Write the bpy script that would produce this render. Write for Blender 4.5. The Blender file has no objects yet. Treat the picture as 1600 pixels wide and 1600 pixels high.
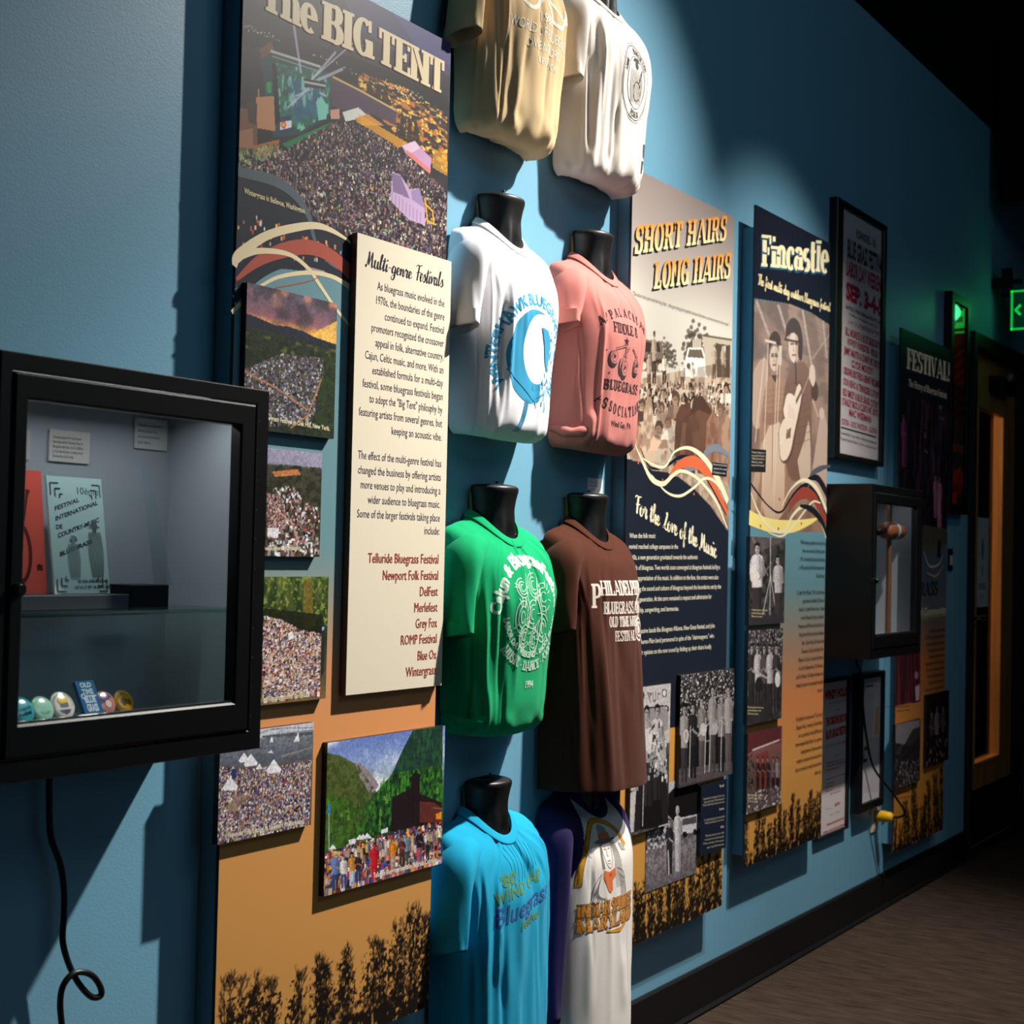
import bpy, math, random
import numpy as np
from mathutils import Vector, Matrix
from mathutils.bvhtree import BVHTree

# ------------------------------------------------------------------ camera, world, lights, exposure
SC = bpy.context.scene
COL = SC.collection
FOC = 2333.0
TH, PITCH, ROLL = math.radians(32.4822), math.radians(1.61034), 0.0225
CAM = np.array([0.0, -1.77147, 1.25])
_fw = np.array([math.cos(TH), math.sin(TH), 0.0]); _rt = np.array([math.sin(TH), -math.cos(TH), 0.0]); _up = np.array([0, 0, 1.0])
FV = _fw*math.cos(PITCH) + _up*math.sin(PITCH)
UV = _up*math.cos(PITCH) - _fw*math.sin(PITCH)
CR, SR = math.cos(ROLL), math.sin(ROLL)
RIGHT = CR*_rt + SR*UV
UPV = CR*UV - SR*_rt
cd = bpy.data.cameras.new('camera'); cd.sensor_width = 36; cd.lens = 36*FOC/1600; cd.clip_start = 0.05; cd.clip_end = 60
cam = bpy.data.objects.new('camera', cd); COL.objects.link(cam)
cam.matrix_world = Matrix(((RIGHT[0], UPV[0], -FV[0], CAM[0]), (RIGHT[1], UPV[1], -FV[1], CAM[1]), (RIGHT[2], UPV[2], -FV[2], CAM[2]), (0, 0, 0, 1)))
SC.camera = cam
cd.dof.use_dof = True; cd.dof.focus_distance = 2.9; cd.dof.aperture_fstop = 7.5

world = bpy.data.worlds.new('room_dark'); SC.world = world; world.use_nodes = True
world.node_tree.nodes['Background'].inputs['Color'].default_value = (0.55, 0.7, 1.0, 1)
world.node_tree.nodes['Background'].inputs['Strength'].default_value = 0.0

def aim(o, tgt):
    o.rotation_euler = (Vector(tgt)-o.location).to_track_quat('-Z', 'Y').to_euler()
def spot(name, loc, tgt, energy, ang, blend, color, size):
    l = bpy.data.lights.new(name, 'SPOT'); l.energy = energy; l.spot_size = math.radians(ang); l.spot_blend = blend; l.color = color; l.shadow_soft_size = size
    o = bpy.data.objects.new(name, l); COL.objects.link(o); o.location = loc; aim(o, tgt); return o
def area(name, loc, tgt, energy, sx, sy, color):
    l = bpy.data.lights.new(name, 'AREA'); l.energy = energy; l.shape = 'RECTANGLE'; l.size = sx; l.size_y = sy; l.color = color
    o = bpy.data.objects.new(name, l); COL.objects.link(o); o.location = loc; aim(o, tgt); return o
spot('track_spot_main', (3.75, -1.20, 3.55), (2.40, 0, 0.75), 470, 71, 1.0, (1.0, 0.95, 0.88), 0.03)
spot('track_spot_left', (3.70, -1.22, 3.55), (2.12, 0, 0.45), 520, 43, 1.0, (1.0, 0.95, 0.88), 0.03)
spot('track_spot_second', (4.2, -1.30, 3.55), (4.25, 0, 0.5), 500, 57, 1.0, (1.0, 0.95, 0.88), 0.03)
spot('track_spot_far', (6.0, -1.5, 3.6), (5.3, 0, 0.3), 24, 56, 1.0, (1.0, 0.93, 0.85), 0.05)
spot('track_spot_opposite', (1.2, -2.6, 3.6), (1.8, -4.6, 1.3), 260, 80, 0.9, (0.85, 0.93, 1.0), 0.05)
spot('corridor_lamp', (6.1, 1.7, 2.5), (7.0, 0, 1.0), 150, 70, 0.5, (1.0, 0.72, 0.42), 0.08)
area('ambient_fill', (3.0, -3.0, 3.7), (3.5, 0, 0.8), 15, 3.0, 1.5, (0.62, 0.83, 1.0))  # unseen area light, added as bluish ambient fill for the shadows
SC.view_settings.view_transform = 'Standard'; SC.view_settings.look = 'None'
SC.view_settings.exposure = 0.0; SC.view_settings.gamma = 1.0; SC.view_settings.use_curve_mapping = False

# ------------------------------------------------------------------ helpers
def P(x, y, off=0.0):
    """photo point -> (along wall, height) on the plane 'off' metres in front of the wall"""
    x = np.asarray(x, float)-800; y = np.asarray(y, float)-800
    r = [FV[i]*FOC + RIGHT[i]*x - UPV[i]*y for i in range(3)]
    t = (-off-CAM[1])/r[1]
    return CAM[0]+t*r[0], CAM[2]+t*r[2]
def lin(c):
    a = np.asarray(c, float)/255.0
    return np.where(a <= 0.04045, a/12.92, ((a+0.055)/1.055)**2.4)

class Acc:
    """collects vertices, faces and colours (0-255) for ONE mesh"""
    def __init__(s): s.V = []; s.F = []; s.C = []; s.n = 0; s.smooth = []
    def add(s, V, F, col, smooth=False):
        V = np.asarray(V, float).reshape(-1, 3); k = s.n
        s.V.append(V); s.n += len(V)
        F = [tuple(int(i)+k for i in f) for f in F]
        s.F += F; s.smooth += [smooth]*len(F)
        nl = sum(len(f) for f in F)
        col = np.asarray(col, float)
        if col.ndim == 1: cc = np.tile(lin(col), (nl, 1))
        else:
            L = lin(col); idx = np.fromiter((i-k for f in F for i in f), int, nl); cc = L[idx]
        s.C.append(cc)
    def box(s, x0, x1, o0, o1, z0, z1, col=(128, 128, 128)):
        V = [(x, -o, z) for x in (x0, x1) for o in (o0, o1) for z in (z0, z1)]
        s.add(V, [(0, 1, 3, 2), (4, 6, 7, 5), (0, 4, 5, 1), (2, 3, 7, 6), (0, 2, 6, 4), (1, 5, 7, 3)], col)
    def bevbox(s, x0, x1, o0, o1, z0, z1, b, col=(128, 128, 128)):
        """box with chamfered front edges"""
        def r(o, i): return [(x0+i, -o, z0+i), (x1-i, -o, z0+i), (x1-i, -o, z1-i), (x0+i, -o, z1-i)]
        V = r(o0, 0)+r(o1-b, 0)+r(o1, b)
        F = [(3, 2, 1, 0), (8, 9, 10, 11)]
        for a in (0, 4):
            for i in range(4): F.append((a+i, a+(i+1) % 4, a+4+(i+1) % 4, a+4+i))
        s.add(V, F, col)
    def ring(s, x0, x1, z0, z1, w, o0, o1, b=0.0, col=(128, 128, 128), ws=None):
        """mitred rectangular frame; ws = (left, right, bottom, top) widths"""
        wl, wr, wb, wt = ws or (w, w, w, w)
        def rc(l, r, bt, t, o): return [(x0+l, -o, z0+bt), (x1-r, -o, z0+bt), (x1-r, -o, z1-t), (x0+l, -o, z1-t)]
        prof = [rc(0, 0, 0, 0, o0), rc(0, 0, 0, 0, o1-b), rc(b, b, b, b, o1), rc(wl-b, wr-b, wb-b, wt-b, o1), rc(wl, wr, wb, wt, o1-b), rc(wl, wr, wb, wt, o0)]
        V = [p for r in prof for p in r]; F = []; n = len(prof)
        for a in range(n):
            c = (a+1) % n
            for i in range(4): F.append((a*4+i, a*4+(i+1) % 4, c*4+(i+1) % 4, c*4+i))
        s.add(V, F, col)
    def cyl(s, p0, p1, r0, r1=None, n=20, col=(128, 128, 128), caps=True):
        r1 = r0 if r1 is None else r1
        p0 = np.array(p0, float); p1 = np.array(p1, float); d = p1-p0; d /= np.linalg.norm(d)
        a = np.cross(d, (0, 0, 1) if abs(d[2]) < .9 else (1, 0, 0)); a /= np.linalg.norm(a); b = np.cross(d, a)
        t = np.arange(n)*2*math.pi/n
        R = np.outer(np.cos(t), a)+np.outer(np.sin(t), b)
        V = np.vstack([p0+R*r0, p1+R*r1])
        F = [(i, (i+1) % n, n+(i+1) % n, n+i) for i in range(n)]
        s.add(V, F, col, True)
        if caps: s.add(V, [tuple(range(n))[::-1], tuple(range(n, 2*n))], col)
    def grid(s, G, col, smooth=True, closed=False):
        """G: (rows, cols, 3) array of points"""
        r, c = G.shape[:2]; F = []
        cc = c if closed else c-1
        i = np.arange(r-1)[:, None]*c; j = np.arange(cc)[None]
        a = (i+j).ravel(); b = (i+(j+1) % c).ravel()
        F = np.stack([a, b, b+c, a+c], 1).tolist()
        s.add(G.reshape(-1, 3), F, np.asarray(col, float).reshape(-1, 3) if np.ndim(col) > 1 else col, smooth)
    def tube(s, pts, r, n=10, col=(20, 20, 20), caps=True):
        pts = np.asarray(pts, float); T = np.gradient(pts, axis=0); T /= np.linalg.norm(T, axis=1)[:, None]
        a = np.cross(T[0], (0.3, 0.1, 1.0)); a /= np.linalg.norm(a); rows = []
        t = np.arange(n)*2*math.pi/n
        rr = np.full(len(pts), r) if np.ndim(r) == 0 else np.asarray(r)
        for p, d, q in zip(pts, T, rr):
            a = a-d*np.dot(a, d); a /= np.linalg.norm(a); b = np.cross(d, a)
            rows.append(p+q*(np.outer(np.cos(t), a)+np.outer(np.sin(t), b)))
        s.grid(np.array(rows), col, True, True)
        if caps:
            s.add(rows[0], [tuple(range(n))[::-1]], col); s.add(rows[-1], [tuple(range(n))], col)
    def lathe(s, base, axis, prof, n=32, col=(128, 128, 128)):
        """prof: (along axis, radius)"""
        base = np.array(base, float); d = np.array(axis, float); d /= np.linalg.norm(d)
        a = np.cross(d, (0, 0, 1) if abs(d[2]) < .9 else (1, 0, 0)); a /= np.linalg.norm(a); b = np.cross(d, a)
        t = np.arange(n)*2*math.pi/n; R = np.outer(np.cos(t), a)+np.outer(np.sin(t), b)
        G = np.array([base+d*h+R*max(r, 1e-5) for h, r in prof])
        s.grid(G, col, True, True)

def obj(name, acc, mat, parent=None, base=None, **props):
    V = np.vstack(acc.V)
    origin = np.array(parent['_w'] if parent is not None else (base if base is not None else (V.min(0)+V.max(0))/2*np.array([1, 1, 0])+np.array([0, 0, V[:, 2].min()])), float)
    me = bpy.data.meshes.new(name)
    me.from_pydata((V-origin).tolist(), [], acc.F)
    C = np.vstack(acc.C); at = me.color_attributes.new('Col', 'FLOAT_COLOR', 'CORNER')
    at.data.foreach_set('color', np.hstack([C, np.ones((len(C), 1))]).astype(np.float32).ravel())
    me.polygons.foreach_set('use_smooth', acc.smooth)
    me.materials.append(mat)
    o = bpy.data.objects.new(name, me); COL.objects.link(o)
    if parent is not None: o.parent = parent; o['_w'] = origin.tolist()
    else: o.location = origin; o['_w'] = origin.tolist()
    for k, v in props.items(): o[k] = v
    return o
def thing(name, loc, label, cat, group=None):
    o = bpy.data.objects.new(name, None); COL.objects.link(o); o.location = loc; o['_w'] = list(map(float, loc))
    o.empty_display_size = 0.05
    o['label'] = label; o['category'] = cat
    if group: o['group'] = group
    return o
def tag(o, label, cat, group=None):
    o['label'] = label; o['category'] = cat
    if group: o['group'] = group
    return o

# ------------------------------------------------------------------ materials
def mat_attr(name, rough=0.45, spec=0.35, bump=0.0, bscale=400, sheen=0.0, metallic=0.0, coat=0.0):
    m = bpy.data.materials.new(name); m.use_nodes = True; nt = m.node_tree; b = nt.nodes['Principled BSDF']
    a = nt.nodes.new('ShaderNodeAttribute'); a.attribute_name = 'Col'
    nt.links.new(a.outputs['Color'], b.inputs['Base Color'])
    b.inputs['Roughness'].default_value = rough; b.inputs['Specular IOR Level'].default_value = spec
    b.inputs['Metallic'].default_value = metallic
    if sheen: b.inputs['Sheen Weight'].default_value = sheen
    if coat: b.inputs['Coat Weight'].default_value = coat
    if bump:
        tc = nt.nodes.new('ShaderNodeTexCoord'); n = nt.nodes.new('ShaderNodeTexNoise'); n.inputs['Scale'].default_value = bscale; n.inputs['Detail'].default_value = 3
        bp = nt.nodes.new('ShaderNodeBump'); bp.inputs['Strength'].default_value = bump; bp.inputs['Distance'].default_value = 0.002
        nt.links.new(tc.outputs['Object'], n.inputs['Vector']); nt.links.new(n.outputs['Fac'], bp.inputs['Height']); nt.links.new(bp.outputs['Normal'], b.inputs['Normal'])
    return m
def mat_flat(name, col, rough=0.5, spec=0.4, bump=0.0, bscale=200, metallic=0.0, vary=0.0, vscale=(6, 6, 6), emit=0.0):
    m = bpy.data.materials.new(name); m.use_nodes = True; nt = m.node_tree; b = nt.nodes['Principled BSDF']
    c = lin(col)
    b.inputs['Base Color'].default_value = (*c, 1); b.inputs['Roughness'].default_value = rough; b.inputs['Specular IOR Level'].default_value = spec; b.inputs['Metallic'].default_value = metallic
    if emit: b.inputs['Emission Color'].default_value = (*c, 1); b.inputs['Emission Strength'].default_value = emit
    if bump or vary:
        tc = nt.nodes.new('ShaderNodeTexCoord'); mp = nt.nodes.new('ShaderNodeMapping'); mp.inputs['Scale'].default_value = vscale if vary else (1, 1, 1)
        nt.links.new(tc.outputs['Object'], mp.inputs['Vector'])
        n = nt.nodes.new('ShaderNodeTexNoise'); n.inputs['Detail'].default_value = 6; n.inputs['Scale'].default_value = 1.0 if vary else bscale
        nt.links.new(mp.outputs['Vector'], n.inputs['Vector'])
        if vary:
            r = nt.nodes.new('ShaderNodeValToRGB'); r.color_ramp.elements[0].position = 0.3; r.color_ramp.elements[1].position = 0.7
            r.color_ramp.elements[0].color = (*(c*(1-vary)), 1); r.color_ramp.elements[1].color = (*np.minimum(c*(1+vary), 1), 1)
            nt.links.new(n.outputs['Fac'], r.inputs['Fac']); nt.links.new(r.outputs['Color'], b.inputs['Base Color'])
        if bump:
            n2 = nt.nodes.new('ShaderNodeTexNoise'); n2.inputs['Scale'].default_value = bscale; n2.inputs['Detail'].default_value = 2
            nt.links.new(tc.outputs['Object'], n2.inputs['Vector'])
            bp = nt.nodes.new('ShaderNodeBump'); bp.inputs['Strength'].default_value = bump; bp.inputs['Distance'].default_value = 0.002
            nt.links.new(n2.outputs['Fac'], bp.inputs['Height']); nt.links.new(bp.outputs['Normal'], b.inputs['Normal'])
    return m
def mat_glass(name, rough=0.0, tint=(1, 1, 1)):
    m = bpy.data.materials.new(name); m.use_nodes = True; nt = m.node_tree; nt.nodes.remove(nt.nodes['Principled BSDF'])
    out = nt.nodes['Material Output']; lw = nt.nodes.new('ShaderNodeLayerWeight'); lw.inputs['Blend'].default_value = 0.5
    p5 = nt.nodes.new('ShaderNodeMath'); p5.operation = 'POWER'; p5.inputs[1].default_value = 5.0; nt.links.new(lw.outputs['Facing'], p5.inputs[0])
    fr = nt.nodes.new('ShaderNodeMath'); fr.operation = 'MULTIPLY_ADD'; fr.inputs[1].default_value = 0.93; fr.inputs[2].default_value = 0.045; nt.links.new(p5.outputs[0], fr.inputs[0])
    tr = nt.nodes.new('ShaderNodeBsdfTransparent'); tr.inputs['Color'].default_value = (*tint, 1)
    gl = nt.nodes.new('ShaderNodeBsdfGlossy'); gl.inputs['Roughness'].default_value = rough
    mx = nt.nodes.new('ShaderNodeMixShader')
    nt.links.new(fr.outputs[0], mx.inputs[0]); nt.links.new(tr.outputs[0], mx.inputs[1]); nt.links.new(gl.outputs[0], mx.inputs[2]); nt.links.new(mx.outputs[0], out.inputs[0])
    return m
M_PRINT = mat_attr('printed_board', 0.40, 0.5)
M_MATTE = mat_attr('matte_paper', 0.8, 0.15)
M_CLOTH = mat_attr('cotton_jersey', 0.9, 0.08, 0.25, 900, 0.05)
M_WALL = mat_flat('blue_wall_paint', (113, 166, 191), 0.42, 0.7, 0.12, 260)
M_BACKING = mat_flat('blue_painted_backing', (108, 160, 185), 0.6, 0.3, 0.2, 300)
M_BLACKWALL = mat_flat('black_upper_paint', (10, 11, 13), 0.9, 0.1)
M_DARKWALL = mat_flat('dark_far_wall_paint', (18, 20, 24), 0.9, 0.1)
M_BASE = mat_flat('black_rubber_base', (16, 16, 18), 0.5, 0.3)
M_CARPET = mat_flat('brown_carpet', (66, 54, 46), 0.95, 0.05, 0.6, 500, 0, 0.4, (60, 9, 9))
M_BLACKMETAL = mat_flat('black_powder_coat', (9, 9, 10), 0.38, 0.32, 0.06, 500)
M_MANNEQUIN = mat_flat('black_moulded_plastic', (20, 19, 19), 0.42, 0.5)
M_CHROME = mat_flat('brushed_chrome', (190, 190, 190), 0.25, 0.5, 0, 200, 1.0)
M_GLASS = mat_glass('clear_glass')
M_ACRYL = mat_glass('clear_acrylic', 0.08, (0.9, 0.95, 0.96))
M_WOOD = mat_flat('varnished_oak', (176, 116, 62), 0.4, 0.4, 0, 200, 0, 0.25, (30, 30, 2))
M_DKFRAME = mat_flat('dark_bronze_frame', (26, 24, 22), 0.5, 0.4)
M_BLACKFRAME = mat_flat('black_wood_frame', (15, 15, 15), 0.4, 0.4)
M_INTERIOR = mat_flat('pale_grey_lining', (172, 178, 182), 0.7, 0.2)
M_CORD = mat_flat('black_cord_rubber', (14, 14, 14), 0.4, 0.4)

# ------------------------------------------------------------------ flat drawing: text, strokes, rasters
_tc = {}; _ly = {}
def text2d(s, bold=0.0, res=3):
    """built-in font outline of one line: vertices (cap height 1), faces, width"""
    k = (s, bold, res)
    if k in _tc: return _tc[k]
    cu = bpy.data.curves.new('tmp', 'FONT'); cu.body = s; cu.size = 1; cu.resolution_u = res; cu.offset = bold
    o = bpy.data.objects.new('tmp', cu); me = o.to_mesh()
    n = len(me.vertices); V = np.empty(n*3); me.vertices.foreach_get('co', V); V = V.reshape(-1, 3)[:, :2]/CAPH
    F = [tuple(p.vertices) for p in me.polygons]; o.to_mesh_clear()
    bpy.data.objects.remove(o); bpy.data.curves.remove(cu)
    w = (V[:, 0].max() if n else 0.3*len(s))
    lab = list(range(n))
    def find(i):
        while lab[i] != i: lab[i] = lab[lab[i]]; i = lab[i]
        return i
    for f in F:
        a = find(f[0])
        for i in f[1:]: lab[find(i)] = a
    seen = {}; lay = np.array([seen.setdefault(find(i), len(seen)) % 5 for i in range(n)], float)*2e-5
    _ly[id(F)] = lay
    _tc[k] = (V, F, w); return _tc[k]
CAPH = 1.0
CAPH = text2d('H')[0][:, 1].max()
_tc.clear(); _ly.clear()

def arcpts(cx, cy, rx, ry, a0, a1, n=18):
    t = np.radians(np.linspace(a0, a1, n)); return np.stack([cx+rx*np.cos(t), cy+ry*np.sin(t)], 1)
def ribbon(pts, w):
    """2-D polyline with width (number or per-point) -> vertices, faces"""
    p = np.asarray(pts, float); d = np.gradient(p, axis=0); L = np.hypot(d[:, 0], d[:, 1]); L[L == 0] = 1; n = np.stack([-d[:, 1]/L, d[:, 0]/L], 1)
    w = (np.full(len(p), w) if np.ndim(w) == 0 else np.asarray(w))[:, None]/2
    V = np.vstack([p+n*w, p-n*w]); k = len(p)
    return V, [(i+1, i, k+i, k+i+1) for i in range(k-1)]
def smooth(pts, n=40):
    p = np.asarray(pts, float); m = len(p); q = np.vstack([2*p[0]-p[1], p, 2*p[-1]-p[-2]]); t = np.linspace(0, m-1-1e-9, n); i = t.astype(int); f = (t-i)[:, None]
    a, b, c, d = q[i], q[i+1], q[i+2], q[i+3]
    return 0.5*((2*b)+(c-a)*f+(2*a-5*b+4*c-d)*f*f+(3*b-a-3*c+d)*f**3)

# slab-serif display alphabet: V vertical stem, H thin bar, D diagonal, A arc (thick at its sides)
GL = {
'A': (.84, ['D', .10, 0, .40, 1, .09], ['D', .40, 1, .72, 0, .2], ['H', .2, .58, .3], ['S', .10, 0, .24], ['S', .71, 0, .32]),
'B': (.68, ['V', .17, 0, 1], ['H', .1, .4, 1], ['H', .1, .4, .52], ['H', .1, .4, 0], ['A', .38, .755, .17, .215, 90, -90], ['A', .39, .26, .2, .235, 90, -90]),
'C': (.66, ['A', .36, .5, .24, .47, 50, 310], ['V2', .58, .66, 1]),
'D': (.72, ['V', .17, 0, 1], ['H', .1, .4, .98], ['H', .1, .4, .02], ['A', .36, .5, .26, .475, 90, -90]),
'E': (.64, ['V', .17, 0, 1], ['H', .1, .58, .97], ['H', .1, .44, .5], ['H', .1, .6, .03], ['V2', .55, .74, 1], ['V2', .42, .38, .62], ['V2', .57, 0, .27]),
'F': (.60, ['V', .17, 0, 1], ['H', .1, .56, .97], ['H', .1, .44, .5], ['V2', .53, .72, 1], ['V2', .42, .38, .62]),
'G': (.72, ['A', .36, .5, .24, .47, 50, 320], ['V2', .58, .68, 1], ['V', .57, 0, .42], ['H', .42, .68, .42]),
'H': (.76, ['V', .17, 0, 1], ['V', .59, 0, 1], ['H', .17, .59, .5]),
'I': (.36, ['V', .18, 0, 1]),
'L': (.60, ['V', .17, 0, 1], ['H', .1, .55, .03], ['V2', .53, 0, .3]),
'M': (.92, ['V', .15, 0, 1], ['V', .77, 0, 1], ['D', .17, 1, .46, .1, .16], ['D', .46, .1, .75, 1, .09]),
'N': (.78, ['V', .14, 0, 1], ['V', .63, 0, 1], ['D', .16, .98, .62, .02, .18]),
'O': (.72, ['A', .36, .5, .25, .47, 0, 360]),
'P': (.64, ['V', .17, 0, 1], ['H', .1, .38, .97], ['H', .1, .38, .45], ['A', .37, .71, .18, .245, 90, -90]),
'R': (.74, ['V', .17, 0, 1], ['H', .1, .38, .97], ['H', .1, .4, .5], ['A', .37, .735, .18, .225, 90, -90], ['D', .4, .5, .6, 0, .18], ['S', .62, 0, .22]),
'S': (.60, ['A', .3, .745, .18, .225, 40, 270], ['A', .3, .265, .19, .235, 90, -130], ['V2', .5, .68, 1], ['V2', .09, 0, .3]),
'T': (.66, ['V', .33, 0, 1], ['H', .06, .6, .97], ['V2', .08, .7, 1], ['V2', .58, .7, 1]),
'U': (.74, ['V', .17, .3, 1], ['V', .58, .3, 1], ['A', .375, .3, .205, .27, 180, 360]),
'V': (.72, ['D', .12, 1, .36, 0, .2], ['D', .36, 0, .6, 1, .1], ['S', .12, 1, .3], ['S', .6, 1, .26]),
'W': (1.0, ['D', .1, 1, .3, 0, .18], ['D', .3, 0, .5, 1, .1], ['D', .5, 1, .7, 0, .18], ['D', .7, 0, .9, 1, .1], ['S', .1, 1, .26], ['S', .9, 1, .24]),
'Y': (.7, ['D', .12, 1, .35, .45, .19], ['D', .35, .45, .6, 1, .1], ['V', .35, 0, .5], ['S', .12, 1, .28], ['S', .6, 1, .24]),
'X': (.7, ['D', .1, 1, .6, 0, .2], ['D', .1, 0, .6, 1, .1], ['S', .1, 1, .26], ['S', .6, 0, .26], ['S', .1, 0, .24], ['S', .6, 1, .24]),
'&': (.8, ['A', .34, .76, .15, .2, -60, 250], ['A', .33, .27, .22, .25, 80, 330], ['D', .22, .65, .68, .02, .16], ['D', .5, .12, .7, .42, .09]),
'!': (.3, ['D', .15, 1.0, .15, .32, .18], ['D', .15, .18, .15, 0, .17]),
'-': (.4, ['D', .08, .42, .32, .42, .1]),
'h': (.68, ['V', .17, 0, 1.02], ['A', .34, .42, .18, .26, 180, 0], ['V', .52, 0, .42]),
'e': (.58, ['A', .3, .35, .2, .34, 0, 310], ['H', .1, .5, .38]),
'i': (.34, ['V', .17, 0, .68], ['D', .17, .98, .17, .82, .19]),
'n': (.68, ['V', .16, 0, .68], ['A', .34, .42, .18, .26, 180, 0], ['V', .52, 0, .42]),
'c': (.54, ['A', .3, .34, .2, .33, 45, 315], ['D', .44, .62, .44, .46, .16]),
'a': (.62, ['A', .27, .21, .17, .2, 0, 360], ['V', .46, 0, .5], ['A', .3, .48, .17, .2, 0, 160]),
's': (.5, ['A', .25, .5, .14, .17, 40, 270], ['A', .25, .18, .15, .17, 90, -130]),
't': (.46, ['V', .2, .12, .95], ['H', .04, .42, .64], ['A', .32, .14, .12, .13, 180, 310]),
'l': (.34, ['V', .17, 0, 1.02]),
' ': (.34,),
}
def slab2d(s, st=.2, th=.085, track=0.0):
    """slab-serif line: vertices, faces, width (cap height 1)"""
    Vs = []; Fs = []; x = 0; k = 0; ly = []
    def put(V, F):
        nonlocal k
        Vs.append(np.asarray(V, float)+[x, 0]); Fs.extend([tuple(i+k for i in f) for f in F]); k += len(V); ly.extend([len(Vs) % 12]*len(V))
    def quad(x0, y0, x1, y1): put([(x0, y0), (x1, y0), (x1, y1), (x0, y1)], [(0, 1, 2, 3)])
    for ch in s:
        g = GL.get(ch) or GL['O']
        for q in g[1:]:
            t = q[0]
            if t == 'V':
                quad(q[1]-st/2, q[2], q[1]+st/2, q[3])
                for y, d in ((q[2], 1), (q[3], -1)):
                    if abs(y) < .01 or abs(y-1) < .03 or abs(y-.68) < .01:
                        quad(q[1]-st/2-.07, min(y, y+d*th), q[1]+st/2+.07, max(y, y+d*th))
            elif t == 'V2': quad(q[1]-th*.6, q[2], q[1]+th*.6, q[3])
            elif t == 'H': quad(q[1], max(0, min(q[3]-th/2, 1-th)), q[2], max(th, min(q[3]+th/2, 1)))
            elif t == 'S': quad(q[1]-q[3]/2, 0 if q[2] == 0 else 1-th, q[1]+q[3]/2, th if q[2] == 0 else 1)
            elif t == 'D':
                w = q[5]/2; put([(q[1]-w, q[2]), (q[1]+w, q[2]), (q[3]+w, q[4]), (q[3]-w, q[4])] if q[2] != q[4] else [(q[1], q[2]-w), (q[3], q[2]-w), (q[3], q[2]+w), (q[1], q[2]+w)], [(0, 1, 2, 3)])
            elif t == 'A':
                p = arcpts(*q[1:7], 22); a = np.radians(np.linspace(q[5], q[6], 22)); put(*ribbon(p, th+(st-th)*np.abs(np.cos(a))**1.3))
        x += g[0]+track
    _ly[id(Fs)] = np.array(ly, float)*1.5e-5; _keep.append(Fs)
    return np.vstack(Vs), Fs, x
_keep = []
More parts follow.
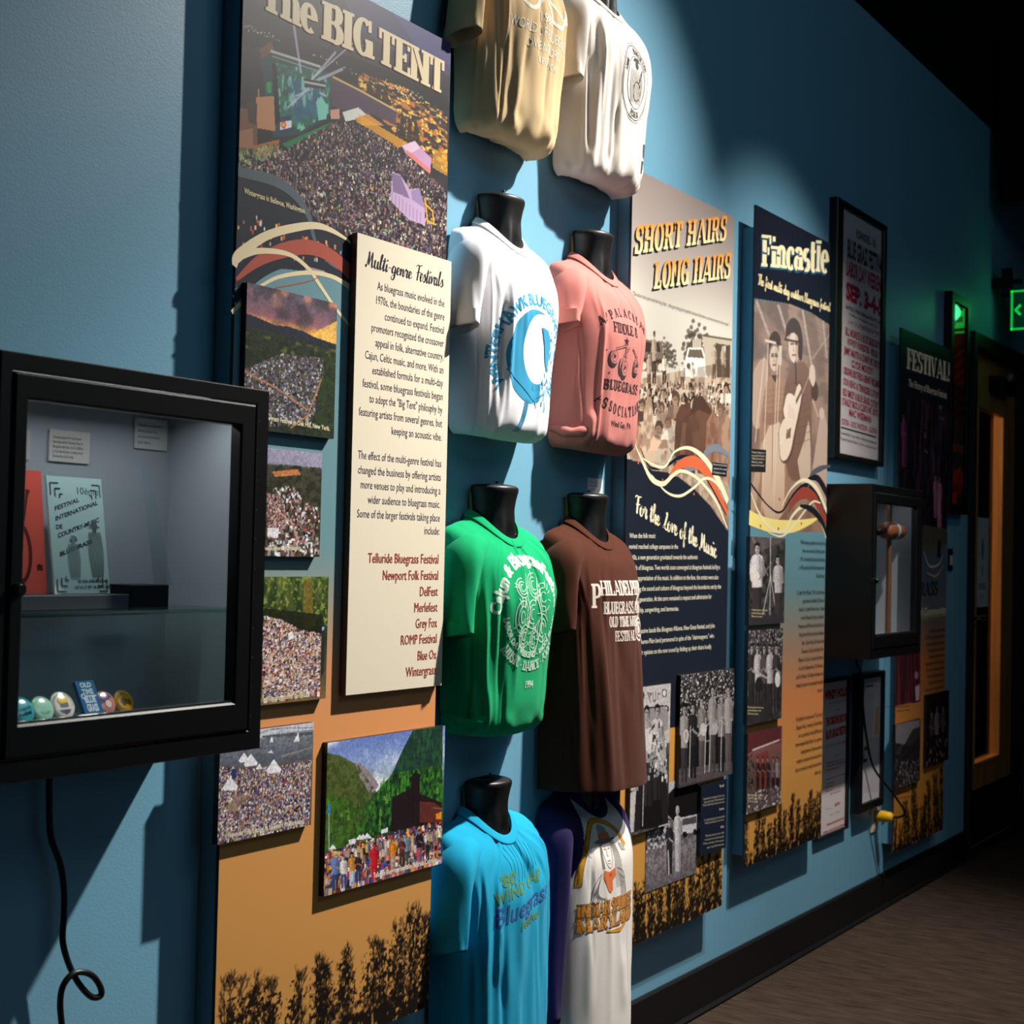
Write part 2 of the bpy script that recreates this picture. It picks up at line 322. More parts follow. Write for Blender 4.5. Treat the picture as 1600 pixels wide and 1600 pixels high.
SG = {
'M': (.66, [(0,.1),(.08,0),(.2,.95)], [(.2,.95),(.24,.1)], [(.24,.1),(.45,.95)], [(.45,.95),(.5,.08),(.6,.05),(.68,.2)]),
'u': (.42, [(0,.35),(.06,.5),(.05,.12),(.14,0),(.26,.2),(.3,.5)], [(.3,.5),(.29,.1),(.36,0),(.44,.15)]),
'l': (.25, [(0,.15),(.16,.6),(.2,.98),(.12,.9),(.08,.3),(.12,.02),(.22,.1),(.26,.2)]),
't': (.27, [(0,.15),(.14,.85)], [(.14,.85),(.1,.1),(.16,0),(.28,.18)], [(-.02,.62),(.28,.66)]),
'i': (.2, [(0,.2),(.08,.5)], [(.08,.5),(.06,.08),(.12,0),(.22,.16)], [(.11,.80),(.09,.70)]),
'-': (.3, [(.04,.3),(.24,.33)]),
'g': (.42, [(.3,.45),(.16,.5),(.05,.25),(.12,.02),(.26,.18),(.32,.48)], [(.32,.48),(.28,-.25),(.14,-.42),(.04,-.25),(.3,.02),(.42,.18)]),
'e': (.3, [(0,.15),(.2,.28),(.22,.46),(.1,.48),(.05,.2),(.12,0),(.26,.08),(.32,.2)]),
'n': (.38, [(0,.3),(.05,.48),(.04,0)], [(.04,0),(.16,.44),(.26,.44),(.25,.08),(.32,0),(.4,.16)]),
'r': (.34, [(0,.2),(.08,.56),(.14,.46),(.24,.47),(.2,.08),(.28,0),(.36,.18)]),
'F': (.48, [(.02,.80),(.12,.93),(.34,.93),(.60,1.0)], [(.32,.93),(.26,.45),(.22,-.02)], [(.10,.46),(.30,.50),(.50,.56)]),
's': (.32, [(0,.1),(.14,.5),(.2,.4),(.26,.12),(.14,0),(.04,.06)], [(.26,.12),(.36,.18)]),
'v': (.34, [(0,.35),(.06,.5),(.12,.02)], [(.12,.02),(.28,.5),(.38,.42)]),
'a': (.42, [(.3,.42),(.16,.5),(.04,.22),(.12,0),(.24,.16),(.31,.5)], [(.31,.5),(.29,.08),(.36,0),(.44,.16)]),
'o': (.38, [(.2,.5),(.06,.32),(.08,.04),(.2,0),(.3,.2),(.26,.46),(.18,.5),(.28,.4),(.42,.42)]),
'h': (.4, [(0,.15),(.16,.6),(.2,.98),(.11,.9),(.06,0)], [(.06,0),(.18,.44),(.28,.44),(.27,.08),(.34,0),(.42,.16)]),
'L': (.5, [(.3,.85),(.42,.95),(.42,.75),(.22,.2),(.05,.05),(.16,.12),(.4,0),(.52,.1)]),
'f': (.28, [(0,.15),(.2,.7),(.26,.98),(.16,.92),(.12,.2),(.08,-.35),(.16,-.3),(.14,.05),(.3,.16)]),
'c': (.3, [(.26,.4),(.16,.5),(.05,.28),(.1,.02),(.22,.02),(.32,.18)]),
'T': (.42, [(0,.8),(.1,.97),(.5,.97)], [(.3,.96),(.24,.1),(.12,0),(.05,.1)]),
'd': (.42, [(.3,.42),(.16,.5),(.04,.22),(.12,0),(.24,.16),(.34,.7)], [(.35,1.0),(.3,.08),(.36,0),(.44,.16)]),
'b': (.36, [(0,.15),(.16,.6),(.2,.98),(.1,.85),(.06,.06),(.18,0),(.28,.2),(.22,.46),(.38,.4)]),
'y': (.42, [(0,.35),(.06,.5),(.05,.12),(.14,0),(.26,.2),(.3,.5)], [(.3,.5),(.26,-.25),(.12,-.42),(.03,-.25),(.3,.02),(.42,.18)]),
'm': (.54, [(0,.3),(.05,.48),(.04,0)], [(.04,0),(.15,.44),(.22,.42),(.2,0)], [(.2,0),(.32,.44),(.42,.42),(.4,.08),(.47,0),(.54,.16)]),
' ': (.26,)}
def script2d(s, thin=.05, thick=.12):
    """brush-script line: vertices, faces, width (cap height 1)"""
    Vs = []; Fs = []; x = 0; k = 0; ly = []
    for ch in s:
        g = SG.get(ch, SG['a'])
        for st in g[1:]:
            p = smooth(st, 10*len(st)); d = np.gradient(p, axis=0); L = np.hypot(d[:, 0], d[:, 1])+1e-9
            w = thin+(thick-thin)*np.clip(-d[:, 1]/L, 0, 1); e = np.minimum(np.arange(len(p)), np.arange(len(p))[::-1]); w = w*np.clip(.55+e*.2, 0, 1)
            V, F = ribbon(p, w); Vs.append(V+[x, 0]); Fs += [tuple(i+k for i in f) for f in F]; k += len(V); ly += [len(Vs) % 8]*len(V)
        x += g[0]
    _ly[id(Fs)] = np.array(ly, float)*1.5e-5; _keep.append(Fs)
    return np.vstack(Vs), Fs, x
def orient(V, F):
    """make every flat polygon face the viewer side (counter-clockwise)"""
    out = []
    for f in F:
        p = V[list(f)]; a = np.sum(p[:, 0]*np.roll(p[:, 1], -1)-np.roll(p[:, 0], -1)*p[:, 1])
        out.append(f if a > 0 else f[::-1])
    return out

def refine(V2, F, lay, m):
    """split flat polygons until no edge is longer than m, so that ink follows curved cloth"""
    V = [tuple(v) for v in V2]; L = list(lay); mid = {}; out = []; st = []
    for f in F:
        for i in range(1, len(f)-1): st.append((f[0], f[i], f[i+1]))
    m2 = m*m
    while st:
        t = st.pop(); e = [((V[t[i]][0]-V[t[(i+1) % 3]][0])**2+(V[t[i]][1]-V[t[(i+1) % 3]][1])**2, i) for i in range(3)]; d, i = max(e)
        if d <= m2: out.append(t); continue
        a, b, c = t[i], t[(i+1) % 3], t[(i+2) % 3]; k = (min(a, b), max(a, b))
        if k not in mid: mid[k] = len(V); V.append(((V[a][0]+V[b][0])/2, (V[a][1]+V[b][1])/2)); L.append((L[a]+L[b])/2)
        q = mid[k]; st.append((a, q, c)); st.append((q, b, c))
    return np.array(V), out, np.array(L)

class Sheet(Acc):
    """an Acc plus flat ink laid on a plane 'off' metres in front of the wall"""
    def __init__(s, off): super().__init__(); s.off = off; s.k = 1; s.surf = None
    def ink(s, V2, F, col, lift=None):
        V2 = np.asarray(V2, float); lay = _ly.get(id(F))
        lay = np.zeros(len(V2)) if lay is None or len(lay) != len(V2) else lay
        F = orient(V2, F)
        if lift is None: s.k += 1; lift = (1.6e-4+2.5e-5*s.k if s.surf is None else 8e-6*s.k)
        if s.surf is None:
            V = np.stack([V2[:, 0], -s.off-lift-lay, V2[:, 1]], 1)
        else:
            col = np.asarray(col, float)
            if col.ndim == 2: col = col.mean(0)
            V2, F, lay = refine(V2, F, lay, .005)
            V = np.array([s.surf(a, b, lift+c) for (a, b), c in zip(V2, lay)])
        s.add(V, F, col)
    def text(s, t, x, z, h, col, w=None, cond=1.0, align='L', bold=0.0, shear=0.0, slope=0.0, res=3, slab=None, lift=None, warp=None):
        """x, z: baseline anchor; h: cap height; w: forced width"""
        V, F, W = (slab2d(t, *slab) if slab else text2d(t, bold, res))
        if len(V) == 0: return
        V = V.copy(); V[:, 0] += shear*V[:, 1]
        sx = (w/W) if w else h*cond
        X = V[:, 0]*sx
        X = X-{'L': 0, 'R': W*sx, 'C': W*sx/2}[align]
        V2 = np.stack([x+X, z+V[:, 1]*h+X*slope], 1)
        if warp: V2 = warp(V2)
        s.ink(V2, F, col, lift)
    def lines(s, L, x, z, h, lead, col, **k):
        s.k += 1; lift = 1.6e-4+2.5e-5*s.k
        for i, t in enumerate(L):
            if t: s.text(t, x, z-i*lead, h, col, lift=lift, **k)
    def stroke(s, pts, w, col, n=40):
        p = smooth(pts, n) if n else np.asarray(pts, float)
        if np.ndim(w): w = np.interp(np.linspace(0, 1, len(p)), np.linspace(0, 1, len(w)), w)
        s.ink(*ribbon(p, w), col)
    def poly(s, pts, col): s.ink(pts, [tuple(range(len(pts)))], col)
    def disc(s, cx, cz, rx, rz, col, n=24): s.poly(arcpts(cx, cz, rx, rz, 0, 360, n+1)[:-1], col)
    def arc_text(s, t, cx, cz, r, a_mid, h, col, cond=1.0, inward=False, bold=0.0, slab=None, track=0.0, rx=None):
        """text round a circle, centred on angle a_mid (degrees, 90 = top)"""
        V, F, W = (slab2d(t, *slab) if slab else text2d(t, bold, 3))
        V = V.copy(); sx = h*cond; a = (V[:, 0]-W/2)*sx/r; sg = 1 if inward else -1
        ang = math.radians(a_mid)+sg*a*(1+track); rad = r+(-1 if inward else 1)*V[:, 1]*h
        q = (rx or r)/r
        s.ink(np.stack([cx+rad*np.cos(ang)*q, cz+rad*np.sin(ang)], 1), F, col)

class Ras:
    """a picture drawn on a fine coloured grid, in photo points mapped onto the board's plane"""
    def __init__(s, x0, x1, z0, z1, nx, nz, off, seed=1, base=(0, 0, 0)):
        s.x0, s.x1, s.z0, s.z1, s.nx, s.nz, s.off = x0, x1, z0, z1, nx, nz, off
        s.I = np.zeros((nz, nx, 3))+np.array(base, float); s.rng = np.random.default_rng(seed); s.full = None; s.ls = 1.0
        s.V, s.U = np.meshgrid(np.linspace(0, 1, nz), np.linspace(0, 1, nx), indexing='ij')   # V up
    def g(s, pts):
        p = np.asarray(pts, float); X, Z = P(p[..., 0], p[..., 1], s.off)
        return np.stack([(X-s.x0)/(s.x1-s.x0)*(s.nx-1), (Z-s.z0)/(s.z1-s.z0)*(s.nz-1)], -1)
    def mix(s, m, col): s.I += (np.asarray(col, float)-s.I)*(m[..., None] if m.ndim == 2 else m)
    def vgrad(s, stops):
        v = [a for a, _ in stops]; c = np.array([b for _, b in stops], float); q = s.V
        if s.full: q = (s.z0+s.V*(s.z1-s.z0)-s.full[0])/(s.full[1]-s.full[0])
        for i in range(3): s.I[..., i] = np.interp(q, v, c[:, i])
    def noise(s, sx, sy, seed=0, oct=3):
        r = np.random.default_rng(seed); out = np.zeros((s.nz, s.nx)); amp = 1.0; tot = 0
        for o in range(oct):
            a, b = max(2, int(sy*2**o)), max(2, int(sx*2**o)); G = r.random((a+1, b+1))
            y = s.V*a*0.9999; x = s.U*b*0.9999; i = y.astype(int); j = x.astype(int); fy = y-i; fx = x-j; fy = fy*fy*(3-2*fy); fx = fx*fx*(3-2*fx)
            out += amp*(G[i, j]*(1-fy)*(1-fx)+G[i+1, j]*fy*(1-fx)+G[i, j+1]*(1-fy)*fx+G[i+1, j+1]*fy*fx); tot += amp; amp *= .55
        return out/tot
    def polymask(s, pts, raw=False):
        q = np.asarray(pts, float) if raw else s.g(pts); m = np.zeros((s.nz, s.nx), bool)
        a0, b0 = np.floor(q.min(0)).astype(int); a1, b1 = np.ceil(q.max(0)).astype(int)
        a0, b0 = max(a0, 0), max(b0, 0); a1, b1 = min(a1, s.nx-1), min(b1, s.nz-1)
        if a1 < a0 or b1 < b0: return m
        X, Y = np.meshgrid(np.arange(a0, a1+1), np.arange(b0, b1+1)); ins = np.zeros(X.shape, bool); k = len(q)
        for i in range(k):
            (xa, ya), (xb, yb) = q[i], q[(i+1) % k]
            if ya == yb: continue
            c = ((ya > Y) != (yb > Y)) & (X < (xb-xa)*(Y-ya)/(yb-ya)+xa); ins ^= c
        m[b0:b1+1, a0:a1+1] = ins; return m
    def poly(s, pts, col, a=1.0, raw=False):
        m = s.polymask(pts, raw).astype(float)*a; s.mix(m, col)
    def curve(s, pts, w, col, a=1.0, n=60):
        p = smooth(pts, n); V, F = ribbon(p, np.interp(np.linspace(0, 1, n), np.linspace(0, 1, len(w)), w) if np.ndim(w) else w)
        k = len(p); s.poly(np.vstack([V[:k], V[k:][::-1]]), col, a)
    def seg(s, p, q, w, col, a=1.0):
        """line between two grid points (grid units)"""
        x0, x1 = sorted((p[0], q[0])); y0, y1 = sorted((p[1], q[1])); a0 = max(int(x0-w-1), 0); a1 = min(int(x1+w+2), s.nx); b0 = max(int(y0-w-1), 0); b1 = min(int(y1+w+2), s.nz)
        if a1 <= a0 or b1 <= b0: return
        X, Y = np.meshgrid(np.arange(a0, a1), np.arange(b0, b1)); d = (q[0]-p[0], q[1]-p[1]); L = d[0]**2+d[1]**2+1e-9
        t = np.clip(((X-p[0])*d[0]+(Y-p[1])*d[1])/L, 0, 1); D = np.hypot(X-p[0]-t*d[0], Y-p[1]-t*d[1])
        m = np.clip(w/2+.5-D, 0, 1)[..., None]*a*min(1, w+.25)
        s.I[b0:b1, a0:a1] += (np.asarray(col, float)-s.I[b0:b1, a0:a1])*m
    def line(s, pts, w, col, a=1.0):
        q = s.g(pts)
        for i in range(len(q)-1): s.seg(q[i], q[i+1], w*s.ls, col, a)
    def disc(s, x, y, rx, ry, col, a=1.0):
        s.poly(arcpts(x, y, rx, ry, 0, 360, 20)[:-1], col, a)
    def dots(s, mask, n, wmin, wmax, hr, pal, jit=25, grow=0.0, a=1.0):
        """n little upright dabs inside mask; grow > 0 makes the lower ones larger"""
        idx = np.argwhere(mask)
        if len(idx) == 0: return
        pick = idx[s.rng.integers(0, len(idx), n)]; pick = pick[np.argsort(-pick[:, 0])]; pal = np.asarray(pal, float)
        lo, hi = idx[:, 0].min(), idx[:, 0].max()+1
        for j, i in pick:
            g = 1+grow*(hi-j)/(hi-lo); w = s.rng.uniform(wmin, wmax)*g; h = w*hr
            c = np.clip(pal[s.rng.integers(len(pal))]+s.rng.normal(0, jit), 0, 255)
            a0, b0 = int(i-w/2), int(j-h/2); a1, b1 = max(a0+1, int(round(i+w/2))), max(b0+1, int(round(j+h/2)))
            s.I[max(b0, 0):max(b1, 0), max(a0, 0):max(a1, 0)] += (c-s.I[max(b0, 0):max(b1, 0), max(a0, 0):max(a1, 0)])*a
    def tree(s, x, z, h, col=(16, 12, 10), spread=1.0):
        """bare tree silhouette; x, z, h in board metres"""
        sx = (s.nx-1)/(s.x1-s.x0); sz = (s.nz-1)/(s.z1-s.z0); r = s.rng
        def G(px, pz): return ((px-s.x0)*sx, (pz-s.z0)*sz)
        def br(px, pz, ang, L, w, d):
            qx = px+math.sin(ang)*L*spread; qz = pz+math.cos(ang)*L
            s.seg(G(px, pz), G(qx, qz), max(w*sx, .35), col, 0.9)
            if d == 0: return
            for k in range(3):
                t = r.uniform(.3, 1); br(px+(qx-px)*t, pz+(qz-pz)*t, ang*.7+r.normal(0, .45), L*r.uniform(.45, .7), w*.55, d-1)
        W = h*r.uniform(.13, .18); zc = z+h*.66; hh = h*.36
        xx = s.x0+s.U*(s.x1-s.x0); zz = s.z0+s.V*(s.z1-s.z0)
        e = ((xx-x)/W)**2+((zz-zc)/hh)**2
        n = s.noise(110*(s.x1-s.x0)/.6, 110*(s.z1-s.z0)/.6, int(r.integers(1e6)), 2); n2 = s.noise(26, 26*(s.z1-s.z0)/(s.x1-s.x0), int(r.integers(1e6)), 2)
        s.mix(np.clip((n*.95+n2*.42-.565-.22*e)*10, 0, 1)*(e < 1.3)*.9, col)
        for k in range(2):
            px = x+r.normal(0, .008); a = r.normal(0, .03); H = 0; sg = h/6
            for q in range(6):
                nx = px+math.sin(a)*sg
                s.seg(G(px, z+H), G(nx, z+H+sg), max(h*.022*(1-q/6.5)*sx, .5), col)
                if q >= 1:
                    for j in range(4): br(px+(nx-px)*r.random(), z+H+sg*r.random(), r.choice([-1, 1])*r.uniform(.2, .8), h*.17*r.uniform(.6, 1.1)*(1-.08*q), h*.007, 2)
                px = nx; H += sg; a += r.normal(0, .05)
            for q in range(5): br(px, z+H*.97, r.normal(0, .5), h*.09, h*.004, 1)
    def grain(s, a=.5, k=70, seed=5):
        s.I *= (1-a/2+a*s.noise(k*(s.x1-s.x0)/.3, k*(s.z1-s.z0)/.3, seed, 3))[..., None]
    def put(s, sheet, lift=0.0):
        X = np.linspace(s.x0, s.x1, s.nx); Z = np.linspace(s.z0, s.z1, s.nz); G = np.zeros((s.nz, s.nx, 3))
        G[..., 0] = X[None]; G[..., 1] = -s.off-lift; G[..., 2] = Z[:, None]
        sheet.grid(G, np.clip(s.I, 0, 255), False)
def sheet_box(S, x0, x1, z0, z1, t, side, front=None):
    """the body of a board of thickness t whose printed face lies at S.off"""
    o1 = S.off; o0 = o1-t
    V = [(x0, -o0, z0), (x1, -o0, z0), (x1, -o0, z1), (x0, -o0, z1), (x0, -o1, z0), (x1, -o1, z0), (x1, -o1, z1), (x0, -o1, z1)]
    F = [(3, 2, 1, 0), (0, 1, 5, 4), (1, 2, 6, 5), (2, 3, 7, 6), (3, 0, 4, 7)]
    S.add(V, F, side)
    if front is not None: S.add(V, [(4, 5, 6, 7)], front)

# ------------------------------------------------------------------ the room
FLOOR_Z = 0.0; CEIL_Z = 3.95; LINE_Z = 3.182
def structure(name, boxes, mat, **k):
    a = Acc()
    for b in boxes: a.box(*b)
    o = obj(name, a, mat); o['kind'] = 'structure'; o['label'] = k.get('label', name.replace('_', ' ')); o['category'] = k.get('cat', name.split('_')[0]); return o
XN, XF, YO = -1.6, 8.6, 4.6
structure('wall_display', [(XN, 6.385, -0.12, 0, 0, LINE_Z), (6.385, 7.33, -0.12, 0, 2.245, LINE_Z), (7.33, XF, -0.12, 0, 0, LINE_Z)], M_WALL, label='long blue painted display wall', cat='wall')
structure('wall_display_top', [(XN, XF, -0.12, 0.004, LINE_Z, CEIL_Z)], M_BLACKWALL, label='black painted band above the blue wall', cat='wall')
structure('wall_opposite', [(XN, XF, YO, YO+0.1, 0, CEIL_Z)], M_WALL, label='opposite wall of the gallery', cat='wall')
structure('wall_near', [(XN-0.1, XN, -0.12, YO, 0, CEIL_Z)], M_DARKWALL, label='near end wall', cat='wall')
structure('wall_far', [(XF, XF+0.1, -0.12, YO, 0, CEIL_Z)], M_DARKWALL, label='dark far end wall', cat='wall')
structure('floor', [(XN, XF, -1.6, YO, -0.1, 0)], M_CARPET, label='dark brown carpet floor', cat='floor')
structure('ceiling', [(XN, XF, -0.12, YO, CEIL_Z, CEIL_Z+0.1)], M_BLACKWALL, label='black open ceiling', cat='ceiling')
a = Acc()
for x0, x1 in ((XN, 6.385), (7.33, XF)):
    a.bevbox(x0, x1, 0.0, 0.012, 0.0, 0.125, 0.005); a.bevbox(x0, x1, 0.012, 0.024, 0.0, 0.014, 0.006)
o = obj('baseboard_display', a, M_BASE); o['kind'] = 'structure'; o['label'] = 'black rubber baseboard along the blue wall'; o['category'] = 'baseboard'

# ------------------------------------------------------------------ mannequins and shirts
C1, C2, ZT = 2.66, 3.06, 2.005
ROW = 0.605
def half_ring(c, ob, a, b, n, h, dz, zt, N):
    t = np.linspace(0, math.pi, N); cs, sn = np.cos(math.pi-t), np.sin(t)
    x = c+a*np.sign(cs)*np.abs(cs)**(2/n); o = ob+b*np.abs(sn)**(2/n); z = zt+h+dz*np.sin(t)**1.6
    return np.stack([x, -o, z], 1)
def loft(keys, m):
    K = np.array(keys); q = np.concatenate([[2*K[0]-K[1]], K, [2*K[-1]-K[-2]]]); out = []
    for i in range(len(K)-1):
        a, b, c, d = q[i:i+4]
        for f in np.arange(m)/m: out.append(0.5*((2*b)+(c-a)*f+(2*a-5*b+4*c-d)*f*f+(3*b-a-3*c+d)*f**3))
    out.append(K[-1]); return np.array(out)
def mannequin(c, zt, label, plate=True, nail=.25):
    t = thing('torso_mannequin', (c, -0.02, zt-0.52), label, 'mannequin', 'black half torso forms hung on the blue wall')
    a = Acc(); N = 41
    ks = [(.0, .022, .025, .02), (.001, .040, .047, .028), (-.003, .060, .062, .055), (-.011, .064, .066, .064), (-.03, .059, .062, .062), (-.06, .054, .058, .058), (-.09, .056, .060, .064), (-.115, .068, .070, .08),
          (-.135, .10, .085, .09), (-.155, .135, .09, .095), (-.2, .148, .095, .1), (-.38, .130, .088, .09), (-.49, .122, .075, .08), (-.505, .09, .05, .05), (-.507, .02, .02, .02)]
    K = []
    for h, aa, bb, _ in ks: K.append(half_ring(c, .014, aa, bb, 2.2, h, -.03*min(1, max(0, -h-.06)/.06) if h > -.3 else 0, zt, N))
    G = loft(K, 4)
    # a throat hollow over the collar bones
    x = (G[..., 0]-c); zz = G[..., 2]-zt
    G[..., 1] += 0.010*np.exp(-(x/.014)**2)*np.exp(-((zz+.112)/.022)**2)-0.005*np.exp(-((np.abs(x)-.02)/.008)**2)*np.exp(-((zz+.09)/.035)**2)
    a.grid(G[::-1], (128, 128, 128), True, True); obj('torso', a, M_MANNEQUIN, t)
    if plate:
        a = Acc(); a.box(c-.047, c+.047, 0.001, .0125, zt-.2, zt-.012); obj('back_plate', a, mat_plate, t)
    a = Acc(); a.cyl((c+.012, -.03, zt-.004), (c+.012+.010*nail, -.03+.006*nail, zt+.003+.015*nail), .0014, n=8); a.cyl((c+.012+.0098*nail, -.03+.0058*nail, zt+.0025+.015*nail), (c+.012+.0105*nail, -.03+.0063*nail, zt+.0045+.015*nail), .0034, n=12); obj('hanging_screw', a, M_BLACKMETAL, t)
    return t
mat_plate = mat_flat('tan_fibreboard', (150, 128, 92), 0.8, 0.1)

TUCK = [(-.058, -.060, .064, .070, 2.1), (-.076, -.064, .082, .086, 2.1), (-.086, -.082, .118, .104, 2.2), (-.104, -.098, .153, .113, 2.4), (-.165, -.068, .163, .121, 2.5), (-.245, -.03, .163, .123, 2.6),
        (-.38, 0, .152, .113, 2.6), (-.465, 0, .148, .109, 2.6), (-.500, -.006, .144, .100, 2.6), (-.516, -.010, .128, .072, 2.4), (-.514, -.004, .115, .03, 2.2), (-.508, 0, .10, .008, 2)]
def loose(hem, a, b, dz=0.0):
    up = TUCK[:6]; m = -.245
    k = list(up)
    for f in (.35, .7, 1.0):
        k.append((m+(hem-m)*f, dz*f, .163+(a-.163)*f, .123+(b-.123)*f, 2.6))
    k += [(hem+.002, dz, a-.003, b-.003, 2.6), (hem+.05, dz, a-.006, b-.006, 2.6)]
    return k
def make_shirt(name, c, zt, col, label, keys, seed, sl=((.30, 1.0), (.30, 1.0)), wrinkle=1.0, scale=1.0, paint=None, prints=None, collar_col=None, sleeve_col=None, folds=(), bunch=None, hemz=None, sleeve_drop=0.0, collar=True):
    r = np.random.default_rng(seed); N = 150
    t = thing(name, (c, -0.02, zt-.52), label, 't-shirt', 'festival t-shirts on the torso forms')
    K = [half_ring(c, .011, k[2]*scale, k[3]*scale, k[4], k[0], k[1], zt, N) for k in keys]
    G = loft(K, 12)
    # folds of the cloth
    ph = np.linspace(0, math.pi, N)[None, :]; h = G[..., 2]-zt
    nrm = np.stack([np.cos(math.pi-ph)+0*h, -np.sin(ph)+0*h, 0*h], -1)
    d = np.zeros_like(h)
    for i in range(int(24*wrinkle)):
        p0 = r.uniform(.35, 2.8); k = r.normal(0, .4); w = r.uniform(.022, .08); hc = r.uniform(-.5, -.16); hl = r.uniform(.05, .16); A = r.choice([-1, 1])*r.uniform(.001, .0042)*wrinkle
        d += A*np.exp(-((ph-p0-k*(h-hc))/w)**2)*np.exp(-((h-hc)/hl)**4)
    for sgn in (0, 1):                              # drag lines from the shoulder down to the breast
        for i in range(5):
            p0 = r.uniform(.25, 1.1); k = r.uniform(-2.6, -.8); w = r.uniform(.03, .07); A = r.uniform(.001, .0035)*wrinkle
            pp = ph if sgn == 0 else math.pi-ph
            d += A*np.exp(-((pp-p0-k*(h+.17))/w)**2)*np.exp(-((h+.19)/.07)**2)
    for p0, k, w, hc, hl, A in folds:
        d += A*np.exp(-((ph-p0-k*(h-hc))/w)**2)*np.exp(-((h-hc)/hl)**4)
    if bunch:                                       # gathered cloth above the tucked hem
        b0, b1, A = bunch
        m = np.exp(-((h-b0)/b1)**2)
        d += A*m*(np.sin(ph*7.3+h*30+seed)*.5+np.sin(ph*12.7-h*50+seed*1.7)*.3+np.sin(ph*19.1+h*70+seed*.7)*.15)
    top = np.clip((-h-.085)/.03, 0, 1)
    G = G+nrm*(d*top)[..., None]
    G[..., 1] = np.minimum(G[..., 1], -.006)
    cc = np.tile(np.array(col, float), (G.shape[0]*N, 1))
    if paint is not None: cc = paint(G.reshape(-1, 3), cc)
    S = Sheet(0.0); S.grid(G[::-1], cc.reshape(G.shape[0], N, 3)[::-1].reshape(-1, 3), True)
    tree = BVHTree.FromPolygons([Vector(v) for v in np.vstack(S.V)], S.F)
    def surf(x, z, lift):
        for dx in (0, .004, -.004, .01, -.01, .02, -.02):
            hit = tree.ray_cast(Vector((x+dx, -1, z)), Vector((0, 1, 0)))
            if hit[0] is not None and hit[0].y > -.4:
                n = hit[1] if hit[1].y < 0 else -hit[1]
                p = hit[0]+n*(.0005+lift); return (p.x, p.y, p.z)
        return (x, -.02, z)
    S.surf = surf; t['_dbg'] = 1
    DBG[name+str(len(DBG))] = tree
    if prints: prints(S, c, zt)
    obj('shirt_body', S, M_CLOTH, t)
    # ribbed collar
    if collar:
        k0, k1 = np.array(keys[0]), np.array(keys[0])*.42+np.array(keys[1])*.58; H = lambda k, da, dh: half_ring(c, .011, k[2]*scale+da, k[3]*scale+da, 2.1, k[0]+dh, k[1], zt, 90)
        a = Acc(); g0 = H(k0, -.001, .003); g1 = H(k0, .002, .002); g2 = H(k1, .0024, .001); g3 = H(k1, .0004, -.001); gi = H(k0, -.003, -.012)
        a.grid(loft([gi, g0, g1, g2, g3], 4)[::-1], collar_col or col, True); obj('collar', a, M_CLOTH, t)
    # sleeves
    for side in (0, 1):
        L, fl = sl[side]; sg = -1 if side == 0 else 1
        if L is None: continue
        drop = max(L-.17, .06); sc = scale
        ob_ = .0 if side == 0 else -.026; sg *= 1 if side == 0 else .84; ctr = np.array([(c+sg*.095*sc, .050+ob_*.6, zt-.137), (c+sg*.128*sc, .052+ob_, zt-.146), (c+sg*.153*sc, .054+ob_, zt-.168), (c+sg*.170*sc, .056+ob_, zt-.20-.2*drop), (c+sg*(.175+.05*drop)*sc, .056+ob_, zt-.17-drop*.75), (c+sg*(.178+.06*drop)*sc, .056+ob_, zt-.17-drop)])
        rf = np.array([.034, .042, .049, .05, .052, .053])*sc*(1.0 if fl is None else fl); rl = np.array([.034, .036, .031, .026, .023, .024])*sc
        M = 44; th = np.linspace(0, 2*math.pi, M, endpoint=False); cp = loft(ctr, 6); rr = loft(np.stack([rf, rl], 1), 6); T = np.gradient(cp, axis=0); T /= np.linalg.norm(T, axis=1)[:, None]
        rows = []
        for i, (p, q, tt) in enumerate(zip(cp, rr, T)):
            lat = np.cross((0, 1, 0), tt); lat /= np.linalg.norm(lat); f = np.array((0, 1.0, 0))
            wv = 1+.05*np.sin(3*th+i*.25+seed+side)*i/len(cp)+.03*np.sin(7*th+i*.4)*i/len(cp)
            R = p+np.outer(np.cos(th)*wv, f)*q[0]+np.outer(np.sin(th)*wv, lat)*q[1]
            R[:, 2] += (.012*np.cos(th)-.014*sg*np.sin(th)*0)*(i/len(cp))
            rows.append(R)
        rows.append(rows[-1]*.985+cp[-1]*.015+np.array((0, 0, .001)))
        inner = rows[-1]*.94+cp[-1]*.06+np.array((0, 0, .03)); rows.append(inner)
        a = Acc(); G2 = np.array(rows); G2[..., 1] = np.maximum(G2[..., 1], .006); G2[..., 1] *= -1
        a.grid(G2 if side else G2[::-1], sleeve_col or col, True, True); obj('sleeve', a, M_CLOTH, t)
    return t
DBG = {}

# ------------------------------------------------------------------ printing helpers in photo points
def tx(S, t, xl, yl, xr, yr, hpx, col, hr=None, bold=0.0, shear=0.0, slab=None, res=3, lift=None, script=None):
    """one line whose baseline runs between two photo points on the sheet's plane; hpx cap height there"""
    a, za = P(xl, yl, S.off); b, zb = P(xr, yr, S.off); _, zt = P(xl, yl-hpx, S.off); h = float(zt-za)
    k = 1.0
    if hr: _, zr = P(xr, yr-hr, S.off); k = float(zr-zb)/h
    V, F, W = (script2d(t, *script) if script else slab2d(t, *slab) if slab else text2d(t, bold, res))
    if len(V) == 0: return
    V = V.copy(); u = V[:, 0]/W; hh = h*(1+(k-1)*u)
    y = V[:, 1]*hh; X = a+(b-a)*u+shear*y
    V2 = np.stack([X, za+(zb-za)*u+y], 1)
    if np.ndim(col) == 2:
        f = np.clip(V[:, 1], 0, 1)[:, None]; col = np.array(col[0], float)*(1-f)+np.array(col[1], float)*f
    S.ink(V2, F, col, lift)
